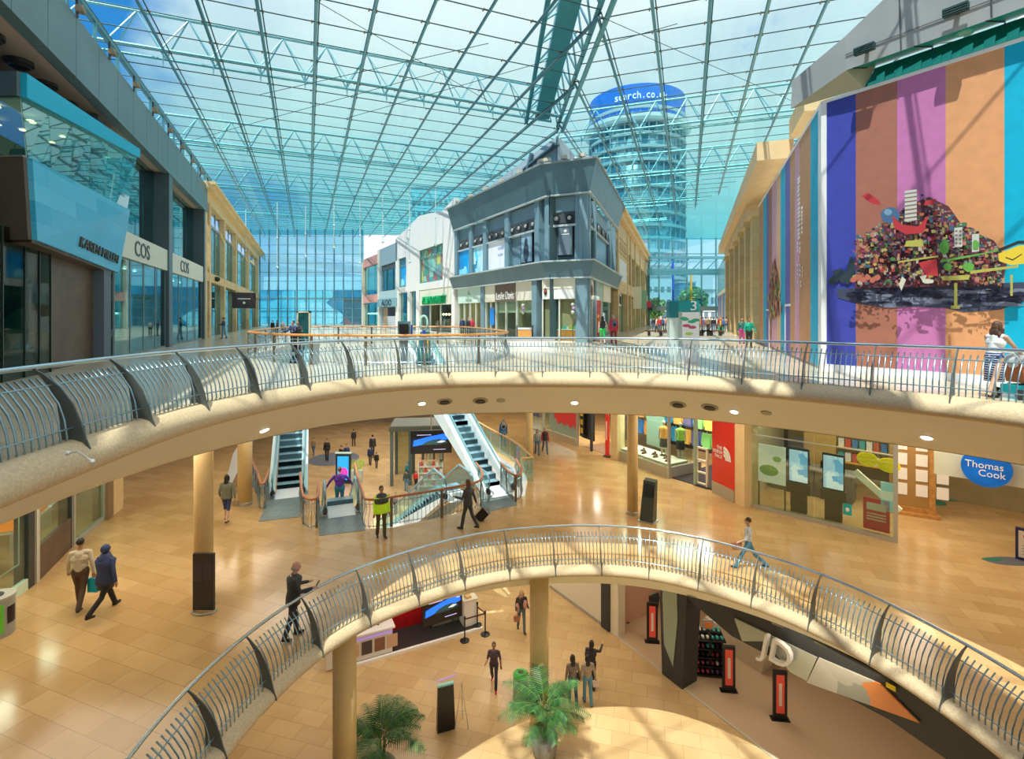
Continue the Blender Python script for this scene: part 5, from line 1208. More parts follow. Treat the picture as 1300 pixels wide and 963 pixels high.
MB().hexa([(-.1, -.1, 0), (.1, -.1, 0), (.1, .1, 0), (-.1, .1, 0), (-.16, -.12, 1.0), (.16, -.12, 1.0), (.16, .12, 1.0), (-.16, .12, 1.0)]).build('pedestal', C('grey pedestal', .16, .2, .22), t)
x, y = FP(538, 462, L3); t = thing('curved_totem', 'tall slim teal totem with a looped top and blue strip', 'totem', (x, y, L3))
MB().hexa([(-.26, -.12, 0), (.26, -.12, 0), (.26, .12, 0), (-.26, .12, 0), (-.12, -.08, 1.2), (.22, -.08, 1.2), (.22, .08, 1.2), (-.12, .08, 1.2)]).build('fin_body', C('dark teal fin', .05, .20, .20, .3), t)
MB().tube([(.0 + .14 * cos(a_), 0, 1.5 + .28 * sin(a_)) for a_ in [i * pi / 8 for i in range(-3, 11)]], .045, 7).build('loop_head', C('mint loop', .45, .68, .62, .3), t, True); Bx('blue_strip', C('royal blue panel', .03, .05, .5), t, (-.02, .08, -.14, -.1, .5, 1.25)); Bx('gold_strip', C('gold strip', .6, .4, .1), t, (.14, .2, -.14, -.1, .4, 1.05))
x, y = FP(386, 437, L3); t = thing('digital_totem', 'dark screen totem in a cream frame near the left shops', 'totem', (x, y, L3)); 
MB().box(-.32, .32, -.08, .08, .15, 1.95).build('screen', C('dark teal screen', .02, .10, .11, .1), t); m = MB(); [m.box(*b_) for b_ in ((-.4, -.32, -.1, .1, 0, 2.05), (.32, .4, -.1, .1, 0, 2.05), (-.4, .4, -.1, .1, 1.95, 2.05), (-.4, .4, -.1, .1, 0, .15))]; m.build('frame', C('cream frame', .7, .68, .5), t)
for i, (px, w_) in enumerate(((839, 2.6), (889, 1.8), (903, 2.0))):
    x, y = FP(px, 426, L3); t = thing('planter_bench', 'low dark red bench in front of the far entrance crowd, %s' % ('wide left one', 'middle one', 'right hand one')[i], 'bench', (x, y, L3)); MB().box(-w_ / 2, w_ / 2, -.3, .3, .38, .48).build('seat', C('dark red timber', .22, .05, .03), t)
    for a_ in (-.8, 0, .8): MB().box(a_ * w_ / 2 - .06, a_ * w_ / 2 + .06, -.25, .25, 0, .38).build('leg', CHAR, t)
# ================================================================== middle level
CEIL2 = 4.36
GL2 = glass('lit shopfront glass', (.86, .93, .88), (.5, .7, .65), refl=.07)
ALU = C('satin aluminium', .55, .56, .52, .35, metal=.5)
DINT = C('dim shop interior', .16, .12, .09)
def glassfront(w, name, label, n, h=CEIL2, plinth=.12, y=0.0, frame=ALU, mat=GL2, pl=None, cat='shopfront', fw=.05):
    s = w.root(name, label, cat); L_ = w.len; m = MB()
    for i in range(n): m.box(L_ * i / n + .02, L_ * (i + 1) / n - .02, y, y + .02, plinth, h)
    m.build('display_window', mat, s); m = MB()
    for i in (0, n): m.box(L_ * i / n - fw, L_ * i / n + fw, y - .05, y + .08, 0, h)
    m.box(0, L_, y - .03, y + .06, h - .1, h); m.build('frame', frame, s)
    Bx('plinth', pl or frame, s, (0, L_, y - .04, y + .08, 0, plinth))
    return s
# -- clothes shop with the red window
S1 = W(FP(690, 550, L2), FP(733, 566, L2), L2)
s = glassfront(S1, 'shopfront', 'shopfront with a big red printed window near the middle level columns', 1, plinth=.35, pl=C('beige plinth', .6, .5, .35))
m = MB(); x0, x1 = S1.t(704), S1.t(732); pts = [(x0, 4.3), (x1, 4.3), (x1, .9)]; n = 12
for i in range(n): f_ = 1 - i / n; pts.append((x0 + (x1 - x0) * f_, .85 + .22 * (i % 3) + .12 * sin(i * 2.3)))
m.yprism(pts[:3] + pts[3:] + [(x0, 1.2)], -.04, -.02); m.build('red_print', C('bright red print', .75, .03, .02, .4, emit=.15), s)
Bx('white_print', C('white figures print', .82, .72, .62, emit=.1), s, (S1.t(697), S1.t(732), .03, .05, .4, 4.3))
S0 = W(FP(672, 543, L2), FP(690, 550, L2), L2); s = glassfront(S0, 'shopfront', 'shopfront with a violet poster left of the red printed window', 1)
Bx('poster', C('violet poster', .10, .05, .22, emit=.2), s, (.1, S0.len * .6, .1, .15, .9, 4.2))
# -- entrance with security gates
S1b = W(FP(733, 566, L2), FP(776, 583, L2), L2); s = S1b.root('shop_entrance', 'dark open entrance with yellow goods between the red window and the stone pier', 'entrance')
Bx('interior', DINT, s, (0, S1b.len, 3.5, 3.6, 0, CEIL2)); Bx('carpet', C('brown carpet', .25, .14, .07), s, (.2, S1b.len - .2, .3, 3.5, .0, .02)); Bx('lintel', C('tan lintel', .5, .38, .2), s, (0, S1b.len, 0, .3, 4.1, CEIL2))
Bx('frame', CHAR, s, (S1b.t(749), S1b.t(751), 0, .1, 0, 4.2)); Bx('dark_display', BLACK, s, (0, S1b.t(748), .3, .4, .5, 4.2))
tb = WDR = S1b.root('yellow_banner', 'black and yellow upright banner inside the entrance window', 'banner', S1b.t(736)); MB().box(-.2, .2, .15, .2, .6, 4.1).build('banner_sheet', BLACK, tb); m = MB(); [m.box(-.12, .1, .13, .15, .8 + i * .5, 1.1 + i * .5) for i in range(6)]; m.build('banner_mark', C('banner yellow', .9, .6, .02), tb)
x, y = FP(771, 579, L2); t = thing('red_sign_stand', 'slim red upright sign stand beside the stone pier', 'sign', (x, y, L2), S1b.ang); MB().box(-.12, .12, -.05, .05, .05, 2.3).build('sign_panel', C('sale red', .80, .03, .02, .4, emit=.1), t); MB().lathe([(.25, 0), (.25, .04)], 14).build('base', CHAR, t); Bx('lettering', WHITE, t, (-.05, .05, -.06, -.05, .9, 1.9))
PIER = lambda w, a, b, d_=.6: None
s = thing('stone_pier', 'square yellow stone pier left of the shoe display window', 'pier', (*FP(779.5, 583, L2), L2), S1b.ang, kind='structure'); MB().box(-.27, .27, 0, .5, 0, CEIL2).build('shaft', STONEP, s)
# -- outdoor clothing shop
S2 = W(FP(784, 583, L2), FP(849, 607, L2), L2)
s = glassfront(S2, 'shopfront', 'outdoor clothing shop window on a stone plinth, shoes on its shelf', 2, plinth=.5, pl=C('grey beige plinth', .45, .40, .30)); Bx('corner_post', ALU, s, (S2.len - .04, S2.len + .04, -.04, 2.2, 0, .5))
Bx('shelf', C('white display shelf', .8, .75, .62), s, (.1, S2.len - .1, .1, 1.4, .5, .62)); Bx('side_window', GL2, s, (S2.len - .02, S2.len, .1, 1.6, .5, CEIL2)); Bx('window_back', C('mint back panel', .35, .55, .48), s, (.1, S2.len * .38, 2.0, 2.05, .6, 4.3))
for i in range(7):
    t = S2.root('shoe', 'dark outdoor shoe on the white window shelf', 'shoe', S2.len * (.2 + i * .11), group='shoes on the window shelf'); t.location.z = L2 + .63
    MB().ell((0, .45 + .3 * (i % 2), .05), (.07, .16, .05), 8).ell((0, .52 + .3 * (i % 2), .1), (.05, .07, .07), 8).build('shoe_upper', C('shoe brown', .15, .08, .05), t); MB().box(-.07, .07, .3 + .3 * (i % 2), .61 + .3 * (i % 2), 0, .02).build('sole', BLACK, t)
m = MB(); 
S3 = W(FP(849, 607, L2), FP(904, 624, L2), L2); s = S3.root('shop_interior', 'dark interior of the outdoor clothing shop behind its wide opening', 'shop interior')
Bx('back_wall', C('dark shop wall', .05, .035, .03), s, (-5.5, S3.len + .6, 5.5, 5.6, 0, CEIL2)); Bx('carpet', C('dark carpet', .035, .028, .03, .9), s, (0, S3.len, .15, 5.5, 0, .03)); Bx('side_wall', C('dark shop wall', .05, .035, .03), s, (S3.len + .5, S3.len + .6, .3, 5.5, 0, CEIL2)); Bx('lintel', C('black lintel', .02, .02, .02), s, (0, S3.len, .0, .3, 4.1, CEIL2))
s = S3.root('security_gate', 'white ladder shaped security gate in the outdoor shop opening', 'gate', S3.t(887)); m = MB(); [m.box(*b_) for b_ in ((-.3, -.22, .2, .3, 0, 1.75), (.22, .3, .2, .3, 0, 1.75), (-.3, .3, .2, .3, 1.68, 1.76), (-.3, .3, .2, .3, .1, .16), (-.3, .3, .2, .3, .6, .66), (-.3, .3, .2, .3, 1.15, 1.2))]; m.build('gate_frame', C('cream gate', .8, .76, .62), s); Bx('foot', CHAR, s, (-.35, .35, .1, .4, 0, .05))
s = S3.root('door_post', 'green glass edge post in the outdoor shop opening', 'post', S3.t(880)); MB().box(-.05, .05, .1, .3, .03, 4.1).build('post_body', C('green glass edge', .35, .5, .38, .2), s)
jc = [(.05, .25, .7), (.9, .35, .05), (.35, .6, .08), (.75, .05, .1), (.02, .4, .75), (.85, .45, .1), (.08, .1, .3), (.2, .55, .15), (.9, .5, .1), (.7, .05, .2), (.05, .3, .6), (.95, .4, .05)]
rk = S3.root('clothes_rail', 'long steel clothes rail high on the dark shop wall', 'rail', 0); MB().tube([(-5, 3.0, 2.88), (S3.len, 3.0, 2.88)], .025).tube([(-5, 3.0, 2.88), (-5, 3.0, 0)], .02).tube([(S3.len, 3.0, 2.88), (S3.len, 3.0, 0)], .02).tube([(-5, 3.4, 1.83), (S3.len, 3.4, 1.83)], .025).build('rail_tube', ALU, rk)
CN = ['blue', 'orange', 'lime green', 'red', 'sky blue', 'amber', 'navy', 'green', 'tangerine', 'crimson', 'cobalt', 'bright orange']
for i in range(24):
    k = i % 12; t = S3.root('hanging_jacket', '%s jacket on the %s row of the clothes rail in the outdoor shop' % (CN[k], 'upper' if i < 12 else 'lower'), 'jacket', -4.7 + k * .62 + (.2 if i > 11 else 0)); z_ = 1.9 if i < 12 else .85; yy = 3.0 if i < 12 else 3.4
    MB().hexa([(-.22, yy - .1, z_), (.22, yy - .1, z_), (.22, yy + .1, z_), (-.22, yy + .1, z_), (-.2, yy - .07, z_ + .75), (.2, yy - .07, z_ + .75), (.2, yy + .07, z_ + .75), (-.2, yy + .07, z_ + .75)]).cap((-.22, yy, z_ + .72), (-.3, yy, z_ + .15), .07, .05).cap((.22, yy, z_ + .72), (.3, yy, z_ + .15), .07, .05).build('jacket_body', C('jacket ' + CN[k], *jc[k], .6, emit=.3), t)  # faint emission put into the cloth to lighten the jackets
    MB().tube([(0, yy, z_ + .75), (0, yy, z_ + .98)], .012, 4).build('hanger', ALU, t)
a_ = S2.P(S2.len * .62, 1.1); mannequin((*a_, L2 + .6), 2.6, C('jacket bright orange', .95, .4, .05), C('dark cloth', .03, .03, .035), 'mannequin in a bright orange jacket in the outdoor shop window')
a_ = S2.P(S2.len * .82, 1.5); mannequin((*a_, L2 + .6), 2.6, C('jacket lime green', .35, .6, .08), C('dark cloth', .03, .03, .035), 'mannequin in a lime jacket in the outdoor shop window')
# -- red brand panel and pier
S4 = W(FP(904, 624, L2), FP(932, 638, L2), L2); s = S4.root('brand_panel', 'tall red panel reading THE NORTH FACE with white arc emblem', 'sign')
Bx('red_panel', P('signal red gloss panel', (.72, .035, .02), .15), s, (0, S4.len, 0, .1, .5, CEIL2)); Bx('plinth', C('grey beige plinth', .45, .40, .30), s, (0, S4.len, -.02, .12, 0, .5))
zc = S4.z(917, 574); wd_ = S4.len
for i, l_ in enumerate(('THE', 'NORTH', 'FACE')): text(l_, wd_ * (.24, .42, .32)[i], WHITE, s, (wd_ * (.37, .28, .33)[i], -.02, zc + .17 - i * .19), height=.14)
for i in range(3):
    r_ = .48 - i * .13; m = MB(); n = 8; pts = [(wd_ * .56 + r_ * .9 * sin(pi / 2 * j / n), zc - .28 + r_ * 1.15 * cos(pi / 2 * j / n)) for j in range(n + 1)] + [(wd_ * .56 + (r_ - .1) * .9 * sin(pi / 2 * j / n), zc - .28 + (r_ - .1) * 1.15 * cos(pi / 2 * j / n)) for j in range(n, -1, -1)]
    m.yprism(pts, -.03, -.01); m.build('emblem', WHITE, s)
s = thing('stone_pier', 'wide yellow stone pier between the red panel and the travel shop glass', 'pier', (*FP(938.5, 640, L2), L2), S4.ang, kind='structure'); MB().box(-.26, .34, -.05, .6, 0, CEIL2).build('shaft', STONEP, s)
# -- travel shop
S5 = W(FP(947, 641, L2), FP(1137, 688, L2), L2); s = glassfront(S5, 'shopfront', 'long glazed travel shopfront with screens, posters and brochures inside', 2, plinth=.13, fw=.06)
Bx('back_wall', P('olive beige shop wall', (.42, .36, .20), .6, noise=.2, nscale=.6), s, (-.5, S5.len + 5, 6.5, 6.6, 0, CEIL2)); Bx('side_wall', C('olive side wall', .45, .40, .26), s, (-.2, -.1, .1, 6.5, 0, CEIL2))
Bx('glazing_rail', ALU, s, (0, S5.len, -.02, .04, 2.9, 2.94))
def stand_screen(px, label, py1=620):
    t = S5.root('display_screen', label, 'screen', S5.t(px)); MB().box(-.42, .42, .55, .8, .75, 1.15).box(-.28, .28, .6, .75, 0, .75).build('stand_body', C('dark olive stand', .07, .07, .05), t); MB().box(-.36, .36, .62, .72, 1.1, 2.5).build('bezel', BLACK, t)
    Bx('screen', patchwork('cloudy sky screen', [(.35, .65, .85), (.6, .85, .95), (.15, .45, .75), (.75, .9, .95)], (3, 3, 2), .3, emit=.55, smooth=True), t, (-.32, .32, .60, .62, 1.2, 2.42))
stand_screen(1008, 'tall sky blue screen on a dark stand, farther of two in the travel shop'); stand_screen(1053, 'tall sky blue screen on a dark stand, nearer of two in the travel shop')
t = S5.root('window_poster', 'tall poster of green hills on legs at the left of the travel shop window', 'poster', S5.t(976)); MB().box(-.5, .5, .35, .4, 1.0, 2.5).build('poster_sheet', C('cream poster', .80, .84, .70, emit=.25), t); MB().ell((-.1, .34, 1.5), (.36, .01, .22), 12).ell((.2, .34, 2.0), (.16, .01, .12), 10).build('hill_print', C('hill green', .25, .5, .12, emit=.1), t); MB().box(-.5, -.46, .35, .4, 0, 1.0).box(.46, .5, .35, .4, 0, 1.0).build('leg', CHAR, t)
t = S5.root('sunglasses_display', 'giant yellow sunglasses shaped display hanging in the travel shop window', 'display', S5.t(1111)); MB().ell((-.3, .5, 2.55), (.32, .05, .26), 16).ell((.32, .5, 2.45), (.34, .05, .26), 16).box(-.1, .1, .46, .54, 2.45, 2.6).build('lens_body', C('lemon yellow', .95, .75, .02, .3, emit=.2), t); MB().tube([(0, .5, 2.6), (0, .5, 4.3)], .01, 4).build('cord', ALU, t)
t = S5.root('leaning_panel', 'pale slanted plank leaning inside the travel shop window', 'panel', S5.t(1106)); MB().bar((-.55, .45, 2.05), (.75, .45, .95), .12, .22).build('plank', C('pale cream plank', .85, .80, .6, emit=.15), t)
t = S5.root('window_card', 'small turquoise info sticker low on the travel shop glass', 'sticker', S5.t(1076)); MB().box(-.13, .13, -.02, -.01, .55, .95).build('card', C('turquoise card', .02, .45, .5), t); MB().ell((0, -.025, .75), (.06, .008, .08), 8).build('emblem', WHITE, t)
t = S5.root('offer_board', 'small red and white offer board standing low in the travel shop window', 'board', S5.t(1111)); MB().box(-.38, .38, .25, .3, .15, 1.25).build('board_panel', C('offer red', .6, .03, .04, emit=.1), t); MB().box(-.28, .28, .23, .25, .85, 1.1).build('card', C('white card', .85, .8, .7), t); m = MB(); [m.box(-.28, .28, .23, .25, .5 + i * .1, .54 + i * .1) for i in range(3)]; m.build('lettering', C('white card', .85, .8, .7), t)
t = S5.root('turquoise_poster', 'small cream and turquoise poster at the right edge of the travel shop window', 'poster', S5.t(1128)); MB().box(-.25, .2, .25, .28, .9, 1.9).build('poster_sheet', C('turquoise poster', .35, .75, .75, emit=.2), t); Bx('cream_band', C('cream poster', .80, .84, .70), t, (-.25, .2, .24, .25, 1.3, 1.6))
t = S5.root('brochure_shelf', 'yellow edged brochure shelves at the back of the travel shop', 'shelf', S5.t(1085)); m = MB()
for i in range(4): m.box(-1.3, 1.5, 4.0, 4.4, 1.4 + i * .6, 1.46 + i * .6)
m.build('shelf_board', C('amber shelf', .75, .42, .05), t); m = MB()
for i in range(4):
    for k in range(11): m.box(-1.25 + k * .25, -1.05 + k * .25, 4.1, 4.3, 1.46 + i * .6, 1.82 + i * .6, (i + k) % 4)
m.build('brochure', [C('brochure teal', .1, .4, .45), C('brochure white', .8, .8, .8), C('brochure red', .6, .12, .08), C('brochure blue', .1, .25, .6)], t); Bx('side_panel', C('amber panel', .65, .42, .15), t, (-2.6, -1.35, 4.2, 4.3, .8, 4.2)); Bx('tv', BLACK, t, (-2.1, -1.7, 4.1, 4.2, 3.0, 3.4))
t = S5.root('counter_desk', 'dark grey service desk behind the travel shop screens', 'desk', S5.t(1000)); MB().box(-1.5, 1.6, 3.0, 3.8, .0, 1.1).build('desk_body', C('desk grey', .12, .13, .12), t); MB().box(-1.6, 1.7, 2.9, 3.9, 1.1, 1.16).build('desk_top', C('desk top', .3, .3, .28), t); m = MB(); [m.box(-1.2 + i * .8, -.8 + i * .8, 3.3, 3.35, 1.2, 1.5) for i in range(3)]; m.build('monitor', BLACK, t)
# -- notice frame, disc sign, floor marks
NW = W(FP(1137, 650, L2), FP(1189, 658, L2), L2); t = NW.root('notice_screen', 'timber framed screen holding twelve white notices', 'notice board', 0)
WB_ = P('amber timber', (.55, .28, .08), .4, noise=.2, nscale=6); MB().box(-.2, NW.len, -.04, .04, .1, .3).box(NW.len - .22, NW.len - .04, -.05, .05, .3, 3.3).box(-.2, NW.len, -.05, .05, 3.05, 3.3).box(-.2, NW.len + .1, -.2, .2, 0, .12).build('frame', WB_, t)
Bx('panel', C('dull amber panel', .42, .24, .08), t, (-.2, NW.len - .2, .0, .02, .3, 3.05)); Bx('header', C('grey header poster', .20, .24, .26), t, (-.2, NW.len, -.03, .03, 3.35, 4.1))
m = MB(); sh = []
for i in range(3):
    for k in range(4): m.box(.0 + i * .62, .36 + i * .62, -.03, -.01, .75 + k * .58, 1.2 + k * .58)
m.build('notice_sheet', C('notice white', .85, .80, .72, emit=.12), t)
ST_ = W(S5.p1, S5.p1 + (S5.p1 - S5.p0), L2)
t = W(FP(1137, 688, L2), FP(1137, 688, L2) and tuple(S5.p1 + S5.u * 8), L2).root('shop_fascia', 'pale hanging fascia over the travel shop entrance', 'fascia', .1); MB().box(.9, 8, .0, .12, 2.55, CEIL2).build('fascia_board', C('pale sage board', .66, .68, .55), t)
td = S5.len + .0; tx = S5.t(1252); zc = S5.z(1252, 591)
t = S5.root('round_sign', 'round blue hanging sign lettered Thomas Cook', 'sign', tx); m = MB(); n = 36
m.tube([(0, -.32, zc), (0, -.18, zc)], [.58, .58], 36); m.build('disc', P('deep sky blue disc', (.005, .13, .55), .3, emit=.25, noise=.5, nscale=1.2), t)
text('Thomas', .86, WHITE, t, (-.05, -.34, zc + .08), height=.2); text('Cook', .6, WHITE, t, (.13, -.34, zc - .16), height=.2); Bx('bracket', ALU, t, (-.03, .03, -.25, .1, zc + .5, CEIL2))
Bx('back_wall', P('timber mural wall', (.32, .17, .06), .6, noise=.4, nscale=1.1), f2, (15, 26, 24, 24.2, 0, 1.6)) if False else None
x, y = FP(1229, 632, L2); t = thing('pole_stand', 'thin pole on a round black base beyond the notice frame', 'stand', (x, y, L2)); MB().lathe([(.42, 0), (.42, .04), (.1, .06)], 20).build('base', BLACK, t); MB().tube([(0, 0, .05), (0, 0, 2.2)], .03, 6).build('pole', C('brown pole', .3, .18, .1), t)
for px, py, r_, lb in ((1202, 632.5, .38, 'left one'), (1186, 637, .4, 'one behind the notice frame')):
    x, y = FP(px, py, L2); t = thing('floor_sticker', 'green leaf shaped sticker on the amber floor, %s' % lb, 'floor sticker', (x, y, L2 + .005)); MB().lathe([(r_, 0), (r_, .006)], 16).build('sticker', C('sea green sticker', .05, .28, .2), t)
x, y = FP(1283, 712, L2); t = thing('floor_mat', 'dark green and grey oval floor mat by the OPEN board', 'mat', (x, y, L2 + .003)); m = MB(); m.ell((0, 0, 0), (.75, .3, .008), 20); m.ell((-.45, .1, .004), (.35, .14, .008), 16, 1); m.build('mat_body', [C('slate mat', .12, .13, .16), C('mat green', .02, .16, .12)], t)
x, y = FP(1292, 709, L2); t = thing('pavement_sign', 'dark framed board reading OPEN at the right frame edge', 'sign', (x, y, L2), radians(-48)); MB().box(-.05, .75, -.06, .06, 0, 1.0).build('frame', C('indigo frame', .02, .02, .10), t); MB().box(.02, .7, -.08, -.06, .1, .93).build('poster_sheet', C('paper poster', .78, .72, .62), t); text('OPEN', .45, C('red letter', .6, .05, .03), t, (.35, -.09, .78), height=.14); m = MB(); [m.box(.1, .6, -.09, -.08, .2 + i * .09, .23 + i * .09) for i in range(4)]; m.build('lettering', C('grey print', .4, .38, .35), t)
m = MB(); t = thing('wall_right', 'brown timber mural wall behind the travel shop entrance', 'wall', (0, 0, L2), kind='structure')
a_, b_ = FP(1140, 612, L2), FP(1300, 640, L2); MB().prism([a_, (a_[0] + 9, a_[1] - 1.5), (a_[0] + 9, a_[1] + .5), (a_[0], a_[1] + .5)], 0, CEIL2).build('mural_panel', P('timber mural wall', (.32, .17, .06), .6, noise=.4, nscale=1.1), t)
# -- dark leaning terminal
x, y = FP(823, 661, L2); t = thing('info_terminal', 'leaning dark green info terminal beside the slim column', 'terminal', (x, y, L2), radians(-38))
MB().hexa([(-.26, -.2, 0), (.24, -.2, 0), (.24, .2, 0), (-.26, .2, 0), (-.18, -.02, 1.5), (.28, -.02, 1.5), (.28, .2, 1.55), (-.18, .2, 1.55)]).build('housing', C('dark green housing', .06, .085, .07, .35), t); MB().hexa([(-.14, -.16, .95), (.22, -.16, .95), (.22, -.1, .95), (-.14, -.1, .95), (-.12, -.07, 1.38), (.22, -.07, 1.38), (.22, .0, 1.38), (-.12, .0, 1.38)]).build('screen', BLACK, t); MB().box(-.3, .3, -.25, .25, 0, .04).build('base', ALU, t)
# -- notice stand in front of the left column
x, y = FP(259, 776, L2); t = thing('notice_stand', 'black upright notice stand with a silver foot, in front of the ochre column', 'stand', (x, y, L2)); 
MB().box(-.27, .27, -.04, .04, .06, 1.52).build('panel', C('black notice panel', .035, .035, .035, .35), t); m = MB(); m.tube([(-.28 + .07 * i, -.08 - .12 * sin(pi * i / 8), .03) for i in range(9)], .02, 6); m.tube([(-.28, .1, .02), (.28, .1, .02)], .02, 6); m.tube([(-.28, -.08, .02), (-.28, .1, .02)], .02, 6); m.tube([(.28, -.08, .02), (.28, .1, .02)], .02, 6); m.build('foot', ALU, t)
m = MB(); m.box(-.25, -.02, -.045, -.04, .8, 1.3).box(.02, .25, -.045, -.04, .8, 1.3); m.build('faint_print', C('charcoal print', .06, .05, .05), t)
# -- left shops
S6 = W(FP(-60, 818, L2), FP(43, 741, L2), L2); s = glassfront(S6, 'shopfront', 'pale green glazed shopfront at the left frame edge, behind the recycling bin', 2, plinth=.3, pl=C('mint sill', .6, .78, .66)); Bx('side_wall', C('sage partition', .40, .48, .36), s, (-2, S6.len, 2.5, 2.6, 0, CEIL2))
Bx('outline_print', C('pale outline', .6, .68, .55), s, (S6.len - 1.6, S6.len - .5, .04, .05, .8, .84), (S6.len - 1.6, S6.len - .5, .04, .05, 2.4, 2.44), (S6.len - 1.6, S6.len - 1.56, .04, .05, .8, 2.4), (S6.len - .54, S6.len - .5, .04, .05, .8, 2.4))
s = S6.root('stone_pier', 'white and dark twin post between the two left shopfronts', 'post', S6.len); MB().box(-.3, -.05, -.05, .3, 0, CEIL2).build('dark_post', CHAR, s); MB().box(-.05, .15, -.05, .3, 0, CEIL2).build('white_post', C('white post', .75, .75, .65), s)
S7 = W(FP(47, 738, L2), FP(90, 694, L2), L2); s = glassfront(S7, 'shopfront', 'shopfront with timber base and orange display boxes inside', 1, plinth=1.0, pl=P('dark brown timber panel', (.12, .075, .05), .45)); Bx('back_wall', C('brown back wall', .22, .13, .08), s, (-1, S7.len + 1, 2.5, 2.6, 0, CEIL2)); Bx('shelf', C('white display shelf', .8, .75, .62), s, (.2, S7.len - .2, .4, 1.6, 1.4, 1.5))
for i in range(5):
    t = S7.root('display_box', 'orange and white packaged box on the left shop display shelf', 'box', S7.len * (.15 + i * .16), group='orange boxes in the left shop'); t.location.z = L2 + 1.5; MB().box(-.18, .18, .5, .9, 0, .45 + .15 * (i % 2)).build('carton', C('orange carton', .9, .25, .03, emit=.5), t); MB().box(-.19, .19, .49, .5, .2, .32).build('stripe', WHITE, t)  # cartons glow by emission in place of light falling on them
s = S7.root('stone_pier', 'dark post between the orange box shop and the white display window', 'post', S7.len); MB().box(-.1, .25, -.05, .3, 0, CEIL2).build('dark_post', CHAR, s)
S8 = W(FP(93, 692, L2), FP(132, 660, L2), L2); s = glassfront(S8, 'shopfront', 'shopfront with white picture displays beside the brown end post', 1, plinth=.15); Bx('back_wall', C('pale back wall', .6, .58, .48), s, (0, S8.len, 1.6, 1.7, 0, CEIL2))
for i in range(3):
    t = S8.root('picture_panel', 'white framed panel of brown dishes in the left window, %s' % ('nearest', 'middle one', 'farthest')[i], 'picture', S8.len * (.2 + i * .3)); t.location.z = L2; MB().box(-.5, .5, .9, .95, 1.2 + i * .4, 2.2 + i * .5).build('frame', C('white frame', .85, .82, .75, emit=.5), t); m = MB(); [m.ell((-.25 + k * .17, .89, 1.7 + i * .45 + .1 * (k % 2)), (.1, .01, .2), 8) for k in range(4)]; m.build('dish_print', C('dish brown', .28, .12, .05), t)  # frames made to glow so the window display looks lit
s = thing('stone_pier', 'brown and tan end post of the left middle level shops', 'pier', (*FP(135, 659, L2), L2), S8.ang, kind='structure'); MB().box(-.1, .35, -.1, .4, 0, CEIL2).build('dark_side', C('brown post', .28, .19, .1), s); MB().box(.35, 1.2, -.1, .5, 0, CEIL2).build('tan_side', STONEP, s)
# -- recycling bin
x, y = FP(-7, 806, L2); t = thing('recycling_bin', 'grey and green recycling bin at the left frame edge', 'bin', (x, y, L2), .5); MB().prism([(.38 * cos(a_) * 1.15, .38 * sin(a_)) for a_ in [2 * pi * i / 24 for i in range(24)]], 0, .9).build('bin_body', C('bin grey', .36, .38, .34, .4), t); t.scale = (.85, .85, 1); MB().prism([(.40 * cos(a_) * 1.15, .40 * sin(a_)) for a_ in [2 * pi * i / 24 for i in range(24)]], .9, .95).build('lid', C('bin lid', .45, .46, .42), t); MB().lathe([(.2, .95), (.2, .965)], 16).build('opening', BLACK, t)
MB().prism([(.385 * cos(a_) * 1.15, .385 * sin(a_)) for a_ in [radians(-100 + 6 * i) for i in range(9)]] + [(.3, -.25)], .12, .8).build('green_label', C('lime label', .15, .65, .05), t); MB().prism([(.387 * cos(a_) * 1.15, .387 * sin(a_)) for a_ in [radians(-40 + 5 * i) for i in range(8)]] + [(.3, -.1)], .3, .7).build('black_label', BLACK, t)

# ================================================================== escalators
STEPM = MB().box(-.5, .5, 0, .4, -.2, 0).box(-.5, .5, .0, .03, -.42, 0).mesh('step', tiles('ribbed step metal', (.36, .58, .68), (.42, .64, .74), (.10, .2, .26), .05, 5, .4, msize=.01, swirl=.1))
def escalator(p, d, rise, label, lev, side=WHITE, deep=1.3):
    d = Vector(d).normalized(); ang = atan2(d.y, d.x) - pi / 2
    t = thing('escalator', label, 'escalator', (p[0], p[1], lev), ang); L_ = abs(rise) / math.tan(radians(30)); sg = 1 if rise > 0 else -1
    Bx('comb_plate', C('comb plate', .78, .84, .88, .35), t, (-.5, .5, -1.3, 0, 0, .025))
    n = int(L_ / .4)
    for i in range(n):
        z_ = sg * (i * .4 * math.tan(radians(30)) + (.2 if sg > 0 else -.2)); inst('step', STEPM, t, (0, i * .4, z_))
    for s_ in (-1, 1):
        x0, x1 = s_ * .52, s_ * .78; zt_ = rise
        MB().hexa([(x0, -1.0, -.02), (x1, -1.0, -.02), (x1, L_, zt_ - deep), (x0, L_, zt_ - deep), (x0, -1.0, .18), (x1, -1.0, .18), (x1, L_, zt_ + .25), (x0, L_, zt_ + .25)]).build('side_cladding', side, t)
        m = MB(); pr_ = [(-1.2, .15), (-.8, .9), (0, .95 if sg > 0 else .95), (L_, zt_ + .95)]
        m.add([(s_ * .6, -1.2, .2), (s_ * .6, -.9, .85), (s_ * .6, .2, .95), (s_ * .6, L_, zt_ + .95), (s_ * .6, L_, zt_ + .2), (s_ * .6, 0, .15)], [(0, 1, 2, 3, 4, 5)]); m.build('glass_side', GBAL, t)
        MB().tube([(s_ * .6, -.9, .25), (s_ * .6, -1.15, .45), (s_ * .6, -1.15, .75), (s_ * .6, -.9, .97), (s_ * .6, .3, 1.0), (s_ * .6, L_, zt_ + 1.0)], .045, 6).build('moving_handrail', C('blue grey handrail', .20, .38, .46, .3), t, True)
        MB().ell((s_ * .6, -1.05, .22), (.1, .2, .14), 8).build('handrail_inlet', BLACK, t)
    return t
dl = (-.37, .93); dr_ = (-.48, .87)
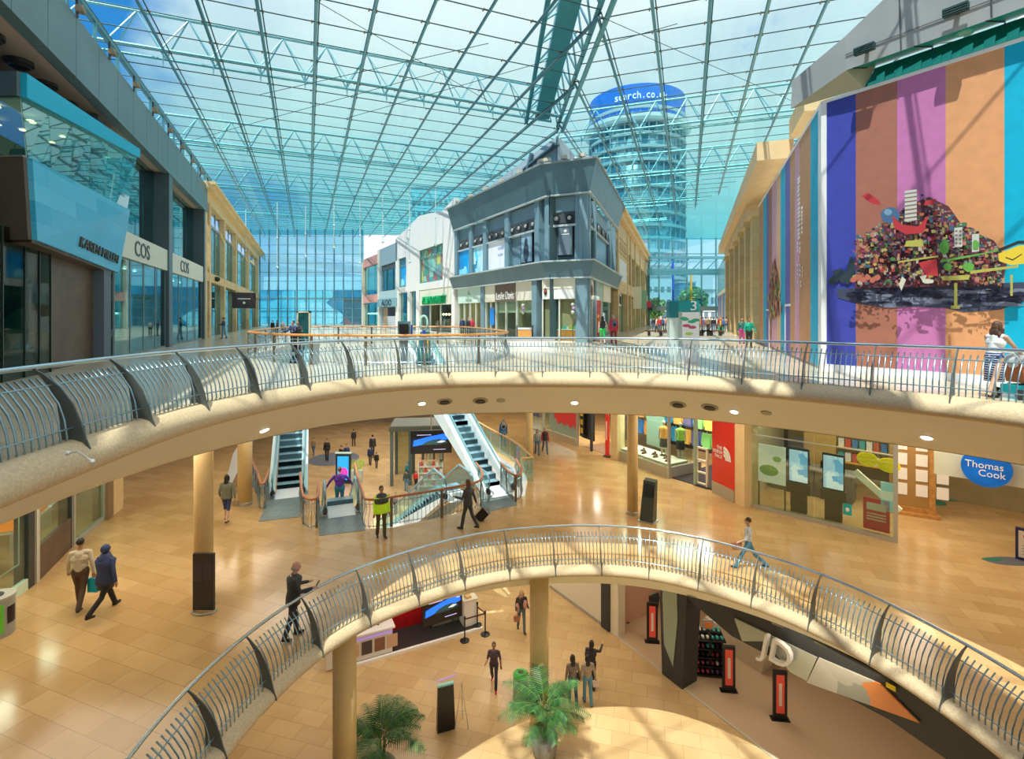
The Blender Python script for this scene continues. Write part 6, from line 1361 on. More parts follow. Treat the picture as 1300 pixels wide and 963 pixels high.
escalator(FP(367, 620, L2), dl, 5.9, 'left up escalator with blue grey steps, rising from the middle level', L2, C('pale blue cladding', .55, .75, .82))
escalator(FP(432, 641, L2), dl, -5.9, 'down escalator the man in the purple jumper rides, middle level', L2)
escalator(FP(622, 618, L2), dr_, 5.9, 'right up escalator rising toward the left behind the video screen', L2, C('white cladding', .85, .92, .93), 1.5)
p_ = FP(622, 618, L2); escalator((p_[0] - 1.75, p_[1] - .55), dr_, -5.9, 'right down escalator beside the rising one, above the lowest level', L2, C('white cladding', .85, .92, .93))
PLATE = tiles('steel landing plate', (.20, .27, .29), (.24, .31, .33), (.12, .16, .18), .6, .6, .3, msize=.01)
def plate(pxs, label):
    pts = [FP(*p_, L2) for p_ in pxs]; c = sum((Vector(p_) for p_ in pts), Vector((0, 0))) / len(pts)
    t = tag(MB().prism([(p_[0] - c.x, p_[1] - c.y) for p_ in pts], 0, .012).build('landing_plate', PLATE), label, 'floor plate'); t.location = (c.x, c.y, L2 + .001)
plate([(328, 662), (380, 656), (384, 626), (345, 626)], 'grey steel landing plate at the foot of the left up escalator')
plate([(405, 680), (464, 673), (459, 643), (406, 643)], 'grey steel landing plate at the head of the down escalator')
plate([(612, 651), (657, 641), (646, 624), (607, 624)], 'dark steel landing plate at the foot of the right escalators')
# balustrades round the middle level well
RW = P('red brown varnished wood', (.50, .17, .06), .3)
wood_rail([FP(450, 618, L2), FP(460, 660, L2), FP(468, 672, L2), FP(505, 667, L2), FP(560, 657, L2), FP(600, 648, L2), FP(611, 641, L2), FP(612, 630, L2), FP(604, 617, L2)], 'red wood topped balustrade between the two escalator landings', L2, step=.16, post_every=12, wood=RW)
wood_rail([FP(381, 632, L2), FP(384, 662, L2), FP(391, 671, L2), FP(400, 671, L2), FP(404, 664, L2), FP(404, 645, L2)], 'short hairpin wood topped rail between the left escalators', L2, step=.12, post_every=8, wood=RW)
wood_rail([FP(318, 610, L2), FP(327, 632, L2), FP(331, 648, L2), FP(336, 645, L2), FP(341, 628, L2)], 'wood topped rail left of the left up escalator', L2, step=.12, post_every=8, wood=RW)
wood_rail([FP(636, 618, L2), FP(648, 633, L2), FP(657, 636, L2), FP(662, 628, L2), FP(655, 612, L2)], 'short hooked wood topped rail at the right escalator foot', L2, step=.12, post_every=8, wood=RW)
GP = [FP(662, 612, L2), FP(672, 606, L2), (.95, 23.4), (.2, 26.2), (-1.2, 29.2), (-2.4, 32), (-4.2, 36.5)]
q_ = resample(GP, 1.3, False); c = q_[0]; t = thing('glass_balustrade', 'long glass balustrade with a pale wood rail behind the right escalator', 'balustrade', (c.x, c.y, L2))
for i in range(len(q_) - 1):
    a_, b_ = q_[i] - c, q_[i + 1] - c; m = MB(); m.add([(a_.x, a_.y, .05), (b_.x, b_.y, .05), (b_.x, b_.y, 1.0), (a_.x, a_.y, 1.0)], [(0, 1, 2, 3)]); m.build('glass_panel', GBAL, t)
    MB().tube([(a_.x, a_.y, 0), (a_.x, a_.y, 1.05)], .025, 5).build('post', ALU, t)
MB().tube([(p_.x - c.x, p_.y - c.y, 1.1) for p_ in q_], .045, 6).build('handrail', P('honey wood', (.80, .50, .18), .35), t)
# video screen hung over the well, and the dark pavilion on the lowest level beyond it
VS = C('screen blue', .01, .12, .85, .3, emit=1.6)
def videoscreen(loc, rz, w, h, label, rod=None):
    t = thing('video_screen', label, 'screen', loc, rz); k = w / 2; MB().box(-k, k, -.06, .06, 0, h).build('housing', BLACK, t)
    MB().yprism([(-k * .88, h * .33), (-k * .85, h * .58), (-.1 * k, h * .74), (k * .88, h * .88), (k * .9, h * .62), (k * .3, h * .5)], -.075, -.065).build('blue_sweep', VS, t)
    MB().yprism([(-k * .5, h * .38), (-k * .2, h * .53), (k * .1, h * .60), (k * .42, h * .62), (k * .7, h * .55), (k * .78, h * .44), (k * .3, h * .38)], -.085, -.078).build('car_picture', C('screen car dark', .03, .09, .10, emit=.3), t)
    MB().yprism([(k * .25, h * .48), (k * .5, h * .56), (k * .72, h * .52), (k * .5, h * .46)], -.09, -.086).build('car_highlight', C('screen pale', .6, .75, .8, emit=.8), t)
    MB().box(k * .68, k * .86, -.085, -.075, h * .76, h * .9).box(-k * .7, k * .0, -.085, -.075, h * .80, h * .825).box(k * .1, k * .7, -.085, -.075, h * .16, h * .18).build('lettering', C('screen lilac', .5, .5, .9, emit=.9), t)
    if rod: MB().tube([(0, 0, h), (0, 0, h + rod)], .05, 6).build('hanging_rod', C('bronze rod', .4, .3, .18), t)
    return t
Yv = 38.5; x = (547.5 - 650) / F * Yv; videoscreen((x, Yv, E - 175 / F * Yv), radians(8), 3.1, 1.75, 'hanging black video screen with a blue car picture, above the well', 2.2)
Yp = 40.5; x = (536 - 650) / F * Yp; t = thing('pavilion', 'dark framed pavilion kiosk standing on the lowest level beyond the well', 'pavilion', (x, Yp, 0), radians(6)); hp = 4.7
[Bx('post', C('slate post', .10, .16, .18), t, (a_ - .12, a_ + .12, b_ - .12, b_ + .12, 0, hp)) for a_ in (-2.4, -.95, 1.5) for b_ in (0, 3.0)]
MB().box(-2.6, 2.2, -.2, 3.3, hp - .35, hp).build('roof', C('dark olive roof', .12, .13, .10), t); MB().box(-2.5, 2.1, -.1, 3.2, hp, hp + .05).build('roof_deck', C('sage deck', .2, .23, .2), t); MB().box(-2.4, -.95, 2.9, 3.0, 0, hp - .35).build('glass_side', GSHOPD, t)
t = thing('display_cabinet', 'white shelved kiosk cabinet of small goods under the video screen', 'cabinet', (*FP(547, 622, L1), 0), .1); m = MB(); [m.box(-.9, .9, -.35, .35, .4 + i * .5, .45 + i * .5) for i in range(4)]; m.box(-.95, -.88, -.35, .35, 0, 2.2).box(.88, .95, -.35, .35, 0, 2.2).build('shelf', C('white shelf', .8, .8, .75), t)
m = MB(); [m.box(-.8 + k * .3, -.62 + k * .3, -.2, .2, .45 + i * .5, .7 + i * .5, (k + i) % 3) for i in range(4) for k in range(6)]; m.build('goods', [C('goods red', .6, .1, .08), C('goods white', .8, .8, .8), C('goods green', .3, .5, .35)], t); m = MB(); [m.box(-.7 + k * .28, -.5 + k * .28, -.1, .1, 2.4, 3.9, k % 3) for k in range(6)]; m.build('hanging_goods', [C('goods dark', .1, .1, .08), C('goods tan', .5, .4, .28), C('goods sage', .3, .4, .3)], t)
x, y = FP(436, 613, L1); t = thing('digital_totem', 'lit blue and pink screen totem on the lowest level, ahead of the purple jumper', 'totem', (x, y, 0)); MB().box(-.6, .6, -.1, .1, 0, 2.4).build('housing', C('black green housing', .02, .04, .04), t); MB().box(-.66, .66, -.12, .12, 2.4, 2.5).build('cap', C('mint cap', .6, .85, .85), t); Bx('screen', C('screen azure', .02, .35, .9, emit=.9), t, (-.45, .45, -.12, -.1, .3, 2.2)); MB().ell((.05, -.13, .9), (.36, .01, .4), 12).ell((-.1, -.13, .5), (.3, .01, .2), 12).build('pink_picture', C('screen magenta', .85, .05, .45, emit=.8), t)
x, y = FP(452, 612, L1); t = thing('flower_box', 'white trough of lime green leaves beside the blue and pink totem', 'planter', (x, y, 0)); MB().box(-.5, .5, -.2, .2, 0, 1.0).build('trough', C('pale trough', .6, .7, .65), t); m = MB(); rq = random.Random(5)
for i in range(70): a_ = rq.uniform(-.55, .55); b_ = rq.uniform(-.25, .25); z_ = rq.uniform(1.0, 1.75); m.add([(a_, b_, z_), (a_ + .12, b_, z_ + .05), (a_ + .05, b_ + .08, z_ + .16)], [(0, 1, 2)])
m.build('foliage', C('lime leaf', .35, .65, .04), t)
x, y = FP(424, 582, L1); t = thing('floor_circle', 'large blue grey circle inlaid in the lowest floor', 'floor inlay', (x, y, .002)); MB().lathe([(2.3, 0), (2.3, .006)], 40).build('inlay', C('blue grey inlay', .16, .19, .26, .3), t)
x, y = FP(505, 612, L1); t = thing('floor_circle', 'dark grey circle inlaid in the lowest floor near the hi-vis jacket', 'floor inlay', (-6.0, 38.0, .002)); MB().lathe([(1.7, 0), (1.7, .006)], 40).build('inlay', C('grey inlay', .2, .2, .2, .3), t)
# ================================================================== lowest level
CE1 = 4.36
J0 = W(FP(698, 745, L1), FP(765, 794, L1), L1); s = J0.root('wall_right', 'plain pale hoarding wall on the lowest level', 'wall', kind='structure'); Bx('panel', C('warm white hoarding', .72, .66, .52), s, (0, J0.len, 0, .15, .12, CE1)); Bx('skirting', C('grey skirting', .35, .32, .26), s, (0, J0.len, -.03, .15, 0, .12))
s = J0.root('dark_post', 'black post between the pale hoarding and the sportswear shop', 'post', J0.len); MB().box(0, .5, -.1, .4, 0, CE1).build('post_body', CHAR, s); MB().box(.5, .95, -.02, .4, 0, CE1).build('cream_post', C('cream post', .72, .64, .48), s)
j0, j1 = Vector(FP(772, 799, L1)), Vector(FP(856, 864, L1)); jd = (j1 - j0); WJ = W(j0, j0 + jd * 5, L1)
s = WJ.root('shop_interior', 'tan floored interior of the sportswear shop on the lowest level', 'shop interior'); Bx('floor_finish', C('tan shop floor', .52, .38, .24, .35), s, (.1, WJ.len, .05, 9, 0, .015)); Bx('back_wall', C('salmon back wall', .62, .36, .25), s, (0, WJ.len, 7.5, 7.6, 0, CE1)); Bx('side_wall', C('salmon back wall', .62, .36, .25), s, (0, .1, .3, 7.5, 0, CE1)); Bx('threshold', C('steel threshold', .5, .45, .35), s, (0, WJ.len, -.05, .05, 0, .02))
ta, tb = WJ.t(848), WJ.t(872)
s = WJ.root('portal_column', 'faceted black portal column with a mirrored face in the sportswear shop opening', 'column', ta); w_ = tb - ta
MB().hexa([(-.2, -.1, 0), (.75, -.1, 0), (.75, .7, 0), (-.2, .7, 0), (-.35, -.1, CE1), (1.0, -.1, CE1), (1.0, .7, CE1), (-.35, .7, CE1)]).build('column_body', CHAR, s); MB().yprism([(-.08, 1.2), (-.2, 4.1), (.5, 4.1), (.55, 2.4), (.35, .6)], -.13, -.1).build('mirror_facet', C('green grey mirror', .30, .40, .36, .1, metal=.6), s)
s = WJ.root('shop_fascia', 'black angled fascia with silver panel and white letters JD', 'sign', 0)
MB().yprism([(WJ.t(872), 3.4), (WJ.t(845), CE1 + .0), (WJ.len, CE1), (WJ.len, 2.4), (WJ.t(1130), 3.3), (WJ.t(930), 3.0)], -.05, .4).build('black_fascia', CHAR, s)
zj = WJ.z
MB().yprism([(WJ.t(935), zj(935, 783)), (WJ.t(1040), zj(1040, 833)), (WJ.t(1027), zj(1027, 862)), (WJ.t(1006), zj(1006, 851)), (WJ.t(975), zj(975, 812)), (WJ.t(945), zj(945, 812))], -.12, -.06).build('silver_panel', C('silver panel', .48, .52, .48, .25, metal=.3), s)
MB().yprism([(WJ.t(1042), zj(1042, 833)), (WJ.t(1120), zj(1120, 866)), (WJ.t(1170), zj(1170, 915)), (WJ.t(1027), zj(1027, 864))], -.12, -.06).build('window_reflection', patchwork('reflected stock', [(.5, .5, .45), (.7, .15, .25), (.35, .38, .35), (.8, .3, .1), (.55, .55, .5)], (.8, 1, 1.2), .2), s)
tj = WJ.t(990); wj = (WJ.t(1013) - WJ.t(967)); o = text('JD', wj * .95, WHITE, s, (tj, -.3, zj(990, 825)), height=.95, depth=.16, shear=.2)
Bx('yellow_mark', C('yellow mark', .9, .7, .02), s, (WJ.t(1128), WJ.t(1140), -.14, -.12, zj(1134, 872), zj(1134, 866)))
def gate(px, py, h, label):
    x, y = FP(px, py, L1); t = thing('security_gate', label, 'gate', (x, y, 0), WJ.ang + .9); MB().box(-.22, .22, -.05, .05, 0, h).build('gate_frame', BLACK, t); MB().box(-.13, .13, -.06, -.05, .25, h - .12).box(-.13, .13, .05, .06, .25, h - .12).build('red_panel', C('gate red', .72, .08, .05, emit=.15), t); MB().box(-.05, .05, -.065, -.06, .5, h - .4).build('lettering', C('cream letters', .85, .7, .6), t); MB().box(-.3, .3, -.12, .12, 0, .04).build('foot', BLACK, t)
gate(790, 789, 1.65, 'black edged red security gate at the far end of the sportswear opening'); gate(828, 815, 1.65, 'black edged red security gate left of the portal column'); gate(925, 877, 1.65, 'black edged red security gate right of the shoe rack'); gate(990, 913, 1.65, 'black edged red security gate below the JD letters')
x, y = FP(812, 772, L1); t = thing('display_bin', 'dark trough of folded cream and turquoise clothes in the sportswear shop', 'bin', (x, y, 0), WJ.ang + .9); MB().hexa([(-.75, -.3, 0), (.75, -.3, 0), (.75, .5, 0), (-.75, .5, 0), (-.85, -.4, .8), (.85, -.4, .8), (.85, .6, .8), (-.85, .6, .8)]).build('trough', CHAR, t); m = MB(); rq = random.Random(8)
for i in range(14): m.ell((-.7 + i * .105, rq.uniform(-.15, .35), .84), (.14, .2, .08), 8, 0 if i < 7 else 1)
m.build('folded_stock', [C('cream cloth', .70, .60, .42), C('turquoise cloth', .05, .62, .55)], t, True)
m = MB(); t2 = thing('shoe_shelf', 'wall shelf of dark shoes above the clothes trough', 'shelf', (x + .3, y + 1.0, 0), WJ.ang + .9); [m.box(-.9, .9, 0, .3, 1.0 + i * .45, 1.04 + i * .45) for i in range(3)]; m.box(-.95, .95, .3, .35, 0, 2.4); m.build('shelf_board', C('salmon board', .6, .3, .25), t2); m = MB(); [m.ell((-.7 + k * .28, .12, 1.12 + i * .45), (.1, .14, .09), 8) for i in range(3) for k in range(6)]; m.build('shoe_stock', BLACK, t2)
x, y = FP(899, 851, L1); t = thing('shoe_rack', 'black tiered rack of colourful shoes with an orange header card', 'rack', (x, y, 0), WJ.ang + .9); MB().box(-.05, .05, -.3, .3, 0, 1.55).box(-.5, .5, -.05, .05, 0, 1.5).build('spine', BLACK, t)
for i in range(5): MB().box(-.55, .55, -.42, .42, .08 + i * .32, .11 + i * .32).build('shelf', BLACK, t)
MB().box(-.2, .2, -.02, .02, 1.6, 1.95).build('header_card', C('grey card', .4, .4, .42), t); MB().box(-.13, .13, -.03, .03, 1.65, 1.88).build('header_print', C('orange card', .9, .25, .03), t)
m = MB(); rq = random.Random(2); cs = [C('shoe pink', .75, .1, .2), C('shoe purple', .25, .12, .35), C('shoe white', .8, .78, .7), C('shoe teal', .05, .45, .4), C('shoe black', .03, .03, .03), C('shoe maroon', .35, .06, .08)]
sm = [MB().ell((0, 0, .05), (.055, .13, .05), 8).ell((0, .06, .09), (.045, .06, .06), 8).mesh('shoe', c_, True) for c_ in cs]
names_ = ['pink', 'purple', 'white', 'teal', 'black', 'maroon']
for i in range(5):
    for k in range(6):
        for sd_ in (-1, 1):
            j = rq.randrange(6) if i % 2 else (i * 2 + k // 3) % 6; ca, sa = cos(WJ.ang + .9), sin(WJ.ang + .9); lx, ly = -.44 + k * .175, sd_ * .24
            o = inst('shoe', sm[j], None, (x + lx * ca - ly * sa, y + lx * sa + ly * ca, .11 + i * .32), WJ.ang + .9 + (pi if sd_ < 0 else 0)); tag(o, '%s trainer on shelf %s of the black tiered rack' % (names_[j], ('one, the lowest', 'two', 'three', 'four', 'five, the top')[i]), 'shoe', 'trainers on the tiered rack')
x, y = FP(955, 843, L1); t = thing('shop_counter', 'cream boat shaped service counter behind the shoe rack', 'counter', (x, y, 0), WJ.ang); MB().hexa([(-1.6, -.2, 0), (.5, -.2, 0), (.5, .4, 0), (-1.6, .4, 0), (-1.9, -.35, 1.0), (.75, -.35, 1.0), (.75, .6, 1.0), (-1.9, .6, 1.0)]).build('counter_body', C('cream counter', .68, .60, .45), t); MB().box(-1.85, .7, -.3, .55, 1.0, 1.04).build('counter_top', C('cream top', .8, .74, .6), t); MB().box(-.2, .0, 0, .1, 1.04, 1.3).box(.05, .2, .05, .2, 1.04, 1.16).build('till', C('till blue', .05, .12, .4), t)
# -- car stand
KA, KB = Vector(FP(440, 850, L1)), Vector(FP(613, 799, L1)); WK = W(KA, KB, L1)
s = WK.root('exhibition_stand', 'black carpeted car exhibition stand with a glossy red back wall', 'exhibition stand'); K = WK.t
Bx('platform', C('black stand carpet', .035, .037, .04, .5), s, (0, WK.len, .12, 3.6, 0, .09)); Bx('white_edge', WHITE, s, (0, WK.len, 0, .12, 0, .10), (WK.len - .12, WK.len, .12, 3.6, 0, .1))
RED = P('glossy deep red wall', (.50, .01, .015), .12, noise=.35, nscale=1.4)
Bx('red_wall', RED, s, (.3, K(562), 1.5, 1.62, .09, 3.1)); m = MB()
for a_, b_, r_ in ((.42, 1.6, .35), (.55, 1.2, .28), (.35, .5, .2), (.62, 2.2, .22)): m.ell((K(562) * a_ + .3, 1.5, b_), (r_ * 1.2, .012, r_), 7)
m.build('red_glint', C('painted red glint', .85, .03, .02, .2, emit=.25), s)  # glints on the glossy wall drawn as flat glowing ellipses
x0 = K(566); Bx('cabinet', C('grey olive cabinet', .30, .30, .22), s, (x0 - .3, x0 + .95, 1.0, 1.3, .09, .85)); Bx('cabinet_frame', BLACK, s, (x0 - .38, x0 - .3, .95, 1.3, .09, .95), (x0 + .95, x0 + 1.05, .95, 1.3, .09, 1.0), (x0 - .38, x0 + 1.05, .95, 1.3, .85, .92))
Bx('blue_post', C('slate post', .10, .16, .18), s, (K(583), K(586), 1.0, 1.2, .09, 2.4))
Yk = 21.0; x = (561.5 - 650) / F * Yk; videoscreen((x, Yk, E - 388 / F * Yk), WK.ang + .06, 1.75, 1.12, 'black video screen with a blue car picture on the red car stand')
x, y = FP(597, 797, L1); t = thing('stand_counter', 'white counter with a turquoise top at the right end of the car stand', 'counter', (x, y, .1), WK.ang); MB().box(-.28, .32, 0, .6, 0, 1.1).build('counter_body', WHITE, t); MB().box(-.32, .36, -.04, .64, 1.1, 1.14).build('counter_top', C('cream top', .8, .74, .6), t); MB().box(-.15, .1, .1, .4, 1.14, 1.22).build('leaflets', C('orange leaflets', .7, .45, .2), t)
t = thing('hanging_light_bar', 'small turquoise light bar above the right end of the car stand', 'light', (x - .3, y + .3, 2.55)); MB().box(-.3, .3, -.08, .08, 0, .06).build('lamp_body', C('cyan light', .1, .6, .75, emit=.8), t); MB().tube([(0, 0, .05), (0, 0, 1.8)], .01, 4).build('cord', ALU, t)
t = WK.root('stand_counter', 'white curved counter with food pictures at the left end of the car stand', 'counter', K(470)); MB().box(-1.6, .9, .15, .25, .1, 1.05).build('counter_front', C('pale counter front', .78, .76, .72), t); MB().box(-1.7, 1.0, .1, .75, 1.05, 1.12).build('counter_top', WHITE, t); Bx('lilac_strip', C('lilac strip', .45, .3, .75, emit=.4), t, (-1.6, .9, .13, .15, .88, .98)); m = MB(); [m.box(-1.3 + i * .5, -.9 + i * .5, .12, .15, .3, .8, i % 3) for i in range(5)]; m.build('picture_print', [C('print brown', .25, .12, .08), C('print tan', .65, .42, .28), C('print dark', .08, .06, .06)], t); MB().tube([(.4, .5, 1.12), (.4, .5, 1.9)], .05).box(.2, .6, .45, .55, 1.5, 1.95).build('coat_rail', BLACK, t)
x, y = FP(484, 800, L1); t = thing('clothes_rail', 'dark coats on a short rail behind the left counter', 'rail', (x, y + .8, .09)); MB().tube([(-.4, 0, 0), (-.4, 0, 1.6), (.4, 0, 1.6), (.4, 0, 0)], .02).build('rail_frame', ALU, t); MB().box(-.3, -.05, -.15, .15, .5, 1.55).box(.0, .25, -.15, .15, .4, 1.55).build('coat', CHAR, t)
bp = [(590, 813), (616, 805), (606, 796)]; 
BARP = None
for i, (px, py) in enumerate(bp):
    x, y = FP(px, py, L1); t = thing('barrier_post', 'black queue barrier post by the car stand, %s' % ('nearest of three', 'at the outer corner', 'by the white counter')[i], 'barrier', (x, y, .0 if i < 2 else .095)); MB().lathe([(.2, 0), (.2, .025), (.05, .05)], 18).build('base', BLACK, t); MB().lathe([(.03, .04), (.03, .93), (.045, .93), (.045, 1.0)], 10).build('post_tube', BLACK, t)
a_, b_, c_ = [Vector((*FP(px, py, L1), .9)) for px, py in bp]; m = MB(); m.bar(a_, b_, .015, .06).bar(b_, c_, .015, .06); tag(rebase(m.build('barrier_tape', C('maroon tape', .12, .03, .04)), b_), 'dark tape strung between the three barrier posts', 'tape')
# -- litter bin, totems, palms
x, y = FP(661, 888, L1); t = thing('litter_bin', 'round grey litter bin with a bright green top', 'bin', (x, y, 0)); MB().lathe([(.25, 0), (.27, .05), (.27, .8), (.25, .82)], 24).build('bin_body', C('warm grey bin', .30, .30, .26, .4), t, True); MB().lathe([(.27, .84), (.27, .9), (.2, 1.0), (.19, 1.0)], 24).build('lid', C('bright green lid', .1, .6, .12), t); MB().ell((0, 0, .99), (.12, .12, .02), 12).build('opening', BLACK, t)
x, y = FP(566, 925, L1); t = thing('digital_totem', 'low dark screen totem with a lilac lit edge, seen from above on the lowest level', 'totem', (x, y, 0), .35); MB().hexa([(-.3, -.1, 0), (.3, -.1, 0), (.3, .1, 0), (-.3, .1, 0), (-.26, .0, 1.45), (.26, .0, 1.45), (.26, .1, 1.45), (-.26, .1, 1.45)]).build('housing', BLACK, t); MB().bar((-.3, .05, 1.6), (.32, .05, 1.66), .03).build('lilac_edge', C('lilac strip', .45, .3, .75, emit=.4), t); MB().box(-.27, .27, -.02, .1, 1.42, 1.47).build('teal_edge', C('teal edge', .3, .7, .65), t)
x, y = FP(586, 925, L1); t = thing('easel', 'thin metal easel beside the lilac edged totem', 'easel', (x, y, 0)); MB().tube([(-.22, 0, 0), (0, 0, 1.55), (.22, 0, 0)], .015, 5).tube([(0, 0, 1.5), (0, .4, 0)], .012, 5).tube([(-.13, 0, .6), (.13, 0, .6)], .012, 5).build('easel_frame', ALU, t)
def palm(px, py, Y, h, label, seed, spread):
    rq = random.Random(seed); x = (px - 650) / F * Y; t = thing('potted_palm', label, 'palm', (x, Y, 0))
    MB().lathe([(.28, 0), (.36, .1), (.42, .6), (.38, .62), (.3, .58)], 20).build('pot', C('grey stone pot', .3, .28, .24), t, True); MB().lathe([(.35, .55), (.05, .57)], 14).build('soil', C('soil', .06, .04, .03), t)
    m = MB(); [m.tube([(.05 * cos(i), .05 * sin(i), .5), (.12 * cos(i), .12 * sin(i), h * .45)], [.04, .025], 6) for i in range(5)]; m.build('stem', C('palm stem', .2, .22, .08), t)
    m = MB(); st = MB(); 
    for i in range(30):
        a_ = i * 2.39996 + rq.uniform(-.2, .2); el = rq.uniform(.75, 1.4); L_ = spread * rq.uniform(.8, 1.15); pts = []; p_ = Vector((.1 * cos(a_), .1 * sin(a_), h * rq.uniform(.30, .48))); n = 12
        for k in range(n + 1):
            pts.append(p_.copy()); p_ = p_ + Vector((cos(a_) * cos(el), sin(a_) * cos(el), sin(el))) * L_ / n; el -= 1.55 / n
        st.tube(pts, [.014 * (1 - k / (n + 3)) for k in range(n + 1)], 4)
        sd_ = Vector((-sin(a_), cos(a_), 0))
        for k in range(3, n + 1):
            for q2 in (0, .5):
                c = pts[k - 1].lerp(pts[k], q2); tt_ = (pts[k] - pts[k - 1]).normalized(); ll = .42 * sin(pi * min(1, (k + q2) / (n + 1.2)) ** .8) + .1
                for s_ in (-1, 1):
                    e2 = c + sd_ * s_ * ll * .8 + tt_ * ll * .55 - Vector((0, 0, ll * .25)); w_ = tt_ * .022
                    m.add([c - w_, c + w_, e2], [(0, 1, 2)], (i + k) % 2)
    st.build('frond_stalk', C('palm stem', .2, .22, .08), t); m.build('foliage', [C('palm green', .06, .22, .04, .5), C('palm dark green', .03, .14, .05, .5)], t)
palm(691, 940, 15.6, 3.3, 'potted palm with arching fronds in front of the middle column', 4, 1.35)
palm(484, 950, 14.6, 3.0, 'potted palm with wide fronds right of the left column', 9, 1.45)
# -- unseen area lamps standing for ceiling downlights, some added only to brighten
WL_ = (1, .86, .66)
for x, y in ((-12, 14), (-9.5, 20), (-13, 24), (3, 22), (7, 19), (10, 22), (12.5, 15), (15, 20), (5, 28), (0, 34), (-9.6, 14), (13.5, 10), (-12, 8)): area((x, y, L2 + 4.3), 3.0, 95, WL_)
for x, y in ((-8, 18), (-3, 19), (2, 18.5), (7.5, 19), (9.5, 14.5), (0, 24), (-9, 27), (-6, 36), (-12, 38), (-11, 46), (3, 25), (6, 24), (-2.5, 46)): area((x, y, L1 + 4.3), 3.0, 90, WL_)
for x, y in ((7.0, 26.5), (4.5, 32), (9.2, 25.5)): area((x, y, L2 + 4.2), 2.0, 260, (1, .92, .8))  # fill added to brighten the clothing shop interiors
for w_, b_ in ((S6, .6), (S7, .5), (S8, .5)):
    a_ = w_.P(w_.len * b_, 1.2); area((*a_, L2 + 4.2), 1.2, 90, (1, .9, .75))  # fill added inside the left shops to lift their dark interiors
for x, y in ((11, 14), (9, 18), (13, 13)): area((x + 1.5, y + 5, L2 + 4.2), 2.0, 60, WL_)
for x, y in ((-9, 36), (-14, 44), (-7, 48), (-16, 54), (-8, 57)): area((x, y, L2 + 4.1), 4.0, 330, (1, .97, .88))  # strong fill added over the well to brighten the far lowest floor
area((5.5, 36.5, L3 + 3.2), 3, 60, (1, .85, .65)); area((-1.5, 46, L3 + 3.2), 4, 80, (1, .85, .65))
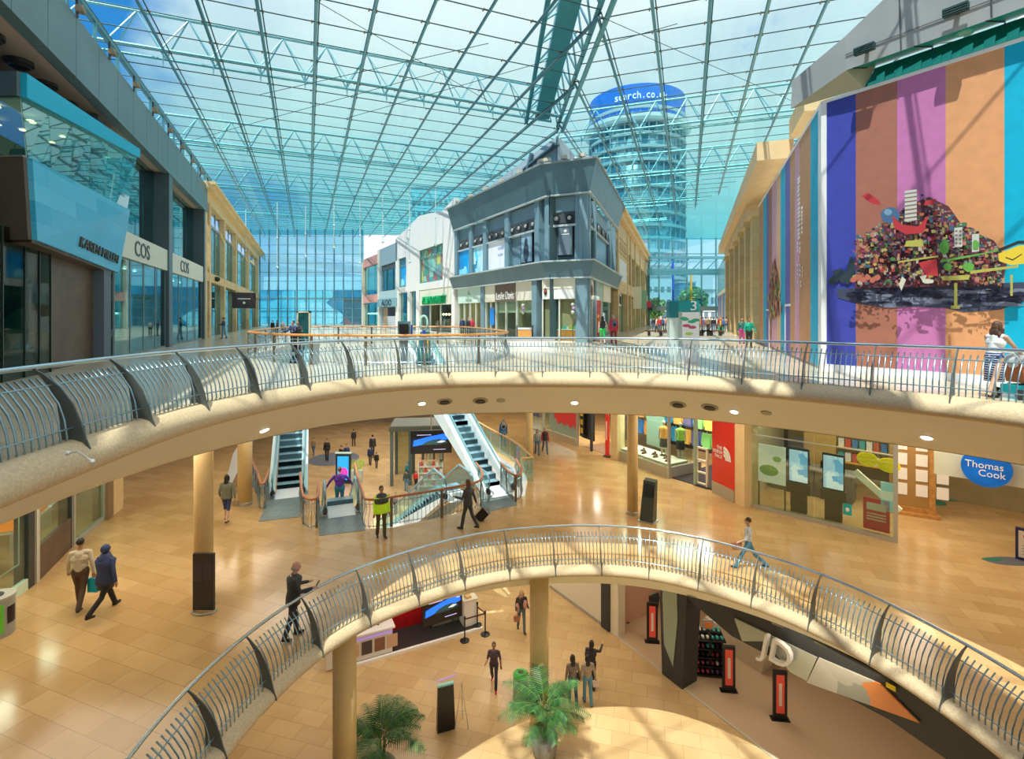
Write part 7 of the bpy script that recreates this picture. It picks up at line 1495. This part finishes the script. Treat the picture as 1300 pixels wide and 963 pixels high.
# ================================================================== people
def person(name_label, loc, h, face, shirt, legs, hair, skin=SKIN, shoes=None, hairstyle='short', stride=.0, armL=(0, 8, 10), armR=(0, 8, 10), sleeve='long', build=1.0, skirt=None, bare_legs=False, coat=None, lean=0.0, head_turn=0.0, fine=False, hood=None, group=None, seated=False, crop=None):
    """face: compass angle in degrees, 0 = walking away from the viewpoint, positive turns left; arm = (swing forward, out, elbow bend)"""
    shoes = shoes or BLACK
    t = thing('person', name_label, 'person', loc, radians(face), group); S = h / 1.75; w = build
    prim = []   # (a, b, r0, r1, tag)
    def rotx(v, a): return Vector((v.x, v.y * cos(a) - v.z * sin(a), v.y * sin(a) + v.z * cos(a)))
    ln = radians(lean); pel = Vector((0, 0, .94))
    def up(v): return pel + rotx(Vector(v) - pel, -ln)      # lean the torso forward (+y)
    # legs
    for s, a in ((-1, stride), (1, -stride)):
        hip = pel + Vector((s * .095, 0, -.04)); a_ = radians(a)
        if seated: kn = hip + Vector((s * .03, .42, .02)); an = kn + Vector((0, .05, -.42)); 
        else:
            kn = hip + Vector((s * .005, .43 * sin(a_), -.43 * cos(a_))); b_ = a_ * .9 - radians(4 if a >= 0 else abs(a) * .9 + 4); an = kn + Vector((0, .42 * sin(b_), -.42 * cos(b_)))
        lt = 'legs' if not bare_legs else 'skin'
        prim += [(hip, kn, .092 * w, .058, 'legs' if (bare_legs is False or bare_legs == 'shorts') else lt), (kn, an, .058, .038, 'skin' if bare_legs else 'legs')]
        if not bare_legs and not crop: prim.append((kn, an, .068, .06, 'legs'))
        toe = an + Vector((s * .02, .15, -.045)) if b_sign(a) else an + Vector((s * .02, .13, -.07))
        prim += [(an + Vector((0, -.03, -.04)), toe, .042, .034, 'shoes')]
    # torso
    prim += [(up((-.07, 0, .93)), up((.07, 0, .93)), .115 * w, .115 * w, 'legs'), (up((-.055, 0, 1.08)), up((.055, 0, 1.08)), .105 * w, .105 * w, 'shirt'),
             (up((-.08, 0, 1.26)), up((.08, 0, 1.26)), .118 * w, .118 * w, 'shirt'), (up((-.13, 0, 1.40)), up((.13, 0, 1.40)), .068, .068, 'shirt'), (up((0, 0, 1.0)), up((0, 0, 1.35)), .12 * w, .12 * w, 'shirt')]
    hd = up((0, .015, 1.635)); prim += [(up((0, 0, 1.42)), up((0, .01, 1.56)), .055, .05, 'skin')]
    ht = radians(head_turn); hf = Vector((-sin(ht), cos(ht), 0)); hr = Vector((hf.y, -hf.x, 0))
    hands = []
    for s, A in ((-1, armL), (1, armR)):
        sw, ou, el = map(radians, A); sh = up((s * .185 * (1 + (w - 1) * .5), 0, 1.395))
        d1 = Vector((s * sin(ou), sin(sw) * cos(ou), -cos(sw) * cos(ou))); e_ = sh + d1 * .29; sw2 = sw + el
        d2 = Vector((s * sin(ou) * .6, sin(sw2) * cos(ou), -cos(sw2) * cos(ou))); wr = e_ + d2 * .25
        sl1 = 'skin' if sleeve == 'none' else 'shirt'; sl2 = 'shirt' if sleeve == 'long' else 'skin'
        k = .008 if sleeve == 'long' else 0
        prim += [(sh, e_, .056, .044 + k, sl1), (e_, wr, .043 + k, .030 + k, sl2)]
        hands.append((wr, d2, s))
    m = MB(); ER = {}
    for a, b, r0, r1, tg in prim: m.cap(a, b, r0, r1, 10)
    rz = Matrix.Rotation(ht, 3, 'Z')
    m.ell(hd + Vector((0, 0, .02)), (.076, .096, .105), 12, rot=rz); m.ell(hd + rz @ Vector((0, .03, -.05)), (.055, .065, .065), 10, rot=rz)
    m.ell(hd + rz @ Vector((0, .103, -.012)), (.013, .018, .024), 8, rot=rz)
    for s in (-1, 1): m.ell(hd + rz @ Vector((s * .079, -.005, -.005)), (.012, .02, .03), 8, rot=rz)
    fr = .009 if fine else .011
    for wr, d2, s in hands:
        side = Vector((s, 0, 0)); fw = d2.normalized(); nr = fw.cross(side); nr.normalize(); ac = nr.cross(fw).normalized()
        m.cap(wr, wr + fw * .075, .030, .036, 8); prim.append((wr, wr + fw * .17, .04, .03, 'skin'))
        for k in range(4):
            b0 = wr + fw * .085 + ac * (k - 1.5) * .021; ll = (.055, .068, .064, .048)[k]; mid = b0 + fw * ll * .55 + nr * .008; m.cap(b0 - fw * .02, mid, fr + .001, fr, 6); m.cap(mid, mid + (fw + nr * .6).normalized() * ll * .5, fr, fr * .85, 6)
        tb = wr + fw * .03 - side * .03 * 1.0; m.cap(tb, tb + (fw - side * .55).normalized() * .055, fr + .003, fr, 6)
    me = m.mesh('body_raw', SKIN); ob = bpy.data.objects.new('r', me); COL.objects.link(ob)
    md = ob.modifiers.new('v', 'REMESH'); md.mode = 'VOXEL'; md.voxel_size = .0105 if fine else .02
    sm_ = ob.modifiers.new('s', 'SMOOTH'); sm_.factor = .5; sm_.iterations = 2
    dg = bpy.context.evaluated_depsgraph_get(); dg.update(); bm_ = bpy.data.meshes.new_from_object(ob.evaluated_get(dg)); COL.objects.unlink(ob); bpy.data.objects.remove(ob)
    mats = {'skin': 0, 'shirt': 1, 'legs': 2, 'shoes': 3}; bm_.materials.clear()
    for q in (skin, shirt, legs, shoes, BLACK, C('lips', .45, .16, .13)): bm_.materials.append(q)
    segs = [(a, b, r0, mats[tg]) for a, b, r0, r1, tg in prim]
    for p_ in bm_.polygons:
        c = p_.center
        if (c - hd).length < .125 and c.z > hd.z - .13 or c.z > hd.z - .08: p_.material_index = 0; p_.use_smooth = True; continue
        best = 9; bi = 0
        for a, b, r, k in segs:
            ab = b - a; f_ = max(0, min(1, (c - a).dot(ab) / ab.length_squared)); d_ = (a + ab * f_ - c).length - r
            if d_ < best: best = d_; bi = k
        p_.material_index = bi; p_.use_smooth = True
    # eyes, brows and mouth set into the face
    fm = MB()
    for s in (-1, 1): fm.ell(hd + rz @ Vector((s * .03, .089, .018)), (.011, .008, .007), 6, 4, rot=rz); fm.ell(hd + rz @ Vector((s * .03, .094, .034)), (.016, .006, .004), 6, 4, rot=rz)
    fm.ell(hd + rz @ Vector((0, .092, -.055)), (.022, .008, .006), 6, 5, rot=rz)
    vs = [v.co.copy() for v in bm_.vertices]; full = MB(); full.v = [tuple(v) for v in vs] + fm.v; o0 = len(vs)
    full.f = [tuple(p_.vertices) for p_ in bm_.polygons] + [tuple(i + o0 for i in f_) for f_ in fm.f]; full.m = [p_.material_index for p_ in bm_.polygons] + fm.m
    mz = min(v[2] for v in full.v)
    if not seated: off_ = -mz
    else: off_ = 0 if seated is True else seated
    full.v = [(v[0] * S, v[1] * S, (v[2] + off_) * S) for v in full.v]
    full.build('body', list(bm_.materials), t, True); bpy.data.meshes.remove(bm_); bpy.data.meshes.remove(me)
    def put(mb, nm, mat):
        mb.v = [(v[0] * S, v[1] * S, (v[2] + off_) * S) for v in mb.v]; return mb.build(nm, mat, t, True)
    hb_ = MB()
    if hairstyle != 'bald':
        hb_.ell(hd + rz @ Vector((0, -.018, .042)), (.084, .098, .094), 14, rot=rz)
        if hairstyle in ('long', 'wavy'):
            hb_.ell(hd + rz @ Vector((0, -.07, -.03)), (.082, .05, .12), 12, rot=rz); hb_.ell(hd + rz @ Vector((0, -.085, -.16)), (.085 if hairstyle == 'long' else .11, .045, .15), 12, rot=rz)
            for s in (-1, 1): hb_.ell(hd + rz @ Vector((s * .075, -.01, -.03)), (.025, .05, .11), 8, rot=rz)
            if hairstyle == 'wavy':
                for i in range(8): hb_.ell(hd + rz @ Vector((-.10 + .03 * i, -.05 - .03 * (i % 2), -.10 - .03 * (i % 4))), (.04, .045, .07), 7, rot=rz)
                for i in range(4): hb_.ell(hd + rz @ Vector((.085, .02, -.08 - .05 * i)), (.035, .04, .05), 7, rot=rz)
        if hairstyle == 'tail': hb_.ell(hd + rz @ Vector((0, -.12, -.02)), (.035, .045, .09), 8, rot=rz)
        put(hb_, 'hair', hair)
    else:
        hb_.ell(hd + rz @ Vector((0, -.035, -.01)), (.082, .078, .062), 12, rot=rz); put(hb_, 'hair', hair)
    if hood:
        q = MB(); q.ell(hd + rz @ Vector((0, -.02, .03)), (.098, .112, .118), 14, rot=rz); q.lathe([(.10, -.02), (.15, -.14), (.17, -.22), (.12, -.24)], 14, tuple(up((0, 0, 1.58)))); put(q, 'headscarf', hood)
    if skirt:
        mat_, z0_, r_ = skirt; q = MB(); q.lathe([(r_, z0_), (r_ * .93, (z0_ + 1.0) / 2), (.165 * w, .98), (.15 * w, 1.04)], 18); q.v = [(v[0], v[1] * .85 + .25 * sin(radians(stride)) * 0, v[2]) for v in q.v]; put(q, 'skirt', mat_)
    if coat:
        mat_, z0_ = coat; q = MB(); q.lathe([(.20 * w, z0_), (.19 * w, .95), (.165 * w, 1.08), (.19 * w, 1.25), (.205 * w, 1.38), (.10, 1.46), (.075, 1.49)], 18)
        q.v = [tuple(up((v[0] * 1.05, v[1] * .78, v[2]))) if v[2] > .9 else (v[0] * 1.05, v[1] * .78, v[2]) for v in q.v]; put(q, 'coat', mat_)
    t['hand_r'] = [c_ * S for c_ in (hands[1][0] + hands[1][1] * .09 + Vector((0, 0, off_)))]; t['hand_l'] = [c_ * S for c_ in (hands[0][0] + hands[0][1] * .09 + Vector((0, 0, off_)))]
    return t
def b_sign(a): return a >= 0
def hand(t, k):
    v = Vector(t['hand_' + k]); a_ = t.rotation_euler.z; return Vector((t.location.x + v.x * cos(a_) - v.y * sin(a_), t.location.y + v.x * sin(a_) + v.y * cos(a_), t.location.z + v.z))
def bag(p_, mat, label, sz=(.18, .08, .3), drop=.12, rz=0.0, name='carrier_bag', cat='bag'):
    t = thing(name, label, cat, tuple(p_), rz); a_, b_, c_ = sz
    MB().hexa([(-a_ * .8, -b_, -drop - c_), (a_ * .8, -b_, -drop - c_), (a_ * .8, b_, -drop - c_), (-a_ * .8, b_, -drop - c_), (-a_, -b_ * .5, -drop), (a_, -b_ * .5, -drop), (a_, b_ * .5, -drop), (-a_, b_ * .5, -drop)]).build('bag_body', mat, t); MB().tube([(-a_ * .6, 0, -drop), (0, 0, 0), (a_ * .6, 0, -drop)], .010, 5).build('handle', mat, t)
def backpack(p, mat, label, z=1.25, back=-.2):
    a_ = p.rotation_euler.z; t = thing('backpack', label, 'backpack', (p.location.x - back * -sin(a_) * 1, p.location.y + back * cos(a_), p.location.z + z), a_)
    t.location = (p.location.x + sin(a_) * -back * 1.0, p.location.y + back * cos(a_), p.location.z + z)
    MB().ell((0, 0, 0), (.15, .09, .22), 12).build('pack_body', mat, t, True); MB().ell((0, -.07, -.05), (.10, .05, .10), 10).build('pocket', BLACK, t, True); m = MB(); [m.tube([(s * .1, .06, .16), (s * .12, .2, .18), (s * .12, .3, .0)], .018, 5) for s in (-1, 1)]; m.build('strap', BLACK, t)
def ph(head, feet, lev):   # real height and floor point from head and foot rows
    pass
HB, HBR, HBL, HGR = C('black hair', .02, .016, .014), C('brown hair', .12, .055, .03), C('blonde hair', .45, .28, .12), C('grey hair', .35, .33, .32)
NAVY, DK, JEAN, BLUEJ = C('navy cloth', .015, .025, .07), C('dark cloth', .03, .03, .035), C('denim cloth', .10, .17, .28), C('bright denim', .10, .30, .48)
def at(px, feet, lev): 
    x, y = FP(px, feet, lev); return (x, y, lev)
def H(px, head, feet, lev, kk=1.0):
    y = FP(px, feet, lev)[1]; return (feet - head) / F * y * kk
# --- middle level
p = person('person in cream jumper and baggy brown trousers walking left of the headscarf', at(102, 771, L2), H(102, 684, 772, L2), 20, C('cream wool', .62, .56, .42), C('brown cloth', .09, .05, .03), HB, SKIND, stride=18, armL=(10, 14, 12), armR=(-6, 12, 8), build=1.08, fine=True)
bag(hand(p, 'r'), C('turquoise bag', .0, .42, .62), 'turquoise carrier bag between the couple on the left', drop=.08, sz=(.16, .07, .34))
p = person('person in navy headscarf and navy jacket with short grey skirt over leggings', at(134, 777, L2), H(134, 690, 777, L2), -12, NAVY, C('black cloth', .01, .01, .012), NAVY, SKIND, stride=26, armL=(10, 14, 20), armR=(-14, 26, 14), build=1.2, fine=True, hood=NAVY, skirt=(C('charcoal skirt', .05, .055, .07), .68, .20), coat=(NAVY, .80))
p = person('person in grey green jacket and navy shorts with long dark hair', at(288, 661, L2), H(288, 603, 661, L2), 8, C('grey green cloth', .17, .19, .14), NAVY, HB, SKIN, stride=14, armL=(0, 16, 40), armR=(-4, 14, 10), hairstyle='long', bare_legs='shorts', fine=True, coat=(C('grey green cloth', .17, .19, .14), .86))
bag(hand(p, 'r'), C('tan bag', .35, .25, .15), 'small tan handbag of the person in navy shorts', sz=(.12, .05, .2), drop=.04, name='handbag')
p = person('bald person in dark suit and red tie looking at a phone by the lower railing', at(372, 809, L2), H(372, 716, 810, L2), -62, C('suit cloth', .035, .04, .045), C('suit cloth', .035, .04, .045), HGR, C('ruddy skin', .60, .30, .22), stride=8, armL=(14, 10, 70), armR=(20, 6, 78), hairstyle='bald', lean=4, fine=True, coat=(C('suit cloth', .035, .04, .045), .80), build=1.08)
hp_ = hand(p, 'r'); t = thing('mobile_phone', 'black phone held by the bald person in the suit', 'phone', tuple(hp_ + Vector((.03, .03, .05))), radians(-62)); MB().box(-.035, .035, -.005, .005, -.03, .1).build('phone_body', BLACK, t).rotation_euler = (radians(-35), 0, 0)
a_ = p.rotation_euler.z; m = MB(); S_ = 1.0; m.hexa([(-.03, .158, 1.28), (.03, .158, 1.28), (.03, .165, 1.28), (-.03, .165, 1.28), (-.02, .12, 1.46), (.02, .12, 1.46), (.02, .13, 1.46), (-.02, .13, 1.46)]); m.build('tie', C('red tie', .5, .03, .04), p); MB().lathe([(.085, 1.43), (.065, 1.50)], 14).build('collar', WHITE, p)
HV = C('hi-vis yellow', .52, .82, .02, .5, emit=.12)
p = person('security person in lime hi-vis and charcoal jacket standing by the red wood rail', at(484, 682, L2), H(484, 618, 682, L2), -150, HV, C('olive cloth', .07, .07, .03), HBR, SKIND, stride=6, armL=(4, 8, 10), armR=(0, 8, 14), build=1.15, fine=True, coat=(HV, .84)); 
MB().lathe([(.235, 1.22), (.255, 1.36), (.16, 1.49), (.09, 1.53)], 16).build('jacket_yoke', C('charcoal yoke', .06, .065, .075), p, True).scale = (1.05, .85, 1)
p = person('person in dark trouser suit pulling a suitcase past the red wood rail', at(594, 671, L2), H(594, 609, 671, L2), 65, C('charcoal cloth', .045, .05, .055), C('charcoal cloth', .045, .05, .055), HBR, stride=16, armL=(20, 10, 80), armR=(-24, 10, 6), hairstyle='long', fine=True, coat=(C('charcoal cloth', .045, .05, .055), .86), head_turn=20)
x, y = FP(606, 661, L2); t = thing('suitcase', 'small black wheeled suitcase tilted behind the charcoal suit', 'suitcase', (x, y + .1, L2), radians(-20)); o_b = MB().box(-.17, .17, -.1, .1, .06, .56).build('case_body', BLACK, t); o_b.rotation_euler = (0, radians(42), 0); o_h = MB().tube([(-.07, 0, .56), (-.07, 0, .95), (.07, 0, .95), (.07, 0, .56)], .01, 5).build('handle', ALU, t); o_h.rotation_euler = (0, radians(-38), 0); MB().ell((-.1, 0, .05), (.04, .1, .05), 8).build('wheel', CHAR, t)
p = person('person in white top and pale blue jeans walking by the lower railing with a bag', at(950, 722, L2), H(950, 655, 722, L2), 62, C('white blue shirt', .72, .80, .85), BLUEJ, HBR, SKIN, stride=28, armL=(10, 10, 50), armR=(-10, 10, 20), sleeve='short', fine=True)
bag(hand(p, 'l') + Vector((0, 0, .05)), C('brown leather', .30, .12, .07), 'brown shoulder bag of the person in the white top', sz=(.15, .06, .2), drop=.03, name='handbag')
p = person('person in bright blue top with pale rucksack beyond the glass balustrade', at(639, 566, L2), H(639, 532, 566, L2), 5, C('royal blue cloth', .04, .18, .55), BLUEJ, HGR, stride=12); backpack(p, C('pale rucksack', .45, .5, .55), 'pale rucksack on the bright blue top', 1.25)
p = person('person in black jacket over a red top and jeans beside the slender column', at(692, 575, L2), H(692, 542, 575, L2), -172, C('red cloth', .65, .04, .04), JEAN, HGR, stride=18, coat=(DK, .9)); p = person('person in pale jacket and jeans left of the black jacket and red top', at(682, 577, L2), H(682, 545, 577, L2), -176, C('slate cloth', .3, .35, .38), JEAN, HBR, stride=12, hairstyle='long')
# man on the down escalator
x, y = FP(432, 641, L2); d_ = Vector(dl).normalized(); p = person('person in a purple jumper and jeans riding down the escalator', (x + d_.x * .5, y + d_.y * .5, L2 - .42), 1.78, 20, C('purple wool', .16, .04, .42), C('teal denim', .04, .25, .33), HBR, stride=4, armL=(14, 38, 10), armR=(14, 38, 10), build=1.2, fine=True)
# --- lowest level, beyond the well
for px, hy, fy, sh, lg, hr, st, fc, lb in ((398, 556, 578, C('tan cloth', .38, .27, .14), JEAN, HBR, 10, 170, 'person in tan jacket, leftmost on the far lowest floor'), (415, 557, 585, DK, DK, HB, 6, 180, 'person in black with hand raised near the blue grey circle'),
    (433, 566, 592, DK, DK, HB, 4, 150, 'person in black left of the totem top, partly hidden'), (440, 564, 590, NAVY, DK, HB, 4, 200, 'person in navy right of the person in black behind the totem'), (473, 552, 580, DK, DK, HB, 8, 0, 'person in black farthest of the three in a row on the far floor'), (470, 566, 590, NAVY, DK, HB, 10, 0, 'person in navy, middle of the three in a row on the far floor'),
    (478, 574, 594, DK, DK, HBR, 8, 0, 'short person in black, nearest of the three in a row on the far floor'), (518, 586, 612, C('teal cap cloth', .05, .35, .42), DK, C('teal cap', .0, .4, .5), 6, 20, 'person with a teal cap beyond the dark jacket and jeans'), (516, 596, 623, C('slate jacket', .06, .08, .09), BLUEJ, HB, 10, 10, 'person in dark jacket and pale jeans below the video screen'),
    (528, 597, 621, C('scarlet cloth', .85, .05, .03), DK, HBL, 8, -20, 'person in a scarlet jacket below the video screen'), (449, 545, 566, DK, DK, HB, 6, 30, 'dark person far off at the edge of the upper soffit'), (502, 625, 652, C('grey cloth', .3, .3, .3), DK, HBR, 0, 160, 'person low behind the red wood rail, grey top'), (493, 628, 655, C('pink cloth', .6, .3, .3), JEAN, HBR, 0, 150, 'person low behind the red wood rail, pink top')):
    person(lb, at(px, fy, L1), H(px, hy, fy, L1), fc, sh, lg, hr, stride=st)
# --- lowest level, near
p = person('person with long blonde hair in black top and grey jeans, carrying a coat and bag', at(662, 801, L1), H(662, 749, 801, L1), -170, DK, C('grey blue jeans', .10, .15, .17), HBL, stride=12, armL=(10, 10, 75), armR=(14, 12, 60), hairstyle='wavy', fine=True)
MB().ell((.2, .08, 1.08), (.10, .10, .22), 10).ell((-.14, .1, 1.2), (.10, .08, .2), 10).build('pink_cardigan', C('dusty pink cloth', .55, .28, .22), p, True); bag(hand(p, 'r') + Vector((.02, 0, -.05)), C('brown leather', .30, .12, .07), 'brown handbag of the blonde person in black', sz=(.15, .07, .2), drop=.1, name='handbag')
p = person('person in plum tee shirt, dark jeans and red shoes striding on the lowest level', at(627, 872, L1), H(627, 815, 872, L1), 175, C('plum tee', .10, .055, .09), C('dark denim', .03, .035, .06), HBR, SKIND, shoes=C('red shoe', .7, .02, .02), stride=18, armL=(-8, 12, 16), armR=(8, 12, 85), sleeve='short', fine=True, head_turn=0)
p = person('person with long black hair and grey top, left of the two in blue jeans', at(727, 892, L1), H(727, 832, 892, L1), 10, C('grey brown top', .24, .19, .16), C('navy jeans', .03, .08, .16), HB, stride=8, hairstyle='long', fine=True, armR=(0, 12, 20)); bag(hand(p, 'r') + Vector((0, 0, .2)), BLACK, 'black shoulder bag between the two in blue jeans', sz=(.12, .06, .24), drop=.02, name='handbag')
p = person('person with long black hair and beige top, right of the two in blue jeans', at(746, 892, L1), H(746, 832, 892, L1), 5, C('beige top', .42, .35, .27), BLUEJ, HB, stride=8, hairstyle='long', fine=True, armR=(0, 16, 10)); bag(hand(p, 'r'), C('white red bag', .75, .6, .55), 'white and red bag hanging from the beige top', sz=(.12, .05, .2), drop=.05, name='handbag')
p = person('person in black with one hand raised, beyond the two in blue jeans', at(751, 872, L1), H(751, 814, 872, L1), -20, DK, DK, HB, stride=6, armR=(60, 20, 70), armL=(10, 8, 60), hairstyle='long', fine=True, skirt=(DK, .5, .17))
# --- top level
p = person('person in navy top and blue jeans by the sandstone shop doorway', at(284, 429.5, L3), 1.62, 100, NAVY, BLUEJ, HBR, stride=8, armL=(20, 10, 70), armR=(20, 10, 60))
p = person('person in black top and green shorts walking past the slate corner', at(765, 437, L3), 1.72, -5, DK, C('vivid green cloth', .02, .62, .12, emit=.1), HB, C('pale skin', .75, .52, .42), stride=14, hairstyle='long', bare_legs='shorts', sleeve='none', armR=(0, 12, 10))
p = person('person in a crimson coat beside the green shorts', at(779, 437, L3), 1.80, 2, C('crimson cloth', .6, .03, .08), C('wine cloth', .28, .02, .05), HGR, stride=8, build=1.15, coat=(C('crimson cloth', .6, .03, .08), .8)); backpack(p, C('steel blue pack', .06, .16, .22), 'blue grey rucksack on the crimson coat', 1.28, -.22)
p = person('person in a green top behind the railing near the narrow hoarding stripes', at(951, 441, L3), 1.62, 175, C('emerald cloth', .0, .36, .24), DK, HBR, SKIND, build=1.25, stride=6, armL=(6, 14, 30), armR=(6, 14, 30)); p = person('person with a pink bag beyond the green top', at(942, 436, L3), 1.60, 170, C('dark green cloth', .04, .16, .14), C('magenta cloth', .6, .05, .3), HBR, stride=6, hairstyle='long')
p = person('person with wavy brown hair in white sleeveless top and striped skirt pushing a pram', at(1262, 505, L3), 1.66, -78, C('white vest', .85, .86, .86), C('stripe navy', .03, .05, .16), HBR, SKIN, stride=14, armL=(34, 14, 6), armR=(40, 10, 6), hairstyle='wavy', sleeve='none', fine=True, lean=8, bare_legs=True, skirt=(tiles('navy and white stripes', (.02, .04, .15), (.02, .04, .15), (.65, .68, .75), 5, .05, .7, msize=.009, swirl=0, swap=(radians(90), 0, 0)), .38, .19), head_turn=-8)
a_ = Vector(at(1262, 505, L3)); t = thing('pushchair', 'teal and black pushchair with an orange seat at the right railing', 'pushchair', (a_.x + .62, a_.y - .02, L3), radians(-85))
MB().tube([(-.22, -.5, 1.0), (-.22, -.1, .55), (-.22, .45, .12)], .014, 6).tube([(.22, -.5, 1.0), (.22, -.1, .55), (.22, .45, .12)], .014, 6).tube([(-.22, -.5, 1.0), (.22, -.5, 1.0)], .018, 6).tube([(-.22, .3, .6), (-.22, -.35, .12)], .012, 6).tube([(.22, .3, .6), (.22, -.35, .12)], .012, 6).build('frame', C('white tube', .7, .72, .72, .3), t)
MB().hexa([(-.19, -.2, .35), (.19, -.2, .35), (.19, .3, .32), (-.19, .3, .32), (-.2, -.3, .85), (.2, -.3, .85), (.2, .2, .5), (-.2, .2, .5)]).build('seat', C('orange brown seat', .6, .16, .05), t); MB().ell((0, -.12, .82), (.22, .26, .2), 12).build('hood', C('white hood', .75, .78, .8), t, True); MB().box(-.18, .18, -.35, .3, .12, .3).build('basket', C('teal basket', .0, .38, .45), t)
for i, (a2, b2) in enumerate(((-.24, .42), (.24, .42), (-.24, -.36), (.24, -.36))): MB().tube([(a2 - .02, b2, .11), (a2 + .02, b2, .11)], [.11, .11], 16).build('wheel', BLACK, t)
for i, (px, sh, lb) in enumerate(((372, NAVY, 'person in navy leaning at the far left of the opening rail'), (378, DK, 'person in black right beside the one in navy at the opening rail'))): person(lb, at(px, 447, L3), 1.5, 160 + i * 30, sh, DK, HB, stride=4, armL=(30, 20, 60), armR=(30, 20, 60))
for px, sh, lb in ((587, NAVY, 'person in navy in front of the mint fronted shop'), (595, DK, 'person in black in front of the mint fronted shop'), (599, C('crimson cloth', .6, .03, .08), 'person in crimson beyond the one in black by the mint shop')): person(lb, at(px, 427, L3), 1.6, 180, sh, DK, HBR if px > 590 else HB, stride=5)
# far crowd outside the right hand entrance: five figures, copied with their own spot
tops = [('black', DK), ('white', C('white cloth', .8, .8, .75)), ('red', C('red cloth', .65, .04, .04)), ('blue', C('royal blue cloth', .04, .18, .55)), ('pink', C('pink cloth', .6, .3, .3)), ('tan', C('tan cloth', .38, .27, .14)), ('grey', C('grey cloth', .3, .3, .3))]
protos = []; n_ = 0
cpx = [830, 833.5, 837, 841, 845, 849, 880, 883, 886, 889, 892.5, 896, 899, 902.5, 906, 910, 914, 918, 922, 887.5]
for i, px in enumerate(cpx):
    k = i % 7; fy = 420.5 + (i * 37 % 5) * .7; loc = at(px, fy, L3)
    lb = 'small distant person in %s by the far entrance of the right mall' % tops[k][0]; gp = 'distant crowd in %s' % tops[k][0]
    if i < 7: protos.append(person(lb, loc, 1.58 + .03 * (i % 3), (i * 67) % 360, tops[k][1], DK if i % 2 else JEAN, (HB, HBR, HBL)[i % 3], stride=8, group=gp))
    else: c = copy_tree(protos[k], loc, radians((i * 101) % 360)); c['group'] = gp
p = person('person with orange yellow headwear and green bag near the far entrance', at(915, 424, L3), 1.5, 60, C('amber cloth', .8, .5, .05), DK, C('orange hair', .9, .35, .03), stride=5); bag(hand(p, 'r'), C('emerald bag', .0, .5, .25), 'green carrier bag by the far entrance', sz=(.25, .1, .4), drop=.05)
for i, (px, c_) in enumerate(((346, DK), (352, NAVY), (359, C('grey cloth', .3, .3, .3)))): person('person in %s far off beyond the opening rail on the left' % ('black', 'navy', 'grey')[i], at(px, 424, L3), 1.3, 90 * i, c_, DK, HB)
for o in list(bpy.data.objects):
    for k in ('hand_r', 'hand_l'):
        if k in o: del o[k]
